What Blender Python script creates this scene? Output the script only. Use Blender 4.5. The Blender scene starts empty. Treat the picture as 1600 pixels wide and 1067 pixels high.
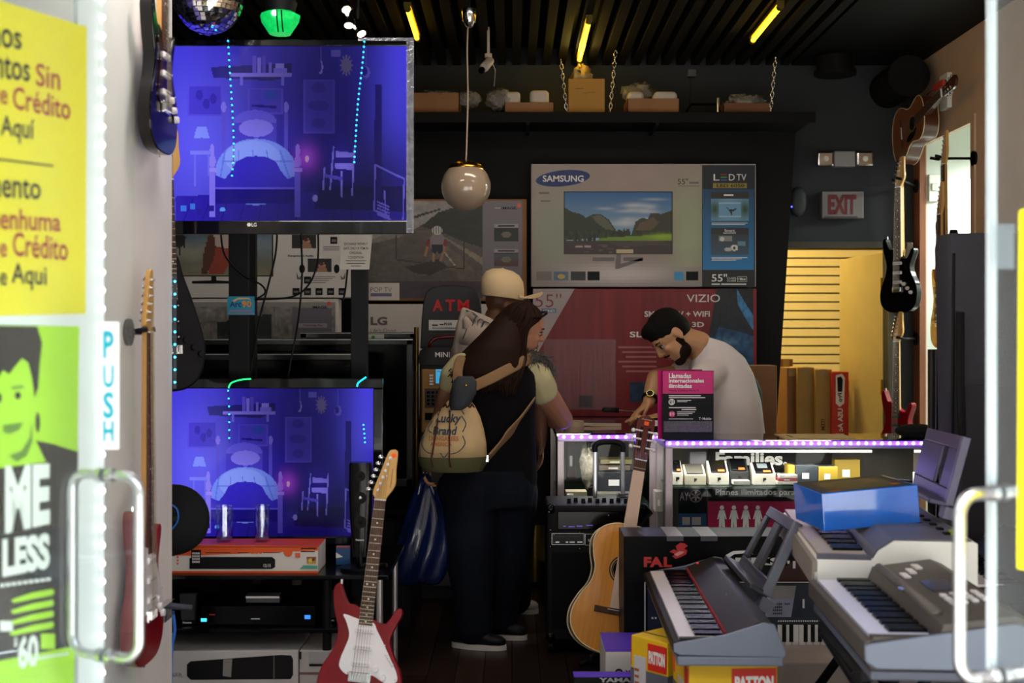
import bpy, bmesh, math, random
import numpy as np
from mathutils import Vector, Matrix
random.seed(7); rng = np.random.default_rng(7)
SC = bpy.context.scene; COL = SC.collection
V = Vector; PI = math.pi
# ---------------------------------------------------------------- camera
F = 1930.0; CZ = 1.5; HY = 525.0            # focal length in px (1600 wide), eye height, horizon row
cd = bpy.data.cameras.new('camera'); cam = bpy.data.objects.new('camera', cd); COL.objects.link(cam)
cam.location = (0, 0, CZ); cam.rotation_euler = (PI/2, 0, 0)
cd.sensor_width = 36; cd.lens = F/1600*36; cd.shift_y = -(533.5-HY)/1600
cd.clip_start = .05; cd.clip_end = 200
cd.dof.use_dof = True; cd.dof.focus_distance = 6.2; cd.dof.aperture_fstop = 2.8
SC.camera = cam
# ---------------------------------------------------------------- world, large lights, exposure
w = bpy.data.worlds.new('world'); SC.world = w; w.use_nodes = True
bg = w.node_tree.nodes['Background']; bg.inputs[0].default_value = (.86, .93, 1, 1); bg.inputs[1].default_value = 7.0
SC.view_settings.view_transform = 'Standard'; SC.view_settings.look = 'None'
SC.view_settings.exposure = 0.0; SC.view_settings.gamma = 1; SC.view_settings.use_curve_mapping = False

def light(name, kind, loc, energy, col=(1, 1, 1), size=.3, sy=None, rot=(0, 0, 0)):
    l = bpy.data.lights.new(name, kind); l.energy = energy; l.color = col
    if kind == 'AREA':
        l.shape = 'RECTANGLE'; l.size = size; l.size_y = sy or size
    elif kind in ('POINT', 'SPOT'): l.shadow_soft_size = size
    o = bpy.data.objects.new(name, l); COL.objects.link(o); o.location = loc; o.rotation_euler = rot
    return o
sun = bpy.data.lights.new('street_sun', 'SUN'); sun.energy = 26; sun.angle = .02; sun.color = (1, .96, .9); so_ = bpy.data.objects.new('street_sun', sun); COL.objects.link(so_); so_.rotation_euler = (math.radians(26), 0, math.radians(14))   # high sun on the pavement outside
# shop ceiling lamps (out of the frame above the counter, and over the keyboards)
light('shop_ceiling_lamp', 'AREA', (.3, 5.6, 3.25), 17, (1, .88, .74), 1.2, .3)
light('shop_ceiling_lamp', 'AREA', (-.9, 4.0, 3.25), 20, (1, .93, .85), .8, .3)
light('shop_ceiling_lamp', 'AREA', (1.6, 4.0, 3.25), 10, (1, .95, .9), .8, .3)
light('back_room_lamp', 'AREA', (1.7, 9.6, 3.0), 48, (1, .74, .26), .6, .6)
light('side_room_lamp', 'AREA', (3.6, 7.7, 2.7), 60, (.96, 1, .94), .5, .5)

# ---------------------------------------------------------------- helpers
def P(px, py, D): return V(((px-800)/F*D, D, CZ-(py-HY)/F*D))
def lin(c):
    if isinstance(c, str):
        c = c.lstrip('#'); c = [int(c[i:i+2], 16)/255 for i in (0, 2, 4)]
    return tuple((x/12.92 if x <= .04045 else ((x+.055)/1.055)**2.4) for x in c)
MATS = {}
def mat(name, col='#808080', rough=.5, metal=0, var=.08, scale=6, emit=0, ecol=None, coat=0, alpha=1, trans=0, bump=0, bscale=60, ior=1.45, stretch=None, spec=.5, sub=0):
    if name in MATS: return MATS[name]
    m = bpy.data.materials.new(name); m.use_nodes = True; nt = m.node_tree; N = nt.nodes; L = nt.links
    b = N['Principled BSDF']; c = lin(col)
    if max(c) < .02 and not metal: spec *= .4      # dull blacks
    tc = N.new('ShaderNodeTexCoord'); mp = N.new('ShaderNodeMapping'); L.new(tc.outputs['Object'], mp.inputs[0])
    if stretch: mp.inputs['Scale'].default_value = stretch
    nz = N.new('ShaderNodeTexNoise'); nz.inputs['Scale'].default_value = scale; nz.inputs['Detail'].default_value = 5
    L.new(mp.outputs[0], nz.inputs[0])
    cr = N.new('ShaderNodeValToRGB'); e = cr.color_ramp.elements
    e[0].position = .3; e[1].position = .7
    e[0].color = tuple(max(0, x*(1-var)) for x in c)+(1,); e[1].color = tuple(min(1, x*(1+var)) for x in c)+(1,)
    L.new(nz.outputs[0], cr.inputs[0]); L.new(cr.outputs[0], b.inputs['Base Color'])
    b.inputs['Roughness'].default_value = rough; b.inputs['Metallic'].default_value = metal
    b.inputs['IOR'].default_value = ior; b.inputs['Specular IOR Level'].default_value = spec
    b.inputs['Coat Weight'].default_value = coat; b.inputs['Coat Roughness'].default_value = .05
    b.inputs['Transmission Weight'].default_value = trans; b.inputs['Alpha'].default_value = alpha
    if sub: b.inputs['Subsurface Weight'].default_value = sub; b.inputs['Subsurface Radius'].default_value = (.02, .008, .004)
    if emit:
        ec = lin(ecol) if ecol else c
        b.inputs['Emission Color'].default_value = ec+(1,); b.inputs['Emission Strength'].default_value = emit
    if bump:
        n2 = N.new('ShaderNodeTexNoise'); n2.inputs['Scale'].default_value = bscale; n2.inputs['Detail'].default_value = 4
        L.new(mp.outputs[0], n2.inputs[0]); bp = N.new('ShaderNodeBump'); bp.inputs['Strength'].default_value = bump; bp.inputs['Distance'].default_value = .01
        L.new(n2.outputs[0], bp.inputs['Height']); L.new(bp.outputs[0], b.inputs['Normal'])
    MATS[name] = m; return m
def pane_mat(name, tint=(1, 1, 1), gloss=.12, haze=0.0):
    """thin sheet of clear glass or plastic: straight-through view plus a fresnel-weighted mirror and a little dust"""
    if name in MATS: return MATS[name]
    m = bpy.data.materials.new(name); m.use_nodes = True; nt = m.node_tree; N = nt.nodes; L = nt.links
    N.remove(N['Principled BSDF']); out = N['Material Output']
    t = N.new('ShaderNodeBsdfTransparent'); t.inputs[0].default_value = tint+(1,)
    g = N.new('ShaderNodeBsdfGlossy'); g.inputs['Roughness'].default_value = .02
    ge = N.new('ShaderNodeNewGeometry'); dt = N.new('ShaderNodeVectorMath'); dt.operation = 'DOT_PRODUCT'; L.new(ge.outputs['Incoming'], dt.inputs[0]); L.new(ge.outputs['Normal'], dt.inputs[1])
    def mth(op, a_, b_=None):
        n_ = N.new('ShaderNodeMath'); n_.operation = op
        for i_, q_ in enumerate((a_, b_)):
            if q_ is None: continue
            if isinstance(q_, (int, float)): n_.inputs[i_].default_value = q_
            else: L.new(q_, n_.inputs[i_])
        return n_.outputs[0]
    sch = mth('POWER', mth('SUBTRACT', 1.0, mth('ABSOLUTE', dt.outputs['Value'])), 5.0)      # Schlick reflectance, same on both faces
    mul = N.new('ShaderNodeMath'); mul.operation = 'MULTIPLY'; mul.inputs[1].default_value = gloss/.06; mul.use_clamp = True
    L.new(mth('ADD', mth('MULTIPLY', sch, .96), .04), mul.inputs[0])
    mx = N.new('ShaderNodeMixShader'); L.new(mul.outputs[0], mx.inputs[0]); L.new(t.outputs[0], mx.inputs[1]); L.new(g.outputs[0], mx.inputs[2])
    last = mx
    if haze:
        d = N.new('ShaderNodeBsdfDiffuse'); d.inputs[0].default_value = (.9, .93, .96, 1)
        nz = N.new('ShaderNodeTexNoise'); nz.inputs['Scale'].default_value = 3; ml = N.new('ShaderNodeMath'); ml.operation = 'MULTIPLY'; ml.inputs[1].default_value = haze*2
        L.new(nz.outputs[0], ml.inputs[0]); m2 = N.new('ShaderNodeMixShader'); L.new(ml.outputs[0], m2.inputs[0]); L.new(mx.outputs[0], m2.inputs[1]); L.new(d.outputs[0], m2.inputs[2]); last = m2
    L.new(last.outputs[0], out.inputs[0]); MATS[name] = m; return m
def print_mat(name, emit=0, rough=.45):
    """printed picture or lit screen: the colours are a colour attribute drawn in code"""
    if name in MATS: return MATS[name]
    m = bpy.data.materials.new(name); m.use_nodes = True; nt = m.node_tree; b = nt.nodes['Principled BSDF']
    a = nt.nodes.new('ShaderNodeVertexColor'); a.layer_name = 'ink'
    b.inputs['Roughness'].default_value = rough
    if emit:
        b.inputs['Specular IOR Level'].default_value = .15
        nt.links.new(a.outputs[0], b.inputs['Emission Color']); b.inputs['Emission Strength'].default_value = emit
        b.inputs['Base Color'].default_value = (.005, .005, .008, 1)
    else: nt.links.new(a.outputs[0], b.inputs['Base Color'])
    MATS[name] = m; return m

def frame_of(d):
    d = d.normalized(); a = V((0, 0, 1)) if abs(d.z) < .9 else V((1, 0, 0))
    x = a.cross(d).normalized(); return x, d.cross(x)
def catmull(pts, n=6, closed=True):
    out = []; k = len(pts); rngk = range(k) if closed else range(k-1)
    g = lambda i: V(pts[i % k]) if closed else V(pts[max(0, min(k-1, i))])
    for i in rngk:
        p0, p1, p2, p3 = g(i-1), g(i), g(i+1), g(i+2)
        for j in range(n):
            t = j/n
            out.append(.5*((2*p1)+(p2-p0)*t+(2*p0-5*p1+4*p2-p3)*t*t+(3*p1-p0-3*p2+p3)*t**3))
    if not closed: out.append(g(k-1))
    return out
class MB:
    def __init__(s): s.v = []; s.f = []
    def add(s, vs, fs, m=None):
        o = len(s.v); s.v += [(m @ V(p)) if m else V(p) for p in vs]; s.f += [tuple(i+o for i in f) for f in fs]; return s
    def hexa(s, a, b):     # two quads of 4 points each
        return s.add(list(a)+list(b), [(3, 2, 1, 0), (4, 5, 6, 7), (0, 1, 5, 4), (1, 2, 6, 5), (2, 3, 7, 6), (3, 0, 4, 7)])
    def box(s, c, size, m=None):
        x, y, z = c; a, b, h = size[0]/2, size[1]/2, size[2]/2
        vs = [(x-a, y-b, z-h), (x+a, y-b, z-h), (x+a, y+b, z-h), (x-a, y+b, z-h), (x-a, y-b, z+h), (x+a, y-b, z+h), (x+a, y+b, z+h), (x-a, y+b, z+h)]
        return s.add(vs, [(3, 2, 1, 0), (4, 5, 6, 7), (0, 1, 5, 4), (1, 2, 6, 5), (2, 3, 7, 6), (3, 0, 4, 7)], m)
    def bb(s, x0, x1, y0, y1, z0, z1, m=None): return s.box(((x0+x1)/2, (y0+y1)/2, (z0+z1)/2), (abs(x1-x0), abs(y1-y0), abs(z1-z0)), m)
    def rings(s, rs, cap=True, m=None, closed=False):
        n = len(rs[0]); vs = [p for r in rs for p in r]; fs = []
        k = len(rs)
        for i in range(k if closed else k-1):
            j2 = (i+1) % k
            for j in range(n):
                q = (j+1) % n; fs.append((i*n+j, i*n+q, j2*n+q, j2*n+j))
        if cap and not closed: fs += [tuple(range(n-1, -1, -1)), tuple((k-1)*n+j for j in range(n))]
        return s.add(vs, fs, m)
    def tube(s, pts, r, n=8, m=None, cap=True, flat=None):
        pts = [V(p) for p in pts]; k = len(pts)
        rr = r if isinstance(r, (list, tuple)) else [r]*k
        rs = []; x = None
        for i, p in enumerate(pts):
            d = (pts[min(i+1, k-1)]-pts[max(i-1, 0)])
            if d.length < 1e-9: d = V((0, 0, 1))
            d.normalize()
            if x is None: x, y = frame_of(d)
            else:
                x = (x-d*x.dot(d)); x = x.normalized() if x.length > 1e-6 else frame_of(d)[0]; y = d.cross(x)
            if flat:
                fx, fw, ft = V(flat[0]), flat[1], flat[2]
                fx = (fx-d*fx.dot(d)).normalized(); fy = d.cross(fx)
                rs.append([p+fx*fw, p+fy*ft, p-fx*fw, p-fy*ft] if n == 4 and False else [p+fx*(fw*math.copysign(abs(math.cos(a))**.4, math.cos(a)))+fy*(ft*math.copysign(abs(math.sin(a))**.6, math.sin(a))) for a in [2*PI*j/n for j in range(n)]])
            else: rs.append([p+(x*math.cos(2*PI*j/n)+y*math.sin(2*PI*j/n))*rr[i] for j in range(n)])
        return s.rings(rs, cap, m)
    def cyl(s, p0, p1, r0, r1=None, n=14, m=None): return s.tube([p0, p1], [r0, r0 if r1 is None else r1], n, m)
    def capsule(s, p0, r0, p1, r1, n=12):
        p0, p1 = V(p0), V(p1); d = (p1-p0); d = d.normalized() if d.length > 1e-6 else V((0, 0, 1))
        pts = []; rr = []
        for a in (-80, -50, -20): t = math.radians(a); pts.append(p0+d*r0*math.sin(t)); rr.append(r0*math.cos(t))
        pts.append(p0); rr.append(r0); pts.append(p1); rr.append(r1)
        for a in (20, 50, 80): t = math.radians(a); pts.append(p1+d*r1*math.sin(t)); rr.append(r1*math.cos(t))
        return s.tube(pts, rr, n)
    def chain(s, pts, rr, n=12):
        for i in range(len(pts)-1): s.capsule(pts[i], rr[i], pts[i+1], rr[i+1], n)
        return s
    def ell(s, c, r, axes=None, n=16, k=10):
        c = V(c); X, Y, Z = axes or (V((1, 0, 0)), V((0, 1, 0)), V((0, 0, 1)))
        rs = []
        for i in range(k+1):
            t = -PI/2+PI*i/k; t = max(-PI/2+.05, min(PI/2-.05, t))
            rs.append([c+X*(r[0]*math.cos(t)*math.cos(2*PI*j/n))+Y*(r[1]*math.cos(t)*math.sin(2*PI*j/n))+Z*(r[2]*math.sin(t)) for j in range(n)])
        return s.rings(rs)
    def lathe(s, prof, n=24, m=None, cap=True):
        return s.rings([[V((r*math.cos(2*PI*j/n), r*math.sin(2*PI*j/n), z)) for j in range(n)] for r, z in prof], cap, m)
    def prism(s, poly, y0, y1, m=None):    # polygon in x,z ; extruded along y
        k = len(poly); vs = [(p[0], y0, p[1]) for p in poly]+[(p[0], y1, p[1]) for p in poly]
        return s.add(vs, [tuple(range(k)), tuple(range(2*k-1, k-1, -1))]+[(i, i+k, (i+1) % k+k, (i+1) % k) for i in range(k)], m)
    def loft(s, rows, n=20, pw=.85):   # rows: (centre, half-width vector, half-depth vector)
        rs = []
        for c, a, b in rows:
            c, a, b = V(c), V(a), V(b)
            rs.append([c+a*math.copysign(abs(math.cos(t))**pw, math.cos(t))+b*math.copysign(abs(math.sin(t))**pw, math.sin(t)) for t in [2*PI*j/n for j in range(n)]])
        return s.rings(rs)
def mesh_obj(name, mb, material, smooth=False, bevel=0, seg=2):
    me = bpy.data.meshes.new(name); me.from_pydata([tuple(p) for p in mb.v], [], mb.f); me.validate()
    bm = bmesh.new(); bm.from_mesh(me); bmesh.ops.recalc_face_normals(bm, faces=bm.faces[:]); bm.to_mesh(me); bm.free()
    if material: me.materials.append(material)
    if smooth: me.shade_smooth()
    o = bpy.data.objects.new(name, me); COL.objects.link(o)
    if smooth == 'auto': 
        try: me.set_sharp_from_angle(angle=math.radians(40))
        except Exception: pass
    if bevel:
        b = o.modifiers.new('bevel', 'BEVEL'); b.width = bevel; b.segments = seg; b.limit_method = 'ANGLE'
    return o
class Thing:
    """a top-level thing: an Empty at its base, parts given in world or local coordinates"""
    def __init__(s, name, label, cat, loc=(0, 0, 0), M=None, group=None, kind=None):
        s.M = M if M is not None else Matrix.Translation(V(loc)); s.local = M is not None
        s.o = bpy.data.objects.new(name, None); COL.objects.link(s.o); s.o.matrix_world = s.M; s.o.empty_display_size = .05
        if kind: s.o['kind'] = kind
        if label: s.o['label'] = label
        if cat: s.o['category'] = cat
        if group: s.o['group'] = group
        s.inv = s.M.inverted()
    def part(s, name, mb, material, parent=None, smooth=False, bevel=0, label=None, seg=2, raw=False):
        if not s.local and not raw: mb.v = [s.inv @ p for p in mb.v]
        o = mesh_obj(name, mb, material, smooth, bevel, seg); o.parent = parent or s.o
        if label: o['label'] = label
        return o
    def adopt(s, o, parent=None):     # object built in world coordinates
        o.data.transform(s.inv); o.parent = parent or s.o; return o
def single(name, label, cat, mb, material, smooth=False, bevel=0, group=None, kind=None):
    o = mesh_obj(name, mb, material, smooth, bevel)
    # move the origin to the base centre
    vs = np.array([tuple(v.co) for v in o.data.vertices]); c = V(((vs[:, 0].min()+vs[:, 0].max())/2, (vs[:, 1].min()+vs[:, 1].max())/2, vs[:, 2].min()))
    o.data.transform(Matrix.Translation(-c)); o.location = c
    if label: o['label'] = label
    if cat: o['category'] = cat
    if group: o['group'] = group
    if kind: o['kind'] = kind
    return o
def copy_thing(src, M, label=None, group=None):
    r = src.copy(); COL.objects.link(r); r.matrix_world = M
    if label: r['label'] = label
    if group: r['group'] = group
    for ch in list(src.children):
        c = ch.copy(); COL.objects.link(c); c.parent = r
        for g in ch.children:
            d = g.copy(); COL.objects.link(d); d.parent = c
    return r
def remesh(o, vox, smooth=4, fac=.5):
    m = o.modifiers.new('remesh', 'REMESH'); m.mode = 'VOXEL'; m.voxel_size = vox; m.use_smooth_shade = True
    if smooth:
        k = o.modifiers.new('smooth', 'SMOOTH'); k.factor = fac; k.iterations = smooth
    return o
# ---- planes that printed marks lie on: pixel rays of the photograph's frame meet the real surface
class Pl:
    def __init__(s, pt, n): s.p = V(pt); s.n = V(n).normalized()
    def at(s, px, py, off=0):
        d = V(((px-800)/F, 1, -(py-HY)/F)); o = V((0, 0, CZ)); pp = s.p+s.n*off
        return o+d*((pp-o).dot(s.n)/d.dot(s.n))
def front(D): return Pl((0, D, 0), (0, -1, 0))
TXT = {}
def text_pts(body, bold=0, shear=0):
    key = (body, bold, shear)
    if key in TXT: return TXT[key]
    c = bpy.data.curves.new('lettering', 'FONT'); c.body = body; c.size = 1; c.offset = bold; c.shear = shear; c.resolution_u = 3; c.fill_mode = 'FRONT'
    o = bpy.data.objects.new('lettering', c); COL.objects.link(o)
    dg = bpy.context.evaluated_depsgraph_get(); e = o.evaluated_get(dg); me = bpy.data.meshes.new_from_object(e)
    vs = [tuple(v.co) for v in me.vertices]; fs = [tuple(p.vertices) for p in me.polygons]
    bpy.data.objects.remove(o); bpy.data.curves.remove(c); bpy.data.meshes.remove(me)
    a = np.array(vs); mn = a.min(0); sz = a.max(0)-mn; sz[sz == 0] = 1; a = (a-mn)/sz
    TXT[key] = (a, fs); return TXT[key]
def lettering(T, body, pl, rect, material, off=.002, bold=.02, parent=None, shear=0, rise=0, name='lettering', raw=None, curve=None):
    """rect = x0,y0,x1,y1 px of the word's own box ; rise = px the right end sits higher"""
    a, fs = text_pts(body, bold, shear); x0, y0, x1, y1 = rect; mb = MB()
    def pt(u, v):
        x, y = x0+u*(x1-x0), y1+v*(y0-y1)-rise*u
        return raw(u, v) if raw else pl.at(x, y, off)
    mb.add([pt(u, v) for u, v, _ in a], fs)
    return T.part(name, mb, material, parent)
def decal(T, name, pl, pts, material, off=.0015, parent=None, label=None):
    mb = MB(); mb.add([pl.at(x, y, off) for x, y in pts], [tuple(range(len(pts)))])
    return T.part(name, mb, material, parent, label=label)
def R4(x0, y0, x1, y1): return [(x0, y0), (x1, y0), (x1, y1), (x0, y1)]
def ellpts(cx, cy, rx, ry, n=28, rot=0):
    c, s = math.cos(rot), math.sin(rot)
    return [(cx+rx*math.cos(t)*c-ry*math.sin(t)*s, cy+rx*math.cos(t)*s+ry*math.sin(t)*c) for t in [2*PI*i/n for i in range(n)]]
def lines(T, pl, rects, material, off=.002, parent=None, name='small_print'):
    mb = MB()
    for r in rects: mb.add([pl.at(x, y, off) for x, y in R4(*r)], [(0, 1, 2, 3)])
    o = T.part(name, mb, material, parent)
    if len(rects) > 1: o['kind'] = 'stuff'      # tiny print, too small to pick apart
    return o
# ---- pictures drawn in code on a fine grid
class Pic:
    def __init__(s, nx, ny):
        s.nx, s.ny = nx, ny; u = (np.arange(nx)+.5)/nx; v = (np.arange(ny)+.5)/ny; s.u, s.v = np.meshgrid(u, v); s.c = np.zeros((ny, nx, 3))
    def fill(s, top, bot=None):
        a = np.array(lin(top)); b = np.array(lin(bot or top)); s.c[:] = a+(b-a)*s.v[..., None]; return s
    def paint(s, mask, col, a=1.0):
        col = np.array(lin(col)) if isinstance(col, str) else np.array(col); k = (np.asarray(mask, float)*a)[..., None]; s.c = s.c*(1-k)+col*k; return s
    def poly(s, pts, col, a=1.0):
        x, y = s.u, s.v; ins = np.zeros_like(x, bool); n = len(pts)
        for i in range(n):
            x0, y0 = pts[i]; x1, y1 = pts[(i+1) % n]
            if y0 == y1: continue
            c = ((y0 > y) != (y1 > y)) & (x < (x1-x0)*(y-y0)/(y1-y0)+x0); ins ^= c
        return s.paint(ins, col, a)
    def rect(s, x0, y0, x1, y1, col, a=1.0): return s.paint((s.u >= x0) & (s.u < x1) & (s.v >= y0) & (s.v < y1), col, a)
    def ell(s, cx, cy, rx, ry, col, a=1.0): return s.paint(((s.u-cx)/rx)**2+((s.v-cy)/ry)**2 < 1, col, a)
    def glow(s, cx, cy, rx, ry, col, a=1.0): return s.paint(np.exp(-(((s.u-cx)/rx)**2+((s.v-cy)/ry)**2)), col, a)
    def line(s, x0, y0, x1, y1, w, col, a=1.0):
        asp = s.ny/s.nx; dx, dy = x1-x0, (y1-y0)*asp; L2 = dx*dx+dy*dy+1e-12; t = np.clip(((s.u-x0)*dx+(s.v-y0)*asp*dy)/L2, 0, 1)
        return s.paint(((s.u-x0-t*dx)**2+((s.v-y0)*asp-t*dy)**2) < w*w, col, a)
    def noise(s, sc, amt, seed=0, sy=None):
        r = np.random.default_rng(seed); gx, gy = max(2, int(sc)), max(2, int(sy or sc)); g = r.random((gy+1, gx+1))
        x = s.u*gx; y = s.v*gy; i = x.astype(int); j = y.astype(int); fx = x-i; fy = y-j
        n = g[j, i]*(1-fx)*(1-fy)+g[j, np.minimum(i+1, gx)]*fx*(1-fy)+g[np.minimum(j+1, gy), i]*(1-fx)*fy+g[np.minimum(j+1, gy), np.minimum(i+1, gx)]*fx*fy
        s.c *= (1+(n-.5)*2*amt)[..., None]; return s
    def mesh(s, fn, name):
        nx, ny = s.nx, s.ny; vs = [tuple(fn(i/nx, j/ny)) for j in range(ny+1) for i in range(nx+1)]
        fs = [(j*(nx+1)+i, (j+1)*(nx+1)+i, (j+1)*(nx+1)+i+1, j*(nx+1)+i+1) for j in range(ny) for i in range(nx)]
        me = bpy.data.meshes.new(name); me.from_pydata(vs, [], fs)
        at = me.color_attributes.new('ink', 'FLOAT_COLOR', 'CORNER')
        c = np.ones((ny*nx, 4), np.float32); c[:, :3] = np.clip(s.c.reshape(-1, 3), 0, 1); at.data.foreach_set('color', np.repeat(c, 4, 0).ravel())
        return me
    def put(s, T, name, fn, material, parent=None, label=None):
        me = s.mesh(fn, name); me.materials.append(material); o = bpy.data.objects.new(name, me); COL.objects.link(o)
        T.adopt(o, parent)
        if label: o['label'] = label
        return o
def onpl(pl, rect, off=.002):
    x0, y0, x1, y1 = rect; return lambda u, v: pl.at(x0+u*(x1-x0), y0+v*(y1-y0), off)
PRINT = print_mat('printed_picture')
# ================================================================ ROOM
M_black = mat('black_paint', '#0b0b0c', .7, var=.15)
M_dgrey = mat('dark_grey_paint', '#23262b', .75, var=.08)
M_white = mat('white_wall_paint', '#f0e9e8', .6, var=.03)
M_beige = mat('beige_wall_paint', '#c3a488', .7, var=.05)
M_alu = mat('brushed_aluminium', '#c9c4c6', .35, .85, var=.05)
M_steel = mat('polished_steel', '#d8d8da', .18, 1, var=.03)
M_gloss = mat('glossy_black_plastic', '#08080a', .16, var=.2)
M_blk = mat('matt_black_plastic', '#0c0c0e', .5, var=.15)
M_card = mat('brown_cardboard', '#8a6242', .8, var=.1, bump=.1)
M_glass = pane_mat('clear_glass', (.97, 1, .99), .012)
M_doorglass = pane_mat('door_glass', (.93, .97, .97), .09, .02)
M_ink = mat('black_ink', '#131316', .5)
M_wink = mat('white_ink', '#e6e4e2', .5, var=.02)

def struct(name, mb, m, bevel=0): return single(name, None, None, mb, m, bevel=bevel, kind='structure')
XL, XR, YB, ZC = -2.25, 2.75, 8.4, 3.34
# floor: dark planks running into the shop
fl = struct('floor', MB().bb(XL, XR, 1.7, YB+3, -.12, -.012), mat('floor_joint', '#070505', .8)); fo = fl
M_plank = [mat('dark_wood_plank_%s' % k, c, .32, var=.35, scale=5, stretch=(9, .7, 1), bump=.08, bscale=30) for k, c in (('umber', '#241814'), ('walnut', '#1c1310'), ('brown', '#2b1c15'))]
pw = .125; nx = int((XR-XL)/pw)
pm = {}
for i in range(nx):
    y = 1.7-((i*.61) % 1.5)
    while y < YB+.2:
        y0, y1 = max(1.7, y), min(YB+.2, y+1.6)
        if y1-y0 > .1 and y1 > 4.6:
            L = round(y1-y0, 3); k = random.randrange(3)
            if (L, k) not in pm:
                q_ = mesh_obj('plank', MB().bb(-pw/2+.002, pw/2-.002, -L/2, L/2, -.011, 0), M_plank[k]); pm[(L, k)] = q_.data; bpy.data.objects.remove(q_)
            o = bpy.data.objects.new('plank', pm[(L, k)]); COL.objects.link(o); o.parent = fl
            o.location = V((XL+pw*(i+.5), (y0+y1)/2, 0))-fl.location
        y += 1.6
struct('pavement', MB().bb(-30, 30, -30, 1.7, -.12, -.002), mat('pavement_concrete', '#b5b1ab', .85, var=.1, bump=.2))
struct('wall_street_opposite', MB().bb(-40, 40, -13, -12, 0, 11), mat('street_facade_stone', '#6f675f', .8, var=.2, scale=1))
struct('ceiling', MB().bb(XL, XR+1.5, 1.6, YB+.1, ZC+.12, ZC+.3), M_black)
struct('wall_left', MB().bb(XL-.12, XL, 1.6, YB, 0, ZC+.2), M_dgrey)
# wall_back with doorway  (opening x 1.70 .. 2.556, up to z 2.10)
dx0, dx1, dz = 1.70, 2.556, 2.10
b = MB().bb(XL, dx0, YB, YB+.12, 0, ZC+.2).bb(dx1, XR+.15, YB, YB+.12, 0, ZC+.2).bb(dx0, dx1, YB, YB+.12, dz, ZC+.2)
struct('wall_back', b, M_dgrey)
struct('trim_1', MB().bb(dx0-.03, dx1+.03, YB-.02, YB, dz, dz+.04).bb(dx1, dx1+.035, YB-.02, YB, 0, dz), mat('door_trim', '#3a352c', .5))
# wall_right with the opening to the lit side room
oy0, oy1, oz = 7.38, 8.28, 2.78
b = MB().bb(XR, XR+.03, 1.6, oy0, 0, ZC+.02).bb(XR, XR+.03, oy1, YB, 0, ZC+.02).bb(XR, XR+.03, oy0, oy1, oz, ZC+.02)
struct('wall_right', b, M_beige)
struct('ceiling_soffit', MB().bb(1.9, XR+1.5, 1.6, YB+.1, ZC, ZC+.12), M_black)
M_wood = mat('orange_brown_wood', '#7a4a30', .5, var=.25, scale=4, stretch=(6, 6, .5))
struct('trim_2', MB().bb(XR-.02, XR+.02, oy1-.01, YB-.002, 0, oz+.0), M_wood)
struct('trim_3', MB().bb(XR-.012, XR+.02, oy0-.06, oy0, 0, oz+.04), M_beige)
M_room = mat('white_side_room', '#c9d0c8', .7, var=.02)
b = MB().bb(XR+.03, XR+1.5, oy1+.0, oy1+.08, 0, 3.0).bb(XR+1.4, XR+1.5, 6.6, oy1+.08, 0, 3.0).bb(XR+.03, XR+1.5, 6.5, 6.6, 0, 3.0).bb(XR+.03, XR+1.5, 6.5, oy1+.08, 3.0, 3.1).bb(XR+.03, XR+1.5, 6.5, oy1+.08, -.1, 0)
struct('wall_side_room', b, M_room)
struct('window_1', MB().bb(XR+.23, XR+.31, oy1-.03, oy1-.002, .3, 2.55), mat('lit_window_strip', '#f4fff6', .5, emit=5))
t = Thing('light_switch', 'white square switch box on the pale wall of the side room', 'switch', P(1447, 305, 8.27))
t.part('plate', MB().bb(2.785, 2.865, 8.25, 8.279, 2.40, 2.58), mat('switch_white', '#dfe2dc', .4), bevel=.006)
t.part('rocker', MB().bb(2.80, 2.85, 8.235, 8.25, 2.47, 2.52), mat('switch_rocker', '#cfd2cc', .4), bevel=.004)
# facade above and beside the doors
b = MB().bb(-6, 6, 1.45, 1.65, 2.82, 5).bb(-6, XL, 1.45, 1.65, 0, 2.95).bb(XR, 6, 1.45, 1.65, 0, 2.95).bb(-1.30, -1.18, 1.5, 1.62, 0, 2.95).bb(1.25, 1.37, 1.5, 1.62, 0, 2.95)
struct('wall_front', b, mat('facade_paint', '#3a3a3c', .7))
for i, (a, c) in enumerate(((XL, -1.30), (1.37, XR))): struct('window_%d' % (i+2), MB().bb(a, c, 1.55, 1.56, .05, 2.95), M_glass)
# white partition with the wall guitars
WX = -1.272
struct('wall_partition', MB().bb(WX-.10, WX, 1.66, 4.62, 0, ZC+.1), M_white)
# ceiling slats
M_slat = mat('dark_slat_wood', '#0d0906', .75, var=.4, scale=4, stretch=(8, .6, 8))
sl = Thing('ceiling_slats', None, None, (.2, 7.2, ZC), kind='structure')
me = None
for i in range(41):
    x = XL+.08+i*.1
    if me is None: o = sl.part('slat', MB().bb(-.027, .027, -2.6, 1.1, -.02, .05), M_slat, raw=True); me = o.data
    else: o = bpy.data.objects.new('slat', me); COL.objects.link(o); o.parent = sl.o
    o.location = (x-.2, 0, 0)
# ducts in the dark corner above the back door
t = Thing('ceiling_duct', 'black round air duct drum under the ceiling above the back door', 'duct', (2.12, 8.1, 3.3))
t.part('drum', MB().cyl((2.12, 8.1, 3.33), (2.12, 8.1, 3.22), .12, n=24).cyl((2.12, 8.1, 3.24), (2.12, 8.1, 3.21), .135, n=24), M_black, smooth='auto')
t = Thing('air_duct', 'large black round duct end beside the beige wall', 'duct', (2.6, 8.2, 3.0))
t.part('pipe', MB().cyl((2.55, 7.95, 3.17), (2.55, 8.38, 3.17), .125, n=28), M_black, smooth='auto')
t.part('flange', MB().cyl((2.55, 7.93, 3.17), (2.55, 7.95, 3.17), .135, n=28), M_black, smooth='auto')
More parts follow.
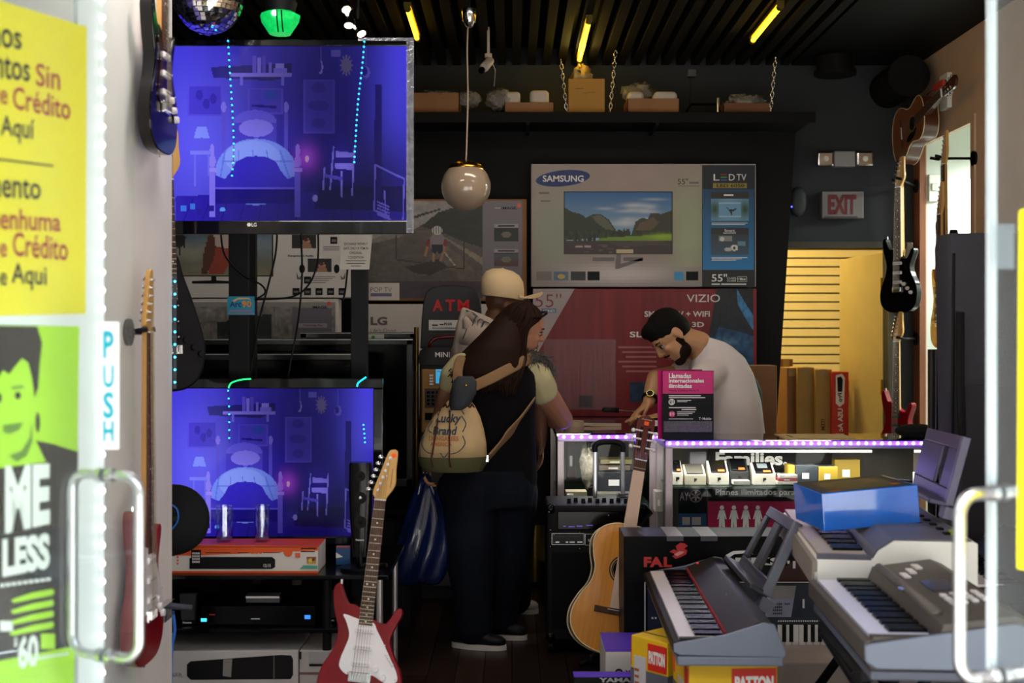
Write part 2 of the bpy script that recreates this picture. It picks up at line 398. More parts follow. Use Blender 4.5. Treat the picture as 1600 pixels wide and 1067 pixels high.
# back room
M_slatw = mat('cream_slatwall', '#e8d9a8', .5, var=.04)
st = Thing('wall_back_room', None, None, (2.0, 10.6, 0), kind='structure')
z = 2.62; i = 0
st.part('backing', MB().bb(.9, 3.6, 10.62, 10.7, 0, 3.2), mat('slatwall_groove', '#4a3b1e', .8))
while z > -.02:
    st.part('slat_panel', MB().bb(.9, 3.6, 10.585, 10.62, z+.006, z+.068), M_slatw); z -= .0752
struct('wall_back_room_side', MB().bb(3.6, 3.7, YB+.12, 10.7, 0, 3.2).bb(.8, .9, YB+.12, 10.7, 0, 3.2).bb(.8, 3.7, YB+.12, 10.7, 3.1, 3.2), M_slatw)
struct('floor_back_room', MB().bb(.9, 3.6, YB+.2, 10.6, -.012, .0), M_plank[0])
# open door leaf, hinged on the right jamb
d = Thing('door_1', None, None, (dx1-.02, YB+.1, 0), kind='structure')
h0, h1 = V((dx1-.005, YB+.10, 0)), V((2.475, 9.20, 0)); dn = (h1-h0).normalized(); nn = V((dn.y, -dn.x, 0))
def dq(a, off0, off1, z0, z1):
    p, q = h0+dn*a[0], h0+dn*a[1]
    return MB().hexa([p+nn*off0+V((0, 0, z0)), q+nn*off0+V((0, 0, z0)), q+nn*off0+V((0, 0, z1)), p+nn*off0+V((0, 0, z1))], [p+nn*off1+V((0, 0, z0)), q+nn*off1+V((0, 0, z0)), q+nn*off1+V((0, 0, z1)), p+nn*off1+V((0, 0, z1))])
d.part('leaf', dq((0, .80), 0, .04, .01, 2.075), mat('cream_door_paint', '#b5a676', .45, var=.05), bevel=.003)
kp = h1-dn*.06+V((0, 0, 1.16)); M_brass = mat('brass', '#c9982f', .25, 1)
kb = d.part('knob', MB().cyl(kp, kp-nn*.045, .012).ell(kp-nn*.055, (.03, .03, .03)), M_brass, smooth=True)
d.part('rose', MB().cyl(kp+nn*0, kp-nn*.008, .03), M_brass, kb, smooth='auto')
for zz in (.4, 1.15, 1.85): d.part('hinge', MB().cyl(h0+V((-.01, -.005, zz-.05)), h0+V((-.01, -.005, zz+.05)), .008), M_brass)
# back room boxes
def simple_carton(name, label, x0, x1, y0, y1, z0, z1, m, group=None, flaps=True, tape=True):
    t = Thing(name, label, 'box', ((x0+x1)/2, (y0+y1)/2, z0), group=group)
    t.part('carton', MB().bb(x0, x1, y0, y1, z0, z1), m, bevel=.004)
    if tape: t.part('tape', MB().bb((x0+x1)/2-.025, (x0+x1)/2+.025, y0-.0015, y1+.0015, z1-.06, z1+.0015), mat('packing_tape', '#a88a58', .3))
    return t
M_card2 = mat('tan_cardboard', '#b08d52', .8, var=.08)
def pxbox(name, label, px0, px1, py0, D, dep, z0, m, **k):
    a, b2 = P(px0, py0, D), P(px1, py0, D); return simple_carton(name, label, a.x, b2.x, D, D+dep, z0, a.z, m, **k)
bt = simple_carton('back_room_bench', 'low brown bench along the back room under tall cartons', 1.75, 2.44, 8.9, 9.7, 0, .55, mat('bench_wood', '#4a3420', .7), tape=False)
tt2 = pxbox('tall_carton', 'tall tan carton with ITEM print beside the red guitar box', 1274, 1300, 577, 9.0, .3, .55, M_card2)
pxbox('tall_carton', 'tall tan carton leaning between the ITEM carton and a darker carton', 1246, 1272, 574, 9.05, .3, .55, M_card2)
pxbox('dark_carton', 'narrow dark brown carton at the left of the back room doorway', 1230, 1245, 575, 9.1, .3, .55, M_card)
pxbox('flap_carton', 'open brown carton with raised flap in the back room doorway', 1218, 1239, 561, 9.42, .25, .55, M_card)
pl = front(9.0)
M_brownink = mat('brown_ink', '#4a3318', .6)
def vert_text(T, body, pl, x0, y0, x1, y1, m, bold=.02, off=.003, up=True):
    a, fs = text_pts(body, bold)
    f = (lambda u, v: (x0+(1-v)*(x1-x0), y0+u*(y1-y0))) if not up else (lambda u, v: (x0+v*(x1-x0), y1+u*(y0-y1)))
    f = (lambda u, v: (x1-v*(x1-x0), y0+u*(y1-y0))) if not up else f
    return T.part('lettering', MB().add([pl.at(*f(u, v), off) for u, v, _ in a], fs), m)
vert_text(tt2, 'ITEM', pl, 1283, 655, 1289, 672, M_brownink, up=False)
t = Thing('red_guitar_box', 'bright red upright guitar box with white slanted lettering in back room', 'box', P(1312, 670, 8.95))
a, c = P(1300, 581, 8.95), P(1326, 581, 8.95)
t.part('carton', MB().bb(a.x, c.x, 8.95, 9.05, .55, a.z), mat('red_box_print', '#c22a14', .45), bevel=.003)
pl = front(8.95)
decal(t, 'badge', pl, [(1306, 586), (1316, 584), (1320, 590), (1319, 630), (1312, 636), (1306, 630)], M_wink)
decal(t, 'badge_print', pl, [(1308, 590), (1314, 588), (1317, 593), (1316, 612), (1309, 612)], M_ink, .003)
vert_text(t, 'USA Ac', pl, 1309, 638, 1317, 674, M_wink, bold=.03, up=False)
vert_text(t, 'Pro', pl, 1309, 614, 1316, 628, M_ink, bold=.02, up=False)
# black display wall behind the TV cartons, leaning a little, with the shelf on top
pl = None
BW = 8.06
b = MB(); z1 = 2.835
xr_top, xr_bot = P(1243, 185, BW).x, P(1212, 680, BW).x; zb = 0
xr0 = xr_bot-(xr_top-xr_bot)*(P(0, 680, BW).z)/(2.9-P(0, 680, BW).z)
b.hexa([(XL+.02, BW, 0), (xr0, BW, 0), (xr_top, BW, z1), (XL+.02, BW, z1)], [(XL+.02, BW+.25, 0), (xr0, BW+.25, 0), (xr_top, BW+.25, z1), (XL+.02, BW+.25, z1)])
struct('wall_display', b, mat('black_display_wall', '#0a0909', .6, var=.2))
t = Thing('overhead_shelf', 'long black shelf above the TV cartons holding open boxes', 'shelf', (.3, 8.0, z1))
t.part('board', MB().bb(-1.3, xr_top+.02, 7.62, 8.36, z1+.002, z1+.03), M_black, bevel=.004)
t.part('front_lip', MB().bb(-1.3, xr_top+.02, 7.605, 7.62, z1-.02, z1+.045), M_black, bevel=.003)
for xx in (.1, .9): t.part('bracket', MB().bb(xx-.01, xx+.01, 7.65, 8.05, z1-.03, z1+.002), M_blk)
# back counter the cartons stand on
bc = Thing('back_counter', 'low black back counter under the stacked TV cartons', 'counter', (-.4, 7.9, 0))
bc.part('worktop', MB().bb(XL+.03, 1.60, 7.66, 8.05, .955, .985), mat('counter_laminate', '#1d191a', .3), bevel=.004)
for i in range(5): bc.part('cabinet_door', MB().bb(XL+.04+i*.765, XL+.04+i*.765+.755, 7.70, 7.72, .09, .95), M_blk, bevel=.004)
bc.part('carcass', MB().bb(XL+.04, 1.58, 7.72, 8.04, .09, .953), M_black)
bc.part('plinth', MB().bb(XL+.04, 1.58, 7.76, 8.04, 0, .09), M_black)
# ================================================================ GLASS DOORS
M_yel = mat('yellow_poster_paper', '#f7e81c', .5, var=.03)
M_lime = mat('lime_print', '#b6ee22', .5, var=.04)
M_dkprint = mat('poster_black', '#101612', .5)
M_red = mat('dark_red_ink', '#a8231f', .5)
M_teal = mat('teal_ink', '#17a3b8', .5)
M_vinyl = mat('white_vinyl', '#f4f6f8', .5, var=.01)
M_pull = mat('satin_steel', '#c8c8cc', .3, 1, var=.04)
def pull(T, edge, dirn, nrm, z0, z1, proj, r):
    """ring pull: one D each side of the pane, clamped through it"""
    for sgn, nm in ((1, 'pull_handle'), (-1, 'pull_handle')):
        n = nrm*sgn; c = proj*.42; pts = [edge+V((0, 0, z0))+n*.012]
        for k in range(9): a = PI/2*k/8; pts.append(edge+n*(proj-c+c*math.sin(a))+V((0, 0, z0+c-c*math.cos(a))))
        for k in range(9): a = PI/2*k/8; pts.append(edge+n*(proj-c+c*math.cos(a))+V((0, 0, z1-c+c*math.sin(a))))
        pts.append(edge+V((0, 0, z1))+n*.012)
        h = T.part(nm, MB().tube(pts, r, 16), M_pull, smooth=True)
        for z in (z0, z1): T.part('collar', MB().cyl(edge+n*.006+V((0, 0, z)), edge+n*.02+V((0, 0, z)), r*1.35, n=18), M_pull, h, smooth='auto')
# left door: free edge at E, swung into the shop
E = P(210, 525, 2.58); E.z = 0; ldir = V((-.41, -.912, 0)).normalized(); lhinge = E+ldir*.93
ln = V((ldir.y, -ldir.x, 0)); ln = ln if ln.x < 0 else -ln   # street face (towards the left/front)
lnf = -ln if (V((0, 0, 0))-E).dot(ln) < 0 else ln           # face turned to the camera
T = Thing('glass_door', 'open glass shop door with yellow and lime posters and ring pull', 'door', lhinge)
def slab(p0, p1, n, t, z0, z1): return MB().hexa([p0+V((0, 0, z0)), p1+V((0, 0, z0)), p1+V((0, 0, z1)), p0+V((0, 0, z1))], [p0-n*t+V((0, 0, z0)), p1-n*t+V((0, 0, z0)), p1-n*t+V((0, 0, z1)), p0-n*t+V((0, 0, z1))])
T.part('pane', slab(E, lhinge, lnf, .010, .02, 2.72), M_doorglass)
T.part('bottom_rail', slab(E+lnf*.008, lhinge+lnf*.008, lnf, .026, .0, .12), M_alu)
T.part('top_rail', slab(E+lnf*.008, lhinge+lnf*.008, lnf, .026, 2.72, 2.80), M_alu)
T.part('hinge_stile', slab(lhinge+lnf*.012, lhinge+ldir*.04+lnf*.012, lnf, .034, .0, 2.80), M_alu)
LP = Pl(E, lnf)
mid = LP.at(165, 525); mid.z = 0
pull(T, mid, ldir, lnf, LP.at(165, 1024).z, LP.at(165, 742).z, .088, .0105)
s_ = decal(T, 'push_sticker', LP, R4(154, 503, 186, 702), M_vinyl, .004, label='white vertical sticker reading PUSH in teal')
for ch, y0, y1 in (('P', 517, 560), ('U', 570, 606), ('S', 612, 654), ('H', 657, 690)): lettering(T, ch, LP, (161, y0, 178, y1), M_teal, .006, .03, s_)
# fixed side pane just behind the open door: it carries the two posters
LPd = LP; LP = Pl(E-lnf*.15, lnf); e0 = LP.at(162, 525); e0.z = 0; e1 = e0+ldir*.95
st_ = Thing('window_4', None, None, e1, kind='structure'); st_.part('pane', slab(e0, e1, lnf, .008, .02, 2.80), M_doorglass); e2 = LP.at(122, 525); e2.z = 0
st_.part('frame_post', slab(e0+lnf*.001, e2+lnf*.001, lnf, .012, .0, 2.82), M_vinyl)
st_.part('frame_bar', slab(e0+lnf*.0005, e1+lnf*.0005, lnf, .010, LP.at(0, 512).z, LP.at(0, 486).z), M_vinyl)
T = Thing('yellow_poster', 'bright yellow poster with black and red Spanish lettering beside the door', 'poster', LP.at(60, 490))
y = decal(T, 'sheet', LP, [(-140, -42), (136, 42), (134, 490), (-140, 497)], M_yel, .003)
K = dict(parent=y)
def slant(body, x0, yt0, yb0, x1, yt1, yb1, m, bold=.015, parent=None, nm='lettering', off=.005):
    a, fs = text_pts(body, bold)
    f = lambda u, v: (x0+u*(x1-x0), (yb0+(yb1-yb0)*u)*(1-v)+(yt0+(yt1-yt0)*u)*v)
    return T.part(nm, MB().add([LP.at(*f(u, v), off) for u, v, _ in a], fs), m, parent)
slant('mos', -25, 34, 72, 34, 52, 78, M_ink, parent=y)
slant('ntos', -8, 82, 122, 47, 96, 128, M_ink, parent=y)
slant('Sin', 56, 98, 134, 94, 104, 142, M_red, parent=y)
slant('e', 0, 140, 162, 12, 142, 164, M_red, parent=y)
slant('Crédito', 20, 134, 170, 110, 152, 188, M_red, parent=y)
slant('Aquí', 1, 180, 220, 54, 186, 228, M_ink, parent=y)
decal(T, 'rule', LP, [(-60, 240), (84, 258), (84, 261), (-60, 243)], M_ink, .005, parent=y)
slant('mento', -22, 270, 308, 64, 282, 312, M_ink, parent=y)
slant('nenhuma', -14, 322, 358, 95, 332, 362, M_red, parent=y)
slant('e', 0, 380, 402, 11, 380, 402, M_red, parent=y)
slant('Crédito', 20, 362, 400, 106, 370, 408, M_red, parent=y)
slant('e', 0, 426, 446, 11, 426, 446, M_ink, parent=y)
slant('Aqui', 18, 410, 452, 73, 416, 455, M_ink, parent=y)
# lime poster
T = Thing('lime_poster', 'lime green poster with a smiling portrait and white lettering', 'poster', LP.at(60, 1067))
g = decal(T, 'sheet', LP, [(-140, 505), (124, 510), (114, 1200), (-140, 1230)], M_lime, .003)
hair = [(-60, 508), (58, 510), (66, 535), (62, 570), (60, 605), (54, 622), (50, 590), (44, 566), (34, 560), (24, 572), (14, 585), (5, 578), (-10, 600), (-60, 600)]
decal(T, 'printed_hair', LP, hair, M_dkprint, .0042, g)
decal(T, 'printed_earring', LP, ellpts(59, 660, 3.6, 16, 12), M_dkprint, .0042, g)
decal(T, 'printed_eye', LP, ellpts(28, 618, 5, 6, 12), M_dkprint, .0042, g)
decal(T, 'printed_eye', LP, ellpts(-2, 622, 5, 8, 12), M_dkprint, .0042, g)
M_limedk = mat('dark_lime_print', '#5f8f10', .5)
decal(T, 'printed_brow', LP, [(18, 604), (36, 602), (37, 606), (18, 609)], M_limedk, .0042, g)
decal(T, 'printed_lips', LP, [(5, 664), (36, 660), (30, 672), (14, 678), (5, 676)], M_limedk, .0042, g)
decal(T, 'printed_chin_shade', LP, [(14, 712), (34, 704), (46, 684), (50, 660), (51, 690), (42, 712), (26, 722)], M_limedk, .0042, g)
decal(T, 'printed_jacket', LP, [(56, 688), (84, 694), (122, 706), (120, 760), (118, 840), (112, 1010), (-140, 1060), (-140, 800), (-60, 740), (10, 730), (72, 722)], M_dkprint, .0042, g)
M_glow = mat('white_poster_ink', '#f6faf2', .5, var=.01)
slant('ME', 8, 728, 834, 78, 724, 818, M_glow, .05, g, off=.006)
slant('LESS', 4, 842, 902, 78, 832, 888, M_glow, .05, g, off=.006)
lines(T, LP, [(0+i*9, 912-i*1.2, 7+i*9, 917-i*1.2) for i in range(9)], M_glow, .006, g)
for k in range(4):
    yy = 934+k*17
    decal(T, 'printed_stripe', LP, [(20-k, yy+2), (50, yy-8), (82, yy-14), (85, yy-9), (82, yy-4), (50, yy+2), (22-k, yy+8), (18-k, yy+5)], M_lime, .006, g)
slant('$', 22, 996, 1012, 27, 995, 1011, M_glow, .03, g, off=.006)
slant('60', 28, 994, 1046, 60, 990, 1040, M_glow, .04, g, off=.006)
lines(T, LP, [(64, 990, 86, 1014)], M_lime, .006, g, 'printed_block')
lines(T, LP, [(60+i*6, 1026-i, 65+i*6, 1030-i) for i in range(8)]+[(0, 970, 20, 986)], M_glow, .006, g)
decal(T, 'printed_lime_foot', LP, [(-60, 1068), (60, 1056), (66, 1040), (90, 1046), (112, 1034), (110, 1190), (-60, 1200)], M_lime, .0055, g)
decal(T, 'lime_strip', LP, [(108, 826), (119, 822), (118, 940), (112, 960), (104, 950)], M_lime, .007)
# right door
E2 = P(1543, 525, 2.27); E2.z = 0; rdir = V((.36, -.933, 0)).normalized(); rh = E2+rdir*.93
rn = V((rdir.y, -rdir.x, 0)); rnf = rn if (-E2).dot(rn) > 0 else -rn
T = Thing('glass_door', 'open glass shop door with ring pull and yellow sheet, beside the keyboards', 'door', rh)
T.part('pane', slab(E2, rh, rnf, .010, .02, 2.72), M_doorglass)
T.part('edge_strip', slab(E2-rdir*.003, E2+rdir*.010, rnf, .012, .02, 2.72), mat('glass_edge', '#dfe9ee', .2, alpha=.85))
T.part('bottom_rail', slab(E2+rnf*.008, rh+rnf*.008, rnf, .026, 0, .12), M_alu)
T.part('top_rail', slab(E2+rnf*.008, rh+rnf*.008, rnf, .026, 2.72, 2.80), M_alu)
T.part('hinge_stile', slab(rh+rnf*.012, rh+rdir*.04+rnf*.012, rnf, .034, 0, 2.80), M_alu)
RP = Pl(E2, rnf); m2 = RP.at(1560, 525); m2.z = 0
pull(T, m2, rdir, rnf, RP.at(1560, 1056).z, RP.at(1560, 770).z, .088, .0115)
y = decal(T, 'poster', RP, [(1592, 330), (1660, 300), (1660, 900), (1589, 888)], M_yel, .003, label='yellow sheet stuck to the glass door')
n = decal(T, 'notice', RP, R4(1548, 350, 1585, 420), mat('grey_paper', '#8d9098', .6), -.012, label='small grey notice sheet')
lines(T, RP, [(1552, 358+i*7, 1580, 360+i*7) for i in range(8)], M_ink, -.014, n)
# LED strip on the partition edge and the white light strip near the door
def led_strip(name, label, p0, p1, n, nrm, m_led, m_tape, w=.006, r=.004, group=None):
    t = Thing(name, label, 'light strip', p0, group=group); d = (p1-p0).normalized(); nrm = V(nrm).normalized(); s = d.cross(nrm)
    q = [p0+s*w, p1+s*w, p1-s*w, p0-s*w]; t.part('tape', MB().hexa(q, [x+nrm*.002 for x in q]), m_tape)
    me = None
    for i in range(n):
        c = p0+(p1-p0)*((i+.5)/n)+nrm*.004
        if me is None:
            o = t.part('led', MB().ell((0, 0, 0), (r, r, r), n=8, k=6), m_led, smooth=True, raw=True); me = o.data
        else: o = bpy.data.objects.new('led', me); COL.objects.link(o); o.parent = t.o
        o.location = t.inv @ c
    return t
M_cyanled = mat('cyan_led', '#38d8ff', emit=9); M_tape = mat('led_tape', '#2a2f3c', .4); M_wled = mat('white_led', '#f4fbff', emit=14)
led_strip('led_strip', 'short cyan LED strip down the edge of the white partition', P(272, 430, 4.63)+V((.003, 0, 0)), P(272, 607, 4.63)+V((.003, 0, 0)), 9, (.3, -1, 0), M_cyanled, M_tape)
q0, q1 = LP.at(158, 1150, .002), LP.at(158, -100, .002)
led_strip('led_strip', 'long white LED strip glowing beside the yellow poster', q0, V((q0.x, q0.y, q1.z)), 44, lnf, M_wled, M_vinyl, .006, .005)
# ================================================================ GUITARS
# local frame: +x right, +z up the neck, front face looks to -y ; bridge at the origin
def XZ(pts, n=5): return [(p.x, p.y) for p in catmull([V((a, b, 0)) for a, b in pts], n)]
STRAT = [(-.045, .252), (-.075, .258), (-.098, .30), (-.111, .328), (-.130, .318), (-.134, .288), (-.122, .225), (-.101, .156), (-.112, .09), (-.146, .02), (-.157, -.045), (-.140, -.105), (-.085, -.142), (0, -.150), (.085, -.142), (.138, -.105), (.155, -.045), (.148, .023), (.112, .09), (.096, .14), (.112, .19), (.130, .235), (.121, .256), (.103, .246), (.085, .212), (.067, .196), (.028, .205)]
GUARD = [(-.086, .218), (-.072, .19), (-.056, .145), (-.066, .10), (-.078, .06), (-.078, .027), (-.05, .004), (-.03, .012), (.04, .010), (.08, -.008), (.112, -.02), (.138, -.003), (.134, .025), (.117, .055), (.077, .121), (.045, .17), (.027, .196), (-.03, .205)]
HEAD6 = [(.020, .0), (.022, .010), (.050, .060), (.047, .12), (.046, .180), (.040, .193), (.026, .193), (.010, .180), (-.012, .10), (-.031, .030), (-.022, .008), (-.020, 0)]
PAD = [(-.036, .335), (-.10, .38), (-.118, .40), (-.135, .36), (-.13, .29), (-.105, .2), (-.112, .11), (-.15, .02), (-.16, -.06), (-.13, -.14), (-.06, -.17), (.06, -.165), (.14, -.12), (.16, -.04), (.14, .05), (.105, .13), (.10, .2), (.12, .27), (.115, .31), (.09, .30), (.06, .26), (.035, .25)]
M_rose = mat('rosewood', '#4a2a1c', .45, var=.35, scale=12, stretch=(6, 6, .4))
M_maple = mat('maple_neck', '#cf9f5a', .35, var=.1, scale=6, stretch=(4, 4, .4), coat=.4)
M_fret = mat('nickel_fret', '#cfc9b8', .25, 1); M_chrome = mat('chrome', '#e4e4e6', .12, 1, var=.02)
M_pearl = mat('white_plastic', '#e9e3e6', .3, var=.02, coat=.3)
M_dot = mat('pearl_dot', '#e8e4dc', .3)
def electric(name, label, M, body_m, guard_m=None, neck_m=M_maple, board_m=M_rose, group=None, scale=.648, outline=STRAT, tuners_left=True, head_m=None, sticker=None, detail=True, cat='guitar'):
    T = Thing(name, label, cat, M=M, group=group); th = .042
    b = T.part('body', MB().prism(XZ(outline), -.0, th), body_m, smooth='auto', bevel=.009, seg=3)
    fy = -.001
    if guard_m:
        g = T.part('pickguard', MB().prism(XZ(GUARD, 4), -.0035, .001), guard_m, smooth='auto')
        for x, z in ((-.083, .213), (-.056, .145), (-.076, .06), (-.045, .01), (.03, .194), (.08, .12), (.118, .055), (.132, .0)): T.part('screw', MB().cyl((x, -.005, z), (x, -.0034, z), .0025, n=8), M_chrome, g)
    for k, z in enumerate((.165, .105, .045)):
        pk = T.part('pickup', MB().bb(-.036, .036, -.011, .0, z-.010, z+.010), M_pearl if guard_m else M_blk, bevel=.004)
        if detail:
            for i in range(6): T.part('pole_piece', MB().cyl((-.025+i*.01, -.0125, z), (-.025+i*.01, -.0105, z), .003, n=8), M_steel, pk)
    br = T.part('bridge', MB().bb(-.042, .042, -.010, .0, -.022, .016), M_chrome, bevel=.003)
    for i in range(6): T.part('saddle', MB().bb(-.030+i*.0105, -.0215+i*.0105, -.017, -.009, -.016, .012), M_chrome, br, bevel=.002)
    for i, (x, z) in enumerate(((.055, .032), (.085, .004), (.112, -.022))):
        kn = T.part('knob', MB().cyl((x, -.004, z), (x, -.016, z), .0125, .0105, n=20), M_pearl if guard_m else M_blk, smooth='auto')
    N = scale
    nw = lambda z: .0275-(.0275-.0215)*(max(0, z)/N)
    T.part('neck', MB().hexa([(-nw(.18), .002, .18), (nw(.18), .002, .18), (nw(.18)*.7, .024, .18), (-nw(.18)*.7, .024, .18)], [(-nw(N), .002, N), (nw(N), .002, N), (nw(N)*.7, .020, N), (-nw(N)*.7, .020, N)]), neck_m, bevel=.004)
    fb = T.part('fretboard', MB().hexa([(-nw(.185), -.007, .185), (nw(.185), -.007, .185), (nw(.185), .0025, .185), (-nw(.185), .0025, .185)], [(-nw(N), -.004, N), (nw(N), -.004, N), (nw(N), .0025, N), (-nw(N), .0025, N)]), board_m)
    zf = lambda k: N*(2**(-k/12.0))
    for k in range(1, 22):
        z = zf(k); yy = -.007+.003*(z-.185)/(N-.185)
        T.part('fret', MB().bb(-nw(z), nw(z), yy-.0015, yy+.001, z-.0011, z+.0011), M_fret, fb)
    if detail:
        for k in (3, 5, 7, 9, 12, 15, 17, 19, 21):
            z = (zf(k)+zf(k-1))/2; yy = -.0078+.003*(z-.185)/(N-.185)
            for dx in ((-.012, .012) if k == 12 else (0,)): T.part('inlay_dot', MB().cyl((dx, yy, z), (dx, yy+.002, z), .0032, n=10), M_dot, fb)
    T.part('nut', MB().bb(-.0215, .0215, -.0075, .002, N-.002, N+.003), M_pearl)
    h = T.part('headstock', MB().prism([(x, z+N) for x, z in XZ(HEAD6, 3)], .002, .017), head_m or neck_m, smooth='auto', bevel=.002)
    for i in range(6):
        t = i/5; x = -.020+t*.032; z = N+.036+t*.125
        tu = T.part('tuner', MB().cyl((x+.008, -.010, z), (x+.008, .003, z), .0035, n=10).cyl((x+.008, -.001, z), (x+.008, .002, z), .0062, n=10).cyl((x-.004, .012, z), (x-.026, .012, z+.002), .003, n=8).ell((x-.031, .012, z+.002), (.010, .004, .0075), n=10, k=6), M_chrome, h, smooth='auto')
        T.part('string', MB().tube([(-.0265+i*.0105, -.0175, 0), (-.018+i*.0072, -.0085, N), (x+.008, -.006, z)], .0005+.0001*(5-i), 4), M_fret)
    T.part('string_tree', MB().cyl((.016, -.004, N+.09), (.016, .003, N+.09), .004, n=8), M_chrome, h)
    for s, (x, z) in (('top', outline[3] if outline is STRAT else outline[2]), ('end', (0, -.150 if outline is STRAT else -.168))): T.part('strap_button', MB().cyl((x, .02, z-.004), (x, .02, z+.014 if s == 'top' else z-.014), .006, n=10), M_chrome)
    if sticker: T.part('sticker', MB().cyl((.033, .0005, N+.172), (.033, .0025, N+.172), .009, n=14), sticker, h)
    return T
def axis_frame(bridge, nut, yaw=0, L=.648):
    """front looks roughly to the camera; neck along bridge->nut"""
    z = (nut-bridge); s = z.length/L; z.normalize()
    y = V((math.sin(yaw), math.cos(yaw), 0)); x = y.cross(z).normalized(); y = z.cross(x)
    M = Matrix((x, y, z)).transposed().to_4x4(); M.translation = bridge
    return M @ Matrix.Scale(s, 4), s
M_redbody = mat('candy_red_lacquer', '#7e0716', .28, var=.25, scale=3, coat=.2, stretch=(3, 3, .7), spec=.25)
M_osticker = mat('orange_sticker', '#ff5a1e', .5)
Ms, s = axis_frame(P(562, 1057, 4.38), P(594, 781, 4.50), .05)
st = electric('electric_guitar', 'candy red electric guitar with white pickguard standing on the floor', Ms, M_redbody, M_pearl, sticker=M_osticker)
# maker's script on the head and pickguard: too small to read, a fine squiggle
def squiggle(T, p0, p1, y, amp, m, n=9, r=.0007):
    p0, p1 = V((p0[0], y, p0[1])), V((p1[0], y, p1[1])); s = (p1-p0).normalized().cross(V((0, 1, 0)))
    return T.part('maker_script', MB().tube([p0+(p1-p0)*(k/(2*n))+s*(amp*((k % 2)*2-1)*(1.6 if k == 1 else .8)) for k in range(2*n+1)], r, 4), m, raw=True)
squiggle(st, (.034, .648+.05), (.034, .648+.12), .0008, .003, M_ink)
squiggle(st, (.085, .085), (.117, .045), -.0045, .003, M_ink, 5)
# stand
gt = Thing('guitar_stand', 'black tubular stand holding the red electric guitar', 'stand', (P(562, 1180, 4.45).x, 4.52, 0))
bp_ = Ms @ V((0, .03, -.16)); top = Ms @ V((0, .05, .40)); bx = bp_.x
gt.part('post', MB().tube([(bx, 4.62, .20), top+V((0, .045, 0))], .010, 10), M_blk, smooth=True)
for sx in (-1, 1):
    gt.part('leg', MB().tube([(bx, 4.62, .24), (bx+sx*.10, 4.48, .10), (bx+sx*.2, 4.32, .012)], .010, 10), M_blk, smooth=True)
    gt.part('cradle_arm', MB().tube([(bx, 4.60, .16), bp_+V((sx*.07, .02, -.028)), bp_+V((sx*.07, -.06, -.028)), bp_+V((sx*.07, -.075, .0))], .008, 8), M_blk, smooth=True)
gt.part('leg', MB().tube([(bx, 4.62, .22), (bx, 4.80, .012)], .010, 10), M_blk, smooth=True)
gt.part('neck_fork', MB().tube([top+V((-.045, -.0, .0)), top+V((-.04, .04, 0)), top+V((.04, .04, 0)), top+V((.045, 0, 0))], .006, 8), M_blk, smooth=True)

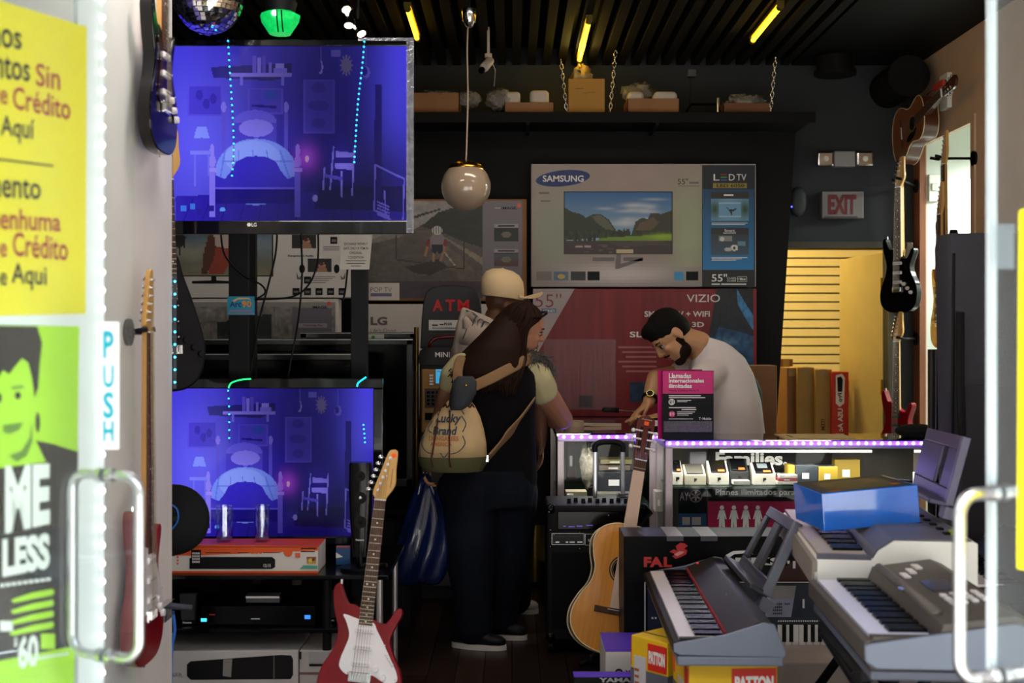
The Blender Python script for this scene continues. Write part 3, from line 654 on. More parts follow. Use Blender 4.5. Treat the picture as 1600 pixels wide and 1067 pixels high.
# classical guitars
CLASSIC = [(0, .365), (-.06, .362), (-.115, .335), (-.141, .285), (-.135, .225), (-.118, .165), (-.126, .105), (-.160, .045), (-.184, -.02), (-.178, -.085), (-.14, -.135), (-.075, -.165), (0, -.172), (.075, -.165), (.14, -.135), (.178, -.085), (.184, -.02), (.160, .045), (.126, .105), (.118, .165), (.135, .225), (.141, .285), (.115, .335), (.06, .362)]
CHEAD = [(-.026, 0), (-.032, .06), (-.038, .15), (-.034, .185), (-.018, .193), (0, .20), (.018, .193), (.034, .185), (.038, .15), (.032, .06), (.026, 0)]
def classical(name, label, M, top_m, side_m, head_m, N=.65, sleeve=None, group=None, guard=None, depth=.095, sticker=None, steel=False):
    T = Thing(name, label, 'guitar', M=M, group=group)
    T.part('sides', MB().prism(XZ(CLASSIC), .004, depth), side_m, smooth='auto', bevel=.004)
    tp = T.part('top', MB().prism(XZ(CLASSIC), -.001, .004), top_m, smooth='auto')
    o = MB()
    for z0, z1 in ((-.003, .006), (depth-.005, depth+.002)):
        pts = [V((x*1.008, 0, .1+(z-.1)*1.006)) for x, z in XZ(CLASSIC)]; o.tube([p+V((0, z0+.003, 0)) for p in pts]+[pts[0]+V((0, z0+.003, 0))], .0028, 6)
    T.part('binding', o, mat('cream_binding', '#dcc9a0', .4))
    hz = .175
    T.part('sound_hole', MB().cyl((0, -.0025, hz), (0, -.0008, hz), .043, n=32), mat('sound_hole_dark', '#050302', .9), tp)
    def ring(r0, r1, y): 
        return MB().rings([[V((r*math.cos(2*PI*j/40), yy, hz+r*math.sin(2*PI*j/40))) for j in range(40)] for r, yy in ((r0, y), (r1, y), (r1, .0), (r0, .0))], closed=True)
    T.part('rosette', ring(.045, .060, -.0028), mat('rosette_dark', '#2a2118', .4), tp)
    T.part('rosette', ring(.0505, .0545, -.0032), mat('rosette_light', '#b59a68', .4), tp)
    br = T.part('bridge', MB().bb(-.095, .095, -.007, 0, -.014, .012), M_rose, bevel=.002)
    T.part('saddle', MB().bb(-.04, .04, -.012, -.005, .004, .007), M_pearl, br)
    if guard: T.part('pickguard', MB().prism(XZ([(.05, .23), (.085, .2), (.10, .12), (.085, .07), (.06, .09), (.052, .14)]), -.003, 0), guard)
    nw = lambda z: .031-.005*(z-.2)/(N-.2)
    T.part('neck', MB().hexa([(-nw(.33)*.9, .0, .33), (nw(.33)*.9, .0, .33), (nw(.33)*.5, .05, .33), (-nw(.33)*.5, .05, .33)], [(-nw(N)*.95, .0, N), (nw(N)*.95, .0, N), (nw(N)*.7, .02, N), (-nw(N)*.7, .02, N)]), head_m, bevel=.004)
    fb = T.part('fretboard', MB().hexa([(-nw(.225), -.006, .225), (nw(.225), -.006, .225), (nw(.225), .001, .225), (-nw(.225), .001, .225)], [(-nw(N), -.006, N), (nw(N), -.006, N), (nw(N), .001, N), (-nw(N), .001, N)]), M_rose)
    for k in range(1, 19):
        z = N*2**(-k/12.0); T.part('fret', MB().bb(-nw(z), nw(z), -.0075, -.005, z-.001, z+.001), M_fret, fb)
    T.part('nut', MB().bb(-.026, .026, -.009, .002, N-.002, N+.003), M_pearl)
    h = T.part('headstock', MB().prism([(x, z+N) for x, z in XZ(CHEAD, 3)], .0, .018), head_m, smooth='auto', bevel=.002)
    for sx in (-1, 1):
        if not steel: T.part('tuner_slot', MB().bb(sx*.017-.006, sx*.017+.006, -.001, .003, N+.04, N+.145), mat('slot_dark', '#20100c', .6), h)
        for i in range(3):
            z = N+.055+i*.036
            T.part('tuner', MB().cyl((sx*.012, -.003, z), (sx*.042, .009 if steel else -.003, z), .004, n=10).ell((sx*.050, .009, z), (.010, .006, .009), n=10, k=6), M_chrome if steel else M_pearl, h, smooth='auto')
    for i in range(6): T.part('string', MB().tube([(-.029+i*.0116, -.011, .004), (-.0215+i*.0086, -.0105, N), ((-1 if i < 3 else 1)*.016, -.002, N+.055+(i if i < 3 else 5-i)*.036)], .0006, 4), M_fret)
    if sleeve: T.part('string_guard_sleeve', MB().hexa([(-.034, -.022, .012), (.030, -.022, .012), (.030, -.012, .012), (-.034, -.012, .012)], [(-.028, -.016, N-.05), (.022, -.016, N-.05), (.022, -.0085, N-.05), (-.028, -.0085, N-.05)]), sleeve, label='pale paper sleeve over the strings')
    if sticker: T.part('sticker', MB().bb(-.010, .010, -.003, -.0005, N+.155, N+.172), sticker, h)
    return T
M_spruce = mat('honey_spruce_top', '#d08a35', .3, var=.12, scale=5, stretch=(14, 1, .6), coat=.5)
M_mahog = mat('red_mahogany', '#5c1f16', .3, var=.2, coat=.5); M_side = mat('dark_wood_sides', '#4b2414', .3, var=.25, coat=.4)
M_sleeve = mat('beige_paper_sleeve', '#cfb3a0', .7, var=.04)
Mc, s = axis_frame(P(963, 956, 5.56), P(1001, 719, 5.74), -.05, .65)
cg = classical('classical_guitar', 'honey coloured classical guitar leaning beside the black amplifier', Mc, M_spruce, M_side, M_mahog, sleeve=M_sleeve, sticker=M_osticker)
squiggle(cg, (-.022, .65+.18), (.022, .65+.18), -.0012, .003, M_wink, 7, .001)
gs = Thing('guitar_stand', 'black stand with a hooked arm behind the honey classical guitar', 'stand', (P(975, 1010, 5.6).x, 5.72, 0))
q = Mc @ V((0, .05, -.172)); x0 = q.x
gs.part('post', MB().tube([(x0+.02, 5.79, .02), (x0+.06, 5.79, .5), P(1018, 800, 5.79), P(1008, 790, 5.79), P(990, 787, 5.77)], .010, 10), M_blk, smooth=True)
for sx in (-1, 1): gs.part('cradle_arm', MB().tube([(x0+.02, 5.78, .10), q+V((sx*.08, .02, -.022)), q+V((sx*.08, -.09, -.022)), q+V((sx*.08, -.11, .02))], .008, 8), M_blk, smooth=True)
gs.part('base_bar', MB().tube([(x0-.12, 5.60, .012), (x0+.02, 5.79, .03), (x0+.12, 5.60, .012)], .010, 8), M_blk, smooth=True)

# guitars on the white partition: hung facing +x, seen along the wall
def wall_frame(x, y, z, face=1, tilt=0, s=1.0, roll=0, yaw=0):
    # face +1: front looks to +x (left wall), -1: front looks to -x (right wall)
    M = Matrix.Translation((x, y, z)) @ Matrix.Rotation(PI/2 if face > 0 else -PI/2+yaw, 4, 'Z') @ Matrix.Rotation(roll, 4, 'Y') @ Matrix.Rotation(tilt, 4, 'X')
    return M @ Matrix.Scale(s, 4)
def hanger(label, wall_x, y, z, face, L=.13, y2=None):
    y1 = y if y2 is None else y2
    t = Thing('guitar_hanger', label, 'hanger', (wall_x, y, z))
    t.part('wall_plate', MB().cyl((wall_x, y, z), (wall_x+face*.012, y, z), .045, n=20), M_blk, smooth='auto')
    t.part('arm', MB().tube([(wall_x+face*.012, y, z), (wall_x+face*L, y1, z)], .008, 8), M_blk, smooth=True)
    t.part('yoke', MB().tube([(wall_x+face*(L+.05), y1-.045, z+.01), (wall_x+face*L, y1-.04, z), (wall_x+face*L, y1+.04, z), (wall_x+face*(L+.05), y1+.045, z+.01)], .009, 8), M_blk, smooth=True)
    return t
M_blkbody = mat('gloss_black_lacquer', '#070708', .15, var=.1, coat=.35)
M_sunb = mat('dark_burst_lacquer', '#2b0f08', .15, var=.6, scale=2.5, coat=1)
c = P(247, 170, 4.25)
u1 = electric('electric_guitar', 'black electric guitar hung high on the white partition', wall_frame(WX+.085, 4.22, c.z, 1, 0, 1.05), M_blkbody, mat('tortoise_guard', '#2a120c', .2, var=.5, coat=.5))
hanger('black wall hanger for the high black guitar on the white partition', WX, 4.22, c.z+.73, 1, .075)
c = P(237, 935, 4.15)
u2 = electric('electric_guitar', 'red and white electric guitar with maple neck hung low on the white partition', wall_frame(WX+.075, 4.08, .584, 1, 0, 1.08), M_redbody, M_pearl, scale=.86)
hanger('black wall hanger for the low maple neck guitar on the white partition', WX, 4.08, .584+.86*1.08, 1, .03)
# dark burst guitar peeking out behind the partition
Mh, s = axis_frame(P(268, 545, 4.84), P(262, 280, 4.84), -.55, .648)
TEAR = [(-.03, .36), (-.06, .30), (-.10, .2), (-.14, .08), (-.15, -.02), (-.12, -.11), (-.05, -.158), (.05, -.158), (.11, -.11), (.135, -.02), (.125, .06), (.09, .18), (.055, .28), (.03, .36)]
b3 = electric('electric_guitar', 'gloss black teardrop guitar body peeking from behind the white partition', Mh, mat('satin_charcoal_lacquer', '#16151a', .45, var=.1, spec=.3), None, outline=TEAR)
# right wall guitars, edge-on
zg = lambda py, D: P(0, py, D).z
r1 = electric('electric_guitar', 'gloss black guitar with maple neck hung on the right wall by the back door', wall_frame(2.50, 8.0, zg(452, 8.0), -1, 0, 1.02, yaw=.5), M_blkbody, M_blkbody)
hanger('black wall hanger for the gloss black guitar by the back door', XR-.02, 8.33, zg(284, 8.1), -1, .2, 8.02)
r2 = electric('electric_guitar', 'red guitar hung low on the right wall under the gloss black guitar', wall_frame(2.49, 8.0, zg(690, 8.0), -1, 0, 1.0, yaw=.5), M_redbody, None)
hanger('black wall hanger for the low red guitar by the back door', XR-.02, 8.33, zg(529, 8.1), -1, .2, 8.02)
r3 = electric('electric_guitar', 'dark brown guitar hung on the right wall behind the gloss black guitar', wall_frame(2.60, 8.27, zg(440, 8.27), -1, 0, 1.0), M_sunb, None, detail=False)
r4 = electric('electric_guitar', 'black guitar with rosewood board hung in front of the lit side room', wall_frame(2.52, 7.22, zg(430, 7.22), -1, 0, 1.0), M_blkbody, None)
hanger('black wall hanger beside the lit side room opening', XR, 7.34, zg(246, 7.3), -1, .2)
M_amber = mat('amber_guitar_lacquer', '#a55a1c', .2, var=.4, scale=3, coat=1)
r5 = electric('electric_guitar', 'amber guitar hung low in front of the lit side room', wall_frame(2.42, 7.0, zg(505, 7.0), -1, 0, .95), M_amber, M_blkbody, detail=False)
za = V((.06, -.95, .22)).normalized(); ya = V((1, 0, 0)); ya = (ya-za*ya.dot(za)).normalized(); xa = ya.cross(za)
Ma = Matrix((xa, ya, za)).transposed().to_4x4(); Ma.translation = (2.57, 8.13, 2.83)
ac = classical('acoustic_guitar', 'brown acoustic guitar mounted slanting high on the right wall', Ma, mat('brown_spruce_top', '#7a4420', .35, var=.15, coat=.4), M_side, M_side, guard=M_blkbody, steel=True)
# ================================================================ TELEVISIONS AND RACK
# generic blue night-time bedroom shown on both lit screens
def bedroom():
    p = Pic(320, 182); p.fill('#3a2fc8', '#2a1fa0'); p.noise(60, .10, 1, 1); p.u = (p.u-.245)/.755
    p.glow(.12, .55, .22, .5, '#6a6cf4', .85); p.glow(.92, .35, .12, .5, '#5a5cf0', .7); p.glow(.62, .25, .1, .5, '#1c10a0', .8)
    p.glow(.80, .80, .3, .25, '#0d0660', .8); p.poly([(0, .86), (.5, .83), (1, .86), (1, 1), (0, 1)], '#2c20a4')
    for k in range(14): p.line(k*.075, .87, k*.075-.05+.006*k, 1, .0016, '#150a66', .8)
    p.poly([(.62, .80), (1, .80), (1, .95), (.60, .93)], '#0a0450', .8)
    p.poly([(.15, .12), (.5, .10), (.5, .16), (.42, .2), (.16, .18)], '#0c0540', .7)   # shadow over shelf
    p.rect(.23, .155, .50, .175, '#8f86f2'); p.rect(.275, .175, .287, .225, '#7f78ea'); p.rect(.455, .175, .467, .225, '#7f78ea')
    for x, h, c in ((.33, .10, '#6a60e0'), (.352, .09, '#8a84f0'), (.372, .10, '#5a50d0'), (.40, .06, '#7a74e8')): p.rect(x, .155-h, x+.014, .155, c)
    p.rect(.42, .125, .48, .155, '#8079ee'); p.rect(.43, .10, .465, .125, '#9b95f6')
    for r in ((.05, .22, .20, .40), (.31, .24, .46, .39), (.55, .19, .685, .50)): p.rect(*r, '#5b52dc'); p.rect(r[0]+.006, r[1]+.01, r[2]-.006, r[3]-.01, '#4a40cc')
    for x, y in ((.10, .28), (.13, .33), (.16, .30)): p.ell(x, y, .015, .03, '#3a2fb0')
    p.ell(.41, .28, .03, .03, '#2a4cc0'); p.line(.33, .34, .43, .35, .004, '#221890')
    p.ell(.615, .24, .03, .03, '#3a30b4'); p.ell(.615, .34, .045, .03, '#3a30b4'); p.ell(.615, .44, .03, .03, '#3a30b4')
    # hanging mobile
    for x, y in ((.625, .12), (.735, .06), (.82, .11)): p.line(x, 0, x, y, .0012, '#6a64e0')
    p.ell(.623, .12, .011, .04, '#a6a0fa'); p.ell(.618, .115, .009, .035, '#2c20b0'); p.rect(.67, .02, .71, .06, '#7a74ec')
    for k in range(12):
        a = 2*PI*k/12; p.line(.735, .11, .735+.028*math.cos(a), .11+.056*math.sin(a), .003, '#8c86b8')
    p.ell(.735, .11, .021, .042, '#8c86b8'); p.ell(.82, .15, .017, .035, '#7f79ee'); p.ell(.815, .145, .011, .024, '#2c20b0')
    # bed: headboard, pillow, quilt, footboard, posts
    for x in (.205, .475): p.line(x, .35, x, .60, .007, '#6058d8'); p.ell(x, .35, .011, .03, '#8a84f0')
    p.ell(.34, .44, .095, .075, '#6a66e6'); p.rect(.245, .44, .435, .60, '#5048d0'); p.ell(.345, .47, .075, .05, '#8f8cf6')
    p.ell(.345, .72, .175, .19, '#7fa4fa'); p.ell(.33, .64, .12, .10, '#93b6ff')
    for k in range(5): p.line(.21+k*.06, .60, .19+k*.075, .76, .003, '#5a78e0', .7)
    p.line(.20, .66, .50, .66, .003, '#5a78e0', .6)
    p.poly([(.17, .74), (.21, .76), (.235, .72), (.26, .66), (.30, .635), (.345, .628), (.39, .635), (.43, .66), (.455, .72), (.48, .76), (.52, .74), (.52, .86), (.17, .86)], '#3a30c4')
    p.line(.17, .815, .52, .815, .003, '#6a62e6'); p.poly([(.17, .82), (.52, .82), (.52, .90), (.17, .90)], '#1a108a')
    for x in (.155, .525): p.rect(x-.013, .69, x+.013, .98, '#8a84f0' if x < .3 else '#6a62dc'); p.ell(x, .66, .016, .035, '#9690f4'); p.ell(x, .60, .010, .04, '#9690f4'); p.rect(x-.02, .70, x+.02, .72, '#a29cf8')
    # lamp and bedside table
    p.poly([(.09, .46), (.13, .46), (.145, .53), (.075, .53)], '#86a0fa'); p.line(.11, .53, .11, .60, .004, '#6a64e4'); p.rect(.06, .60, .15, .62, '#7f8cf4'); p.rect(.075, .62, .085, .80, '#7078ec'); p.rect(.135, .62, .145, .74, '#7078ec')
    # night light
    p.glow(.565, .64, .045, .075, '#c050f0', .95); p.ell(.565, .645, .008, .02, '#ffd0f0')
    # chair, toy chest, tall plant stand
    for x0, y0, x1, y1 in ((.68, .58, .665, .82), (.77, .58, .76, .85), (.64, .70, .635, .82), (.715, .72, .715, .86)): p.line(x0, y0, x1, y1, .0035, '#8f88f2')
    p.poly([(.69, .60), (.765, .61), (.765, .64), (.69, .64)], '#8f88f2'); p.poly([(.685, .67), (.765, .67), (.765, .71), (.685, .70)], '#8f88f2'); p.poly([(.64, .73), (.72, .75), (.715, .77), (.64, .75)], '#5a52d4')
    p.poly([(.86, .22), (.89, .22), (.885, .95), (.85, .95)], '#20147c', .9)
    for a, b_, c_, d_ in ((.86, .68, .985, .76), (.86, .68, .855, .94), (.985, .76, .98, .99), (.855, .94, .925, .99), (.90, .83, .905, .98)): p.line(a, b_, c_, d_, .003, '#7f7af0')
    for k in range(5): p.line(.868, .89+k*.018, .92, .92+k*.018, .0025, '#7f7af0')
    for x, y in ((.02, .91), (.06, .90), (.09, .93), (.14, .91)): p.rect(x, y, x+.022, y+.035, '#3f7fd8' if x < .08 else '#2a2090')
    p.ell(.20, .935, .012, .012, '#6ac0ff'); p.ell(.60, .87, .012, .02, '#a8a4fa')
    lm = .16+.85*np.exp(-((p.u+.05)/.36)**2)+.35*np.exp(-(((p.u-.38)/.2)**2+((p.v-.62)/.22)**2))+.75*np.exp(-((p.u-1.02)/.15)**2)*(1-.6*p.v)+.35*np.exp(-(((p.u-.72)/.07)**2+((p.v-.68)/.12)**2))
    p.c = np.clip(p.c*lm[..., None]*np.array([.92, .80, 1.15]), 0, 1); return p
BED = bedroom()
M_screen = print_mat('lit_screen', .95, .16)
M_bez = mat('glossy_bezel', '#0a0a0d', .14, var=.2, coat=.6)
def screen_on(T, D, rect, par):
    pl = front(D); return BED.put(T, 'screen', onpl(pl, rect, .0), M_screen, par, label='lit screen showing a blue night bedroom')
D = 5.0
T = Thing('television', 'large lit television high on the post showing a blue bedroom', 'television', P(395, 365, D))
a, b = P(145, 62, D), P(645, 366, D)
sl_, sr_ = P(158, 72, D), P(637, 345, D)
T.part('rear_case', MB().hexa([(a.x+.01, D+.03, b.z+.01), (b.x-.01, D+.03, b.z+.01), (b.x-.01, D+.03, a.z-.01), (a.x+.01, D+.03, a.z-.01)], [(a.x+.1, D+.09, b.z+.06), (b.x-.1, D+.09, b.z+.06), (b.x-.1, D+.09, a.z-.06), (a.x+.1, D+.09, a.z-.06)]), M_blk, bevel=.006)
T.part('bezel', MB().bb(a.x, b.x, D-.004, D+.03, sl_.z, a.z).bb(a.x, b.x, D-.004, D+.03, b.z, sr_.z).bb(a.x, sl_.x, D-.004, D+.03, sr_.z, sl_.z).bb(sr_.x, b.x, D-.004, D+.03, sr_.z, sl_.z), M_bez, bevel=.003)
T.part('panel_back', MB().bb(sl_.x, sr_.x, D+.004, D+.028, sr_.z, sl_.z), M_blk)
screen_on(T, D+.002, (158, 72, 637, 345), None)
lettering(T, 'LG', front(D), (393, 348, 401, 354), M_wink, .006, .02)
decal(T, 'logo', front(D), ellpts(389, 351, 3, 3, 16), M_wink, .006)
T.part('wall_bracket', MB().bb(-1.26, -1.12, D+.09, D+.418, 2.15, 2.5), M_blk, bevel=.004)
o = MB(); e = front(D)
for s in ((646, 66, 637, 62), ): pass
T.part('corner_film', MB().bb(sr_.x-.005, b.x+.004, D-.008, D+.005, sr_.z-.05, a.z+.003).bb(P(560, 0, D).x, b.x+.004, D-.008, D+.005, a.z-.006, a.z+.006), mat('shipping_film', '#9a9aa4', .12, .3, alpha=.55, var=.4, scale=30, bump=.6, bscale=40), label='crinkled clear shipping film on the corner')
# lower TV
D = 5.3
T = Thing('television', 'lit television on the rack shelf below the high one, same blue bedroom', 'television', P(380, 880, D))
a, b = P(165, 591, D), P(598, 851, D); sl_, sr_ = P(179, 607, D), P(583, 838, D)
T.part('rear_case', MB().bb(a.x+.02, b.x-.02, D+.03, D+.075, b.z+.02, a.z-.02), M_blk, bevel=.006)
T.part('bezel', MB().bb(a.x, b.x, D-.004, D+.03, sl_.z, a.z).bb(a.x, b.x, D-.004, D+.03, b.z, sr_.z).bb(a.x, sl_.x, D-.004, D+.03, sr_.z, sl_.z).bb(sr_.x, b.x, D-.004, D+.03, sr_.z, sl_.z), M_bez, bevel=.004)
T.part('panel_back', MB().bb(sl_.x, sr_.x, D+.004, D+.028, sr_.z, sl_.z), M_blk)
screen_on(T, D+.002, (179, 607, 583, 838), None)
T.part('stand_neck', MB().bb(-1.2, -1.08, D+.01, D+.05, .575, b.z+.02), M_gloss); T.part('stand_foot', MB().bb(-1.42, -.86, D-.0, D+.16, .5555, .575), M_gloss, bevel=.008)
# LED strings lying over the two screens
M_tealled = mat('teal_led', '#1fb4ff', emit=7)
def led_string(label, pts, D, n, dy=-.012):
    P0 = [P(x, y, D)+V((0, dy, 0)) for x, y in pts]; t = Thing('led_string', label, 'light string', P0[-1], group='LED strings hanging over the screens')
    cp = catmull([tuple(p) for p in P0], 10, False); t.part('wire', MB().tube(cp, .0014, 5), mat('clear_wire', '#2a3a66', .4))
    me = None; acc = [0]
    for i in range(1, len(cp)): acc.append(acc[-1]+(cp[i]-cp[i-1]).length)
    for k in range(n):
        d = acc[-1]*(k+.5)/n; i = max(j for j in range(len(acc)) if acc[j] <= d); i = min(i, len(cp)-2); f = (d-acc[i])/max(1e-6, acc[i+1]-acc[i]); c = cp[i].lerp(cp[i+1], f)
        if me is None: o = t.part('led', MB().ell((0, 0, 0), (.0034, .0026, .0034), n=8, k=6), M_tealled, raw=True, smooth=True); me = o.data
        else: o = bpy.data.objects.new('led', me); COL.objects.link(o); o.parent = t.o
        o.location = t.inv @ c
led_string('teal LED string hanging down the left part of the high screen', [(357, 60), (360, 110), (365, 190), (366, 240), (363, 280)], 5.0, 22)
led_string('teal LED string hanging down the right part of the high screen', [(570, 62), (567, 100), (560, 160), (556, 220), (554, 258)], 5.0, 24)
led_string('short teal LED string hanging on the lower screen over its bed', [(357, 604), (359, 640), (359, 690)], 5.3, 7)
led_string('short teal LED string on the lower screen beside the tower speaker', [(568, 660), (570, 680), (571, 694)], 5.3, 5)
for lab, pts, c, ec in (('green glowing LED wire over the top of the lower television', [(357, 606), (362, 598), (378, 593), (392, 592)], '#18e060', 4), ('teal glowing LED wire on the corner of the lower television', [(558, 604), (560, 598), (572, 589)], '#18c8ff', 4)):
    single('glow_wire', lab, 'light string', MB().tube(catmull([tuple(P(x, y, 5.29)) for x, y in pts], 6, False), .003, 6), mat('glow_'+c[1:], c, emit=ec))
# posts of the TV rack
rk = Thing('television_rack', 'black television rack with tall posts and glass shelves', 'rack', (-1.1, 5.3, 0))
def post(x0, x1, D, zt): rk.part('post', MB().bb(P(x0, 0, D).x, P(x1, 0, D).x, D, D+.07, 0, zt), M_dgrey2, bevel=.004)
M_dgrey2 = mat('charcoal_powder_coat', '#1b1c1f', .55)
post(357, 389, 5.42, 2.5); rk.part('post_channel', MB().bb(P(389, 0, 5.44).x, P(399, 0, 5.44).x, 5.44, 5.48, .56, 2.5), M_blk)
post(548, 573, 5.52, 2.3)
for z, x1, y0 in ((.55, -.49, 4.90), (.335, -.70, 4.92), (.02, -.72, 4.90)): rk.part('shelf', MB().bb(-1.95, x1, y0, 5.62, z-.018, z), M_gloss, bevel=.004)
for x in (-1.93, -.74):
    for y in (4.94, 5.58): rk.part('upright', MB().cyl((x, y, .02), (x, y, .532), .018), M_blk, smooth='auto')
rk.part('back_panel', MB().bb(-1.9, -.76, 5.58, 5.60, .04, .53), M_black)
for y in (4.94, 5.58): rk.part('upright', MB().cyl((-.53, y, 0), (-.53, y, .532), .014), M_alu, smooth='auto')
t = Thing('arc_sticker', 'small blue Arc90 sticker on the rack post', 'sticker', P(373, 490, 5.418)); pl = front(5.418)
decal(t, 'sheet', pl, R4(355, 463, 398, 492), mat('sky_blue_print', '#2a93b8', .5), .001); lettering(t, 'Arc', pl, (359, 470, 377, 480), mat('navy_ink', '#1f3d7a', .5), .003, .03); lettering(t, '90', pl, (378, 470, 393, 480), mat('orange_ink', '#e9902a', .5), .003, .03)
decal(t, 'printed_arc', pl, [(362, 470), (372, 465), (388, 465), (393, 469), (386, 467), (372, 468), (364, 473)], mat('peach_ink', '#e2b47a', .5), .003); lines(t, pl, [(358, 484, 394, 487), (357, 489, 395, 491)], mat('mauve_ink', '#8f7f98', .5), .003)
for lab, pts in (('black cable looping down the rack post to the right', [(345, 366), (352, 400), (380, 430), (408, 445), (414, 458), (398, 468)]), ('black cable hanging from the high television past the post', [(433, 366), (430, 400), (418, 450), (405, 500), (395, 560), (390, 592)]), ('long black cable dropping behind the lower television', [(470, 366), (472, 430), (466, 500), (455, 560), (450, 590)]), ('black cable curving back from the high television to the post', [(497, 366), (496, 410), (482, 445), (455, 464), (400, 468)]), ('thin black cable hanging beside the yellowed notice', [(543, 420), (540, 450), (536, 470)])):
    single('cable', lab, 'cable', MB().tube(catmull([tuple(P(x, y, 5.40)) for x, y in pts], 6, False), .0045, 6), M_blk, smooth=True)
# notice hanging on the second post
t = Thing('paper_notice', 'pale paper notice with printed lines hanging under the high television', 'sign', P(555, 420, 5.35)); pl = front(5.35)
t.part('sheet', MB().hexa([pl.at(x, y) for x, y in ((532, 421), (577, 421), (582, 366), (532, 366))], [pl.at(x, y, -.004) for x, y in ((532, 421), (577, 421), (582, 366), (532, 366))]), mat('aged_paper', '#b9b2aa', .7))
for i, (b_, w_) in enumerate((('EXCHANGE WITHIN 7', 36), ('DAYS ONLY IF ITEM IN', 38), ('ORIGINAL', 20), ('CONDITION', 24))): lettering(t, b_, pl, (556-w_/2, 379+i*7, 556+w_/2, 383+i*7), M_ink, .001, .01)
lines(t, pl, [(540, 407, 572, 408), (542, 411, 570, 412), (548, 415, 564, 416)], M_ink, .001)

# things on the rack
D = 4.95; pl = front(D)
T = Thing('soundbar_box', 'white and orange clock radio box lying on the rack shelf', 'box', P(380, 896, D))
a, b = P(232, 855, D), P(497, 896, D); M_or = mat('orange_print', '#e2581c', .45); M_wb = mat('white_box_print', '#d9d2ce', .5, var=.03)
T.part('carton', MB().bb(a.x, b.x, D, D+.20, .551, a.z), M_wb, bevel=.002)
T.part('top_print', MB().bb(a.x, b.x, D-.001, D+.2, a.z, a.z+.002), mat('red_orange_print', '#c23f1a', .4))
decal(T, 'orange_band', pl, [(232, 858), (300, 866), (497, 856), (497, 860), (300, 868), (232, 868)], M_or); decal(T, 'orange_band', pl, [(232, 850), (497, 853.5), (497, 857), (300, 867), (232, 860)], M_or, .001); decal(T, 'orange_band', pl, R4(232, 892, 497, 896), M_or)
decal(T, 'printed_dock', pl, [(296, 889), (296, 872), (318, 870), (425, 870), (430, 874), (430, 886), (425, 889)], M_ink); decal(T, 'printed_phone', pl, R4(299, 859, 314, 886), M_blk, .003)
for i in range(4):
    for j in range(4): decal(T, 'printed_icon', pl, R4(300.5+i*3.1, 863+j*4.4, 302.6+i*3.1, 866+j*4.4), M_wink, .0045)
lettering(T, '12:15', pl, (412, 881, 423, 886), M_wink, .003, .02)
decal(T, 'printed_badge', pl, ellpts(450, 863, 7, 7, 20), M_or, .003); decal(T, 'price_sticker', pl, R4(461, 864, 469, 871), mat('coral_sticker', '#e2603c', .5), .003)
pc = Pic(16, 14); pc.fill('#7a2a18', '#c8a040').ell(.4, .5, .2, .3, '#e0c050').ell(.7, .4, .15, .2, '#501010'); pc.put(T, 'printed_photo', onpl(pl, (479, 870, 494, 881), .003), PRINT)
decal(T, 'printed_sofa', pl, [(468, 889), (474, 883), (496, 884), (496, 889)], mat('teal_print', '#4f9a8a', .5), .003); lines(T, pl, [(321, 863, 360, 864), (371, 863, 388, 864), (411, 863, 438, 864), (470, 856, 494, 858), (470, 861, 492, 862.5), (268, 862, 274, 863), (268, 868, 273, 869)], M_ink); lines(T, pl, [(363, 862, 368, 865), (392, 861, 397, 865), (399, 861, 403, 865), (405, 861, 409, 865), (276, 869, 279, 872), (276, 874, 279, 877), (276, 879, 279, 882)], M_or, name='printed_icon')
lines(T, Pl((b.x, 0, 0), (1, 0, 0)), [], M_ink) if False else None
# clear cylinders reflected in front of the lower screen: two clear plastic tubes on the box
for x0, x1, y0, lab in ((342, 367, 788, 'clear plastic tube standing before the bed on the lower screen'), (402, 424, 787, 'clear plastic tube beside the first one before the lower screen')):
    c0 = P((x0+x1)/2, 842, 5.12); r = (x1-x0)/2/F*5.12; zt = P(0, y0, 5.12).z; zb_ = .668
    t = Thing('plastic_tube', lab, 'container', (c0.x, 5.08, zb_), group='clear plastic tubes on the clock radio box')
    t.part('wall', MB().rings([[V((c0.x+rr*math.cos(2*PI*j/24), 5.08+rr*math.sin(2*PI*j/24), zz)) for j in range(24)] for rr, zz in ((r, zb_), (r, zt), (r-.002, zt), (r-.002, zb_))], closed=True), pane_mat('clear_plastic', (.93, .95, 1), .16))
    t.part('base', MB().cyl((c0.x, 5.08, zb_), (c0.x, 5.08, zb_+.006), r-.002, n=24), mat('clear_base', '#8a88a8', .2, alpha=.5))
# tower speaker on the shelf
D = 5.0; pl = front(D)
T = Thing('tower_speaker', 'slim black tower speaker on the rack shelf beside the red guitar', 'speaker', P(564, 872, D+.03))
T.part('cabinet', MB().loft([(P(564, y, D+.035), V((w/F*D, 0, 0)), V((0, .035, 0))) for y, w in ((868, 12), (820, 16), (760, 19), (726, 18), (722, 17))], 20, .45), M_gloss, smooth='auto')
for y, r in ((744, 8), (778, 9.5), (816, 9.5)):
    c = P(563, y, D-.001); k = T.part('driver', MB().cyl(c, c+V((0, .01, 0)), r/F*D, n=24), M_blk, smooth='auto'); T.part('dust_cap', MB().ell(c, (r*.3/F*D, .004, r*.3/F*D)), M_steel if y == 778 else M_gloss, k, smooth=True)
lettering(T, 'Panasonic', pl, (556, 842, 569, 845), M_wink, .004, .02)
T.part('base', MB().cyl((P(560, 0, D+.03).x, D+.04, .551), (P(560, 0, D+.03).x, D+.04, .561), .075, n=28).cyl((P(563, 0, D+.03).x, D+.04, .56), (P(563, 0, D+.03).x, D+.04, .62), .018), M_gloss, smooth='auto')
T = Thing('media_case', 'small blue media case standing between the box and tower speaker', 'case', P(535, 872, 5.1)); a, b = P(525, 853, 5.12), P(547, 872, 5.12)
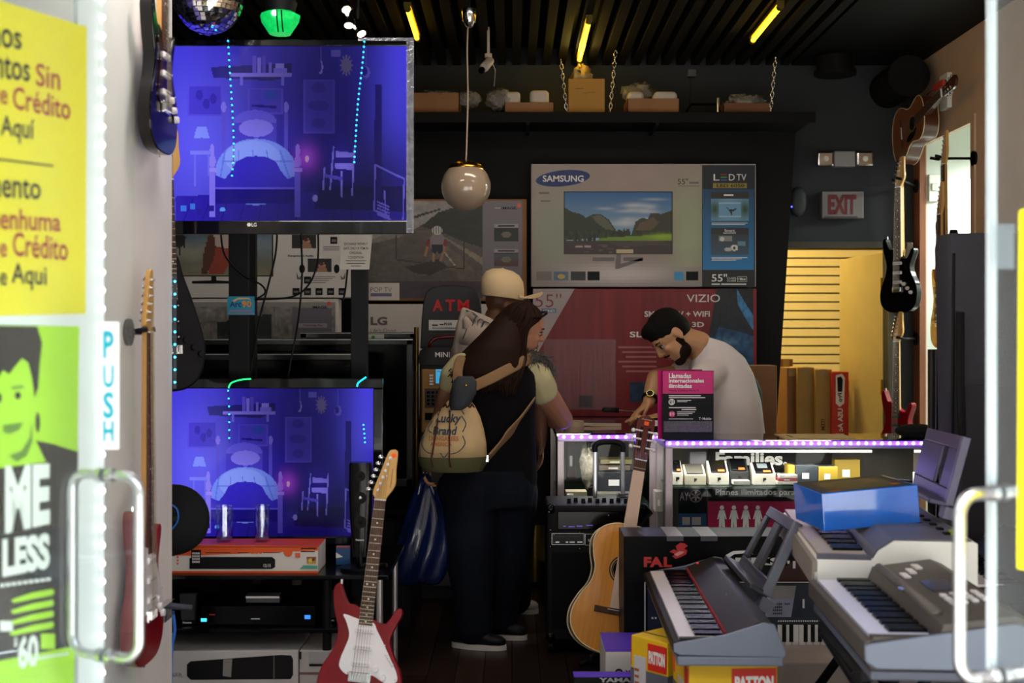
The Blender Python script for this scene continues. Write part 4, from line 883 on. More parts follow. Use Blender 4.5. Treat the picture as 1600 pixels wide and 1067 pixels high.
T.part('case', MB().bb(a.x, b.x, 5.12, 5.135, .551, a.z), mat('blue_case', '#1d4f86', .4), bevel=.002); decal(T, 'cover_band', front(5.12), R4(526, 853, 547, 855), M_or); decal(T, 'cover_shape', front(5.12), [(525, 863), (536, 870), (525, 872)], M_wink)
# small speakers and disc player on the middle shelf
def small_speaker(px0, px1, py0, D, z0, lab):
    a, b = P(px0, py0, D), P(px1, py0, D); t = Thing('satellite_speaker', lab, 'speaker', ((a.x+b.x)/2, D+.04, z0), group='small black speakers on the rack'); w = b.x-a.x; cx = (a.x+b.x)/2
    t.part('cabinet', MB().hexa([(a.x+w*.1, D, z0), (b.x-w*.1, D, z0), (b.x-w*.1, D+.08, z0), (a.x+w*.1, D+.08, z0)], [(a.x, D, a.z), (b.x, D, a.z), (b.x, D+.08, a.z), (a.x, D+.08, a.z)]), M_gloss, bevel=.006)
    t.part('grille', MB().hexa([(a.x+w*.18, D-.003, z0+.02), (b.x-w*.18, D-.003, z0+.02), (b.x-w*.18, D+.002, z0+.02), (a.x+w*.18, D+.002, z0+.02)], [(a.x+w*.08, D-.003, a.z-.006), (b.x-w*.08, D-.003, a.z-.006), (b.x-w*.08, D+.002, a.z-.006), (a.x+w*.08, D+.002, a.z-.006)]), mat('speaker_cloth', '#2c2c30', .8, bump=.3, bscale=300), bevel=.003)
    pl = front(D); bx = (px0+px1)/2; by = HY+(CZ-z0)*F/D-4; lettering(t, 'Panasonic', pl, (bx-8, by-1.5, bx+6, by+1.5), M_wink, .005, .03)
    return t
small_speaker(278, 309, 926, 4.98, .335, 'small black speaker at the partition end of the rack')
small_speaker(505, 527, 920, 5.02, .335, 'small black speaker behind the red guitar body')
T = Thing('disc_player', 'black disc player with blue display on the middle rack shelf', 'player', P(400, 970, 4.96)); a, b = P(314, 953, 4.96), P(492, 953, 4.96)
T.part('case', MB().bb(a.x, b.x, 4.96, 5.2, .337, P(0, 947, 4.96).z), M_gloss, bevel=.003); pl = front(4.96)
decal(T, 'blue_light', pl, R4(314, 966, 323, 971), mat('blue_display', '#38c8ff', emit=2)); decal(T, 'blue_display', pl, R4(476, 961, 485, 967), mat('display_blue', '#2a78e8', emit=1.5)); lines(T, pl, [(392, 966, 406, 967.5)], M_wink); decal(T, 'red_label', pl, R4(327, 959, 336, 961), M_red)
T = Thing('dock_speaker', 'silver fronted small speaker dock on the disc player', 'speaker', P(411, 950, 5.0)); a, b = P(383, 925, 5.0), P(440, 950, 5.0); zt = P(0, 947, 4.96).z
T.part('body', MB().bb(a.x, b.x, 5.0, 5.1, zt, a.z), M_gloss, bevel=.008); T.part('grille', MB().bb(a.x+.004, b.x-.008, 4.996, 5.0, zt+.006, P(0, 934, 5).z), mat('grey_mesh', '#4c4c50', .5), bevel=.002); T.part('chrome_strip', MB().bb(a.x+.004, b.x-.008, 4.993, 5.0, P(0, 934, 5).z, P(0, 931, 5).z), M_chrome)
for px, py, z, lab in ((395, 908, .37, 'pale plastic clip hanging at the back of the rack'), (460, 910, .37, 'grey socket box at the back of the rack')):
    single('socket_box', lab, 'socket', MB().bb(P(px-7, 0, 5.5).x, P(px+7, 0, 5.5).x, 5.55, 5.578, P(0, py+8, 5.5).z, P(0, py-8, 5.5).z), mat('socket_grey', '#77726e', .5), bevel=.004)
D = 4.92; pl = front(D)
T = Thing('soundbar_box', 'long white box with a dark cylinder speaker picture at rack bottom', 'box', P(330, 1067, D)); a, b = P(200, 1017, D), P(466, 1017, D)
T.part('carton', MB().bb(a.x, b.x, D, D+.3, .021, a.z), mat('white_gloss_box', '#c9c2c0', .35, var=.03), bevel=.002)
sp_ = decal(T, 'printed_speaker', pl, [(292, 1038), (298, 1033), (440, 1023), (455, 1024), (458, 1030), (458, 1054), (454, 1061), (298, 1062), (292, 1056)], mat('speaker_print', '#1c1a1b', .5, var=.3), .0015); decal(T, 'printed_band', pl, [(349, 1030), (363, 1029), (361, 1058), (348, 1056)], mat('taupe_print', '#8d8784', .5), .003, sp_); decal(T, 'printed_edge', pl, R4(427, 1024, 429, 1061), mat('seam_print', '#5a5654', .5), .003, sp_); lettering(T, 'AUX IN_', pl, (268, 1051, 286, 1058), M_ink, .002, .0)
T = Thing('radio_box', 'white box with a line drawing beside the cylinder speaker box', 'box', P(492, 1067, D)); a, b = P(468, 1017, D), P(524, 1017, D)
T.part('carton', MB().bb(a.x, b.x, D, D+.3, .021, a.z), mat('warm_white_box', '#bdb3ae', .5, var=.03), bevel=.002); decal(T, 'printed_panel', pl, R4(482, 1018, 512, 1034), M_alu); decal(T, 'printed_bar', pl, R4(483, 1037, 524, 1041), M_ink); decal(T, 'printed_panel', pl, R4(467, 1050, 524, 1054), mat('mauve_print', '#7a5a5c', .5)); lines(T, pl, [(468, 1018, 471, 1030)], M_ink, .003)

# black drum pad poking out behind the partition
c = P(271, 812, 4.75)
T = Thing('cymbal_pad', 'round black drum pad sticking out behind the white partition', 'drum pad', (c.x, 4.8, c.z-.14)); ax = V((.25, -1, .05)).normalized(); X, Y = frame_of(ax)
k = T.part('pad', MB().rings([[c+ax*h+(X*math.cos(2*PI*j/36)+Y*math.sin(2*PI*j/36))*r for j in range(36)] for r, h in ((.125, -.012), (.136, -.004), (.136, .004), (.118, .012), (.02, .016))]), mat('drum_rubber', '#0a0b10', .55), smooth='auto'); T.part('centre_boss', MB().ell(c+ax*.014, (.02, .02, .02)), M_blk, smooth=True)
T.part('cable', MB().tube(catmull([tuple(P(x, y, 4.70)) for x, y in ((262, 785), (276, 795), (278, 812), (270, 825), (262, 828))], 5, False), .0035, 8), mat('blue_cable', '#2a72d8', .4), smooth=True)
T.part('arm', MB().tube([c-ax*.012, c-ax*.05+V((-.12, 0, 0)), c-ax*.05+V((-.2, 0, -.1)), (-1.75, 4.8, .0)], .011, 8), M_blk, smooth=True)
single('blue_trim_cable', 'blue cable running down the lower edge of the white partition', 'cable', MB().tube(catmull([tuple(P(x, y, 4.63)) for x, y in ((270, 955), (273, 985), (268, 1020), (267, 1090))], 5, False), .006, 8), mat('blue_cable', '#2a72d8', .4), smooth=True)
T = Thing('mic_clamp', 'clear plastic clamp with a grey wing bolt on the partition edge', 'clamp', P(262, 948, 4.55)); T.part('bolt', MB().tube([P(240, 952, 4.5), P(262, 946, 4.5), P(300, 950, 4.5)], [.008, .012, .010], 10), mat('grey_rubber', '#3c3c4c', .5), smooth=True); T.part('jaw', MB().bb(WX+.001, WX+.03, 4.42, 4.55, P(0, 965, 4.5).z, P(0, 940, 4.5).z), pane_mat('clear_plastic', (.93, .95, 1), .16)); 
# switched-off televisions leaning in the back
def dark_tv(lab, px0, px1, py0, py1, D, film=False):
    a, b = P(px0, py0, D), P(px1, py1, D); T = Thing('television', lab, 'television', ((a.x+b.x)/2, D+.03, b.z)); bw = .035
    T.part('case', MB().bb(a.x, b.x, D+.004, D+.06, b.z, a.z), M_blk, bevel=.006)
    T.part('bezel', MB().bb(a.x, b.x, D-.012, D+.004, a.z-bw, a.z).bb(a.x, b.x, D-.012, D+.004, b.z, b.z+bw*1.3).bb(a.x, a.x+bw, D-.012, D+.004, b.z, a.z).bb(b.x-bw, b.x, D-.012, D+.004, b.z, a.z), mat('bezel_trim', '#2a2a2c', .2, coat=.5), bevel=.004)
    T.part('screen', MB().bb(a.x+bw, b.x-bw, D-.002, D+.0045, b.z+bw*1.3, a.z-bw), mat('dark_screen', '#050506', .12)); T.part('edge_highlight', MB().bb(a.x, b.x, D-.014, D-.011, a.z-.008, a.z-.003), M_alu)
    for sx in (.25, .75): T.part('foot', MB().bb(a.x+(b.x-a.x)*sx-.06, a.x+(b.x-a.x)*sx+.06, D-.05, D+.1, b.z-.03, b.z), M_gloss, bevel=.004)
    return T
dark_tv('switched-off black television behind the rack, widest of the dark ones', 262, 645, 529, 760, 6.7); dark_tv('switched-off black television in front of the widest dark one', 250, 570, 552, 790, 6.2); t3 = dark_tv('switched-off black television standing behind the widest dark one by the LG carton', 470, 650, 519, 690, 7.1)
T = Thing('green_label', 'small white and green label on the dark television by the LG carton', 'label', P(588, 530, 7.08)); decal(T, 'sheet', front(7.08), R4(573, 522, 600, 531), M_wink, .0); decal(T, 'printed_leaf', front(7.08), ellpts(583, 527, 3, 3, 10), mat('leaf_green', '#4aa03a', .5), .002)
for (x0, x1, y0, y1, h, lab) in ((P(230, 0, 6.1).x, P(640, 0, 6.1).x, 6.10, 6.9, P(0, 790, 6.2).z-.03, 'low black cabinet carrying the dark televisions'), (P(475, 0, 7.0).x, P(638, 0, 7.0).x, 7.0, 7.4, P(0, 690, 7.1).z-.03, 'black cabinet under the rearmost dark television')):
    T = Thing('low_cabinet', lab, 'cabinet', ((x0+x1)/2, (y0+y1)/2, 0)); T.part('body', MB().bb(x0, x1, y0+.02, y1, .05, h-.02), M_blk); T.part('worktop', MB().bb(x0-.01, x1+.01, y0, y1, h-.02, h-.001), M_gloss, bevel=.003)
    for k in range(2): d_ = T.part('door', MB().bb(x0+.01+k*(x1-x0)/2, x0-.01+(k+1)*(x1-x0)/2, y0+.005, y0+.02, .06, h-.03), M_blk, bevel=.003); T.part('handle', MB().bb((x0+x1)/2+(k*2-1)*.04-.006, (x0+x1)/2+(k*2-1)*.04+.006, y0-.01, y0+.005, h*.5, h*.5+.1), M_alu, d_)
    T.part('plinth', MB().bb(x0+.02, x1-.02, y0+.05, y1-.02, 0, .05), M_black)
# ================================================================ CARTONS ON THE BACK WALL
M_gbox = mat('white_tv_carton', '#b9aca8', .5, var=.04)
def tv_carton(lab, rect, D, dep, m, name='tv_carton'):
    x0, y0, x1, y1 = rect; a, b = P(x0, y0, D), P(x1, y1, D); T = Thing(name, lab, 'box', ((a.x+b.x)/2, D+dep/2, b.z)); T.part('carton', MB().bb(a.x, b.x, D, D+dep, b.z, a.z), m, bevel=.004)
    return T, front(D)
# --- Samsung
D = 7.86
T, pl = tv_carton('white 55 inch television carton with blue SAMSUNG oval on the back wall', (830, 256, 1181, 448), D, .17, M_gbox)
M_sblue = mat('deep_blue_print', '#18306e', .45); M_navy = mat('navy_print', '#0d1c30', .4)
pb = Pic(70, 38); pb.fill('#a08d87', '#93847f')
pb.glow(.12, .55, .14, .35, '#8f9c88', .8); pb.glow(.93, .55, .12, .4, '#9aa884', .9); pb.rect(0, .85, 1, 1, '#8f8684', .7); pb.glow(.5, .9, .3, .08, '#d8d0d2', .7); pb.noise(12, .05, 4)
pb.put(T, 'front_print', onpl(pl, (831, 257, 1097, 447), .001), PRINT)
ov = decal(T, 'logo_oval', pl, ellpts(879.5, 278.5, 42.5, 12.5, 40, -.10), M_sblue, .003); lettering(T, 'SAMSUNG', pl, (848, 274, 912, 284), M_wink, .005, .018, ov, rise=0)
p = Pic(116, 66); p.fill('#1c5f9c', '#9ab8cc')
rs_ = np.random.default_rng(5)
for k in range(16): p.glow(.35+.55*rs_.random(), .12+.4*rs_.random(), .05+.08*rs_.random(), .02+.03*rs_.random(), '#d8d8d8', .45)
p.poly([(0, .25), (.08, .33), (.16, .36), (.2, .42), (.26, .37), (.34, .36), (.42, .46), (.48, .62), (.5, .72), (0, .78)], '#26321f'); p.poly([(.26, .40), (.33, .37), (.41, .47), (.46, .62), (.38, .6), (.3, .5)], '#5a5a48')
p.poly([(.63, .64), (.66, .48), (.72, .42), (.77, .44), (.8, .34), (.9, .36), (1, .30), (1, .76), (.6, .76)], '#333322'); p.poly([(.66, .62), (.70, .5), (.77, .46), (.82, .4), (.88, .5), (.8, .62)], '#5e4a36')
for k in range(90):
    x = rs_.random(); y = .66+.12*rs_.random()*(1 if abs(x-.5) > .15 else .6); p.ell(x, y, .014, .03+.05*rs_.random(), ('#141c0e', '#202c12', '#2e4216')[k % 3])
p.poly([(.34, .74), (.66, .71), (1, .68), (1, .80), (.3, .79)], '#6a8a26'); p.glow(.9, .72, .12, .05, '#94b428', .9); p.rect(0, .79, 1, 1, '#3a2a2a'); p.poly([(.4, .8), (.9, .79), (1, .86), (.5, .88)], '#46383a')
for k in range(14): p.ell(.08+.5*rs_.random(), .85+.12*rs_.random(), .03, .01, '#5a4a46')
for x in (.14, .22): p.ell(x, .88, .035, .018, '#a89890')
p.rect(.48, .92, .64, .99, '#c0ae88'); p.rect(0, 0, 1, .014, '#0a0a0a'); p.rect(0, 0, .006, 1, '#0a0a0a'); p.rect(.994, 0, 1, 1, '#0a0a0a'); p.rect(0, .985, 1, 1, '#1a1a1a')
p.put(T, 'printed_landscape', onpl(pl, (881, 299, 1051, 397), .004), PRINT)
decal(T, 'printed_stand', pl, [(963, 397), (970, 397), (970, 412), (1004, 403), (1004, 407), (966, 420), (961, 420)], mat('grey_print', '#6d6668', .5), .003); decal(T, 'printed_base', pl, [(926, 402), (960, 402), (960, 408), (926, 408)], mat('grey_print', '#6d6668', .5), .003); decal(T, 'printed_base', pl, R4(974, 402, 1005, 408), mat('grey_print', '#6d6668', .5), .003)
lettering(T, '55"', pl, (1059, 279, 1075, 288), M_ink, .003, .0); lines(T, pl, [(1077, 284, 1092, 287), (1060, 290, 1093, 291), (842, 300, 858, 303), (845, 313, 860, 315)], mat('grey_print', '#6d6668', .5), .003)
M_ltyel = mat('ochre_print', '#8a7a38', .5)
for x0, x1, c in ((838, 862, '#7a7270'), (865, 888, '#56708a'), (892, 915, '#2a2a2c'), (918, 937, '#0c0c0e'), (1054, 1068, '#3a8fc4'), (1072, 1091, '#0c0c0e')): decal(T, 'feature_badge', pl, R4(x0, 424, x1, 438), mat('badge_'+c[1:], c, .4), .003)
decal(T, 'printed_gem', pl, ellpts(877, 432, 6, 4, 12), mat('ochre_bright', '#c8a860', .5), .005)
side = decal(T, 'side_panel', pl, R4(1097, 258, 1180, 448), M_navy, .003); pg = Pic(24, 46); pg.fill('#0f1c30', '#2080c0').rect(0, 0, 1, .2, '#0c1626').rect(0, .86, 1, 1, '#131518'); pg.put(T, 'side_gradient', onpl(pl, (1098, 259, 1178, 446), .0045), PRINT)
lettering(T, 'L', pl, (1115, 272, 1124, 282), M_wink, .006, 0); lettering(T, 'D', pl, (1139, 272, 1148, 282), M_wink, .006, 0); lettering(T, 'TV', pl, (1151, 272, 1166, 282), M_wink, .006, 0); lines(T, pl, [(1126, 272, 1136, 273.5)], M_red, .006); lines(T, pl, [(1126, 276, 1136, 277.5)], mat('leaf_green', '#4aa03a'), .006); lines(T, pl, [(1126, 280.5, 1136, 282)], mat('mid_blue_ink', '#3a6ac0'), .006)
decal(T, 'model_bar', pl, R4(1114, 286, 1167, 294), M_ltyel, .006); lettering(T, 'LED 6050', pl, (1120, 287.5, 1163, 292.5), M_ink, .008, .01)
p = Pic(34, 30); p.fill('#2a2c2c', '#6a8ca0').rect(0, .25, 1, 1, '#6a98b8').glow(.1, .6, .15, .3, '#2a4a2a', 1).glow(.9, .6, .15, .3, '#2a4a2a', 1).rect(.2, .36, .8, .86, '#a8c4d6').rect(.22, .39, .78, .83, '#6a9ac0').poly([(.4, .52), (.5, .6), (.6, .6), (.7, .52), (.62, .66), (.56, .68), (.54, .84), (.5, .68)], '#16202a').rect(0, 0, 1, .25, '#28282a'); p.put(T, 'printed_photo', onpl(pl, (1111, 300, 1170, 345), .006), PRINT)
p = Pic(34, 30); p.fill('#2a2c30', '#3a5468').rect(.2, .3, .55, .5, '#8a8a88').ell(.3, .42, .06, .08, '#d0d0cc').ell(.62, .74, .1, .12, '#d6d6d4').ell(.62, .74, .04, .05, '#202020').ell(.45, .8, .1, .08, '#b8b8b8').rect(.7, .5, .9, .66, '#5a8aa0').rect(0, 0, 1, .22, '#28282a'); p.put(T, 'printed_photo', onpl(pl, (1111, 356, 1170, 398), .006), PRINT)
lettering(T, 'Smart', pl, (1132, 358, 1148, 362), M_wink, .008, .01); lines(T, pl, [(1131, 303.5, 1146, 306), (1130, 363.5, 1150, 364.5)]+[(1112, 348+i*2, 1168-i*4, 349+i*2) for i in range(2)]+[(1112, 402+i*2, 1168-i*9, 403+i*2) for i in range(3)], M_wink, .008)
lettering(T, '55"', pl, (1112, 428, 1136, 440), M_wink, .006, .01); lettering(T, 'CLASS', pl, (1136, 433, 1150, 436), M_wink, .006, 0); lettering(T, 'CLASSE', pl, (1136, 437, 1150, 440), M_wink, .006, 0); lettering(T, '138cm', pl, (1154, 434, 1165, 438), M_wink, .006, .02); lines(T, pl, [(1112, 443, 1125, 445), (1127, 443, 1166, 445), (1152, 432, 1167, 432.5), (1152, 439.5, 1167, 440), (1152, 432, 1152.5, 440), (1166.5, 432, 1167, 440)], M_wink, .006)
# --- Vizio
M_vred = mat('dark_red_carton', '#7e1a22', .42, var=.18, scale=4, stretch=(6, 1, .5))
T, pl = tv_carton('dark red 55 inch television carton with VIZIO print under the white one', (833, 451, 1182, 651), D, .17, M_vred)
decal(T, 'white_corner', pl, [(833, 451), (898, 451), (835, 560), (833, 560)], mat('light_grey_print', '#b3a6a8', .5), .002); lettering(T, '55"', pl, (836, 459, 877, 480), mat('rose_ink', '#8c3a44', .5), .004, -.01); decal(T, 'series_tag', pl, R4(846, 482, 869, 489), mat('slate_blue_print', '#5a78a0', .5), .004); lettering(T, 'SERIES', pl, (849, 483.5, 867, 488), M_wink, .005, .01)
lettering(T, 'VIZIO', pl, (1073, 460, 1125, 472), M_wink, .004, 0)
lettering(T, 'SMART TV + WIFI', pl, (1007, 486, 1109, 495), M_wink, .004, .02); lettering(T, 'LED + 3D', pl, (1036, 503, 1100, 511), M_wink, .004, .02); lettering(T, 'SLIM', pl, (984, 518, 1024, 527), M_wink, .004, .02)
lines(T, pl, [(966+(i % 3)*6, 541+i*7.5, 1026, 544+i*7.5) for i in range(6)], mat('pale_red_ink', '#a8666a', .5), .003)
p = Pic(64, 110); p.fill('#14161c', '#10243c'); p.poly([(.55, .0), (1, .35), (1, .55), (.6, .2)], '#3a7ab0'); p.poly([(.2, .5), (.6, .55), (1, .62), (1, 1), (0, 1), (.1, .7)], '#1c4a78'); p.glow(.4, .7, .3, .06, '#5a90b8', .7); p.noise(20, .5, 6); p.put(T, 'printed_photo', (lambda f=onpl(pl, (1098, 451, 1177, 570), .003): lambda u, v: pl.at(1120+(-20*v)+u*(1177-1120+20*v), 451+v*119, .003))(), PRINT)
decal(T, 'carry_hole', pl, R4(905, 618, 926, 636), M_black, .003); decal(T, 'printed_photo', pl, R4(984, 597, 1030, 628), mat('dusk_blue_print', '#1c3350', .5, var=.5, scale=20), .003)
T.part('painted_reflection', MB().bb(P(850, 0, D).x, P(962, 0, D).x, D-.006, D-.004, P(0, 640, D).z, P(0, 530, D).z), mat('painted_reflection', '#d8c8d4', .25, alpha=.10, var=.5, scale=8, stretch=(20, 1, .4), bump=.5, bscale=30), label='pale see-through sheet painting a light reflection over the red print')  # streaky light reflection on the red carton, painted as a pale translucent sheet
# --- POP TV carton with a road cyclist
D = 7.9
T, pl = tv_carton('brown edged television carton with a road cyclist photo and POP TV print', (573, 311, 823, 470), D, .14, M_card)
p = Pic(120, 80); p.fill('#8a8684', '#5a5048')
p.poly([(.10, .0), (.62, 0), (.62, .2), (.1, .35), (0, .4), (0, 0)], '#948f8c'); p.poly([(0, .45), (.22, .36), (.40, .20), (.62, .08), (.74, .10), (.74, 1), (0, 1)], '#5c5450')
p.poly([(.34, .26), (.45, .12), (.62, .03), (.74, .02), (.74, .48), (.62, .42), (.5, .34)], '#2a2c22'); p.poly([(.30, .30), (.40, .30), (.74, .78), (.74, 1), (.70, 1)], '#6a6056'); p.poly([(.48, .36), (.74, .58), (.74, .66), (.6, .5)], '#8a7d70'); p.noise(60, .18, 8, 50)
p.poly([(0, .30), (.47, .07), (.47, .09), (.0, .34)], '#3c3a38'); p.poly([(.0, .83), (.74, .82), (.74, 1), (.0, 1)], '#4a3c48'); p.noise(20, .2, 9, 30)
p.poly([(.24, .68), (.45, .60), (.52, .68), (.4, .76), (.3, .74)], '#38302c'); p.line(.42, .38, .56, .66, .004, '#b0a8a0'); p.line(.18, .12, .18, .60, .004, '#383432'); p.line(.18, .60, .62, .70, .004, '#383432'); p.line(.62, .05, .62, .70, .004, '#2c2a28')
p.rect(.74, 0, 1, 1, '#77707a')
p.put(T, 'front_print', onpl(pl, (576, 314, 816, 466), .002), PRINT)
# cyclist drawn as flat print
M_skin_p = mat('skin_print', '#a07860', .6); M_jer = mat('jersey_print', '#8a8088', .6); M_jred = mat('jersey_red', '#8a3038', .6); M_jnavy = mat('jersey_navy', '#2c3440', .6)
c_ = decal(T, 'printed_rider', pl, [(672, 372), (676, 366), (690, 365), (696, 372), (694, 388), (691, 392), (676, 392), (673, 386)], M_jer, .004)
decal(T, 'printed_shorts', pl, [(674, 382), (692, 382), (692, 394), (686, 397), (683, 392), (680, 397), (675, 394)], M_jnavy, .005, c_); decal(T, 'printed_sleeve', pl, [(672, 372), (667, 376), (665, 384), (670, 386)], M_jred, .005, c_); decal(T, 'printed_sleeve', pl, [(695, 372), (698, 380), (697, 386), (692, 382)], M_jred, .005, c_)
for pts in ([(666, 384), (670, 386), (666, 401), (662, 400)], [(694, 384), (697, 386), (690, 409), (686, 408)], [(676, 394), (680, 397), (679, 409), (675, 409)]): decal(T, 'printed_limb', pl, pts, M_skin_p, .005, c_)
decal(T, 'printed_helmet', pl, ellpts(683, 360, 8.5, 7, 20), mat('helmet_print', '#c8c4c4', .5), .006, c_); lines(T, pl, [(677+i*4, 354, 678+i*4, 365) for i in range(4)], M_jnavy, .007, c_, 'printed_vent')
for y0, c1, c2 in ((356, '#141618', '#1a2a22'), (395, '#4a5a68', '#5a3020')):
    q = Pic(24, 14); q.fill(c1, c2).ell(.5, .5, .2, .25, '#8a8468', .6); q.rect(0, 0, 1, .06, '#101010'); q.put(T, 'printed_photo', onpl(pl, (772, y0, 810, y0+21), .004), PRINT)
    decal(T, 'caption_tab', pl, R4(772, y0-6, 810, y0), mat('tab_grey', '#a09aa0', .5), .004); lines(T, pl, [(778, y0-4, 804, y0-2)], M_ink, .005)
lines(T, pl, [(773, 324, 782, 326)], mat('pale_ink', '#a8a0a8', .5), .004); lettering(T, 'IMAGE.', pl, (784, 323, 808, 327), M_ink, .004, .02); decal(T, 'red_dot', pl, ellpts(811, 321, 3.2, 3.2, 12), mat('coral_sticker', '#e2603c'), .004)
decal(T, 'brand_tab', pl, R4(576, 442, 624, 469), M_wb, .004); lettering(T, 'POP TV', pl, (579, 449, 612, 456), M_ink, .006, -.015); decal(T, 'printed_strip', pl, R4(579, 458, 612, 463), mat('slate_violet', '#6a6a8a', .5), .006)
# --- LG carton
T, pl = tv_carton('plain white LG carton with grey print under the cyclist carton', (573, 475, 823, 650), D, .14, M_wb)
M_lgi = mat('grey_logo_ink', '#6a6466', .5); lettering(T, 'LG', pl, (579, 495, 605, 508), M_lgi, .003, .04); lettering(T, "Life's Good", pl, (579, 513, 618, 520), M_lgi, .003, -.005)
# --- left cartons
D = 7.6
T, pl = tv_carton('white television carton with athlete photo and Exceptional Audio print', (190, 262, 570, 465), D, .16, M_wb)
p = Pic(80, 40); p.fill('#3d6288', '#86805e').glow(.8, .35, .3, .2, '#9aa4b0', .6).glow(.3, .5, .3, .2, '#b0a890', .5).noise(12, .12, 11); p.rect(.985, 0, 1, 1, '#0c0c0e'); p.rect(0, .965, 1, 1, '#0c0c0e')
p.poly([(.47, .0), (.70, 0), (.74, .3), (.76, .6), (.80, .96), (.68, .96), (.64, .72), (.58, .96), (.46, .96), (.48, .6), (.5, .3)], '#9a3a28'); p.poly([(.5, .12), (.63, .12), (.63, .42), (.52, .4)], '#c2b2aa'); p.poly([(.46, .15), (.50, .12), (.52, .4), (.5, .66), (.44, .96), (.40, .96), (.42, .5)], '#5a2c20'); p.poly([(.14, .2), (.22, .12), (.27, .2), (.26, .45), (.235, .34), (.22, .58), (.20, .36), (.17, .55), (.165, .35)], '#141210')
p.put(T, 'printed_athlete', onpl(pl, (240, 355, 427, 432), .003), PRINT); decal(T, 'printed_stand', pl, [(330, 432), (338, 432), (338, 438), (358, 439), (358, 443), (300, 443), (300, 439), (330, 438)], M_ink, .003)
lettering(T, 'Exceptional Audio', pl, (450, 398, 490, 402), M_ink, .003, .03)
for r in ((456, 366, 494, 388), (481, 404, 518, 425)):
    q = Pic(20, 14); q.fill('#181614', '#201c1a'); q.ell(.6, .5, .13, .25, '#c09078'); q.poly([(.35, 1), (.5, .5), (.75, .6), (.85, 1)], '#a87860'); q.ell(.58, .4, .1, .12, '#5a1818'); q.put(T, 'printed_photo', onpl(pl, r, .003), PRINT)
for x in (472, 526): decal(T, 'printed_loudspeaker', pl, ellpts(x, 420, 4.5, 7, 16), M_ink, .003); decal(T, 'printed_arrow', pl, [(x-9, 425), (x-5, 434), (x-1, 430), (x-2, 437), (x-8, 436)] if x < 500 else [(x+14, 425), (x+10, 434), (x+6, 430), (x+7, 437), (x+13, 436)], mat('grey_print', '#6d6668'), .003)
for x, y in [(475, 432)]+[(457+i*18, 450) for i in range(5)]+[(516, 370)]: decal(T, 'feature_icon', pl, R4(x, y, x+11, y+11), M_ink, .003); lines(T, pl, [(x+2, y+4, x+9, y+8)], mat('grey_print', '#6d6668'), .004, name='icon_print')
lines(T, pl, [(487, 432+i*3, 524-i*5, 433+i*3) for i in range(4)]+[(505, 385+i*2.5, 530, 386+i*2.5) for i in range(3)], mat('grey_print', '#6d6668'), .003)
T, pl = tv_carton('grey carton with a field photo under the athlete carton', (190, 467, 528, 655), D, .16, M_wb)
p = Pic(90, 54); p.fill('#908a88', '#5c5a54').noise(60, .3, 13, 30); p.poly([(.3, .25), (.62, .14), (.62, .75), (.3, .75)], '#2a2e2e'); p.rect(.30, .40, .62, .75, '#3a443c'); p.noise(80, .35, 14, 20); p.rect(.74, .08, .98, .55, '#6e6874'); p.rect(.0, .0, 1, .06, '#9a9492'); p.poly([(.0, .3), (.3, .22), (.3, .25), (.0, .33)], '#6c6866'); p.rect(.74, .46, .98, .75, '#4a4a46', .6); p.put(T, 'front_print', onpl(pl, (260, 472, 524, 600), .002), PRINT)
lettering(T, 'IMAGE.', pl, (488, 478, 512, 482), M_ink, .004, .02); decal(T, 'caption_tab', pl, R4(466, 505, 511, 512), mat('tab_grey', '#a09aa0'), .004); lettering(T, 'Tube Image Flex', pl, (474, 506.5, 504, 510.5), M_ink, .005, 0); decal(T, 'red_dot', pl, ellpts(514, 474, 3.2, 3.2, 12), mat('coral_sticker', '#e2603c'), .004)
# ================================================================ CASH MACHINE
D = 7.0; pl = front(D)
T = Thing('cash_machine', 'mini cash machine with red ATM sign and blue screen behind the customers', 'cash machine', P(705, 938, D)); M_atm = mat('tan_atm_face', '#a5793c', .4, .1, var=.05); M_topg = mat('graphite_plastic', '#2b2a2d', .5)
a, b = P(655, 560, D), P(757, 560, D)
T.part('cabinet', MB().bb(a.x, b.x, D+.02, D+.42, .0, a.z-.03), M_topg, bevel=.01)
T.part('face', MB().hexa([(a.x+.012, D+.005, .95), (b.x-.012, D+.005, .95), (b.x-.012, D+.03, .95), (a.x+.012, D+.03, .95)], [(a.x+.012, D+.0, a.z-.06), (b.x-.012, D+.0, a.z-.06), (b.x-.012, D+.03, a.z-.06), (a.x+.012, D+.03, a.z-.06)]), M_atm, bevel=.008); T.part('lower_door', MB().bb(a.x+.012, b.x-.012, D+.0, D+.03, .08, .94), mat('atm_door_grey', '#5a5350', .4), bevel=.006)
hd = T.part('header', MB().loft([(P(706, y, D+.02), V((w/F*D, 0, 0)), V((0, .03, 0))) for y, w in ((570, 51), (556, 52), (548, 50), (543, 44))], 16, .4), M_topg, smooth='auto'); lettering(T, 'MINI BANK', front(D-.01), (680, 550, 738, 558), M_alu, .004, .01, hd)
tp = T.part('sign_panel', MB().prism([((x-800)/F*D, CZ-(y-HY)/F*D) for x, y in ((655, 545), (657, 500), (660, 470), (664, 456), (672, 449), (690, 445), (715, 445), (735, 448), (746, 455), (750, 468), (753, 500), (756, 545))], D+.08, D+.16), M_topg, smooth='auto', bevel=.006)
M_atmred = mat('red_lit_sign', '#a01414', emit=.10, ecol='#e01a1a'); 
for ch, x0, x1 in (('A', 676, 692), ('T', 696, 711), ('M', 715, 733)): lettering(T, ch, front(D+.08), (x0, 468, x1, 486), M_atmred, .003, .03, tp)
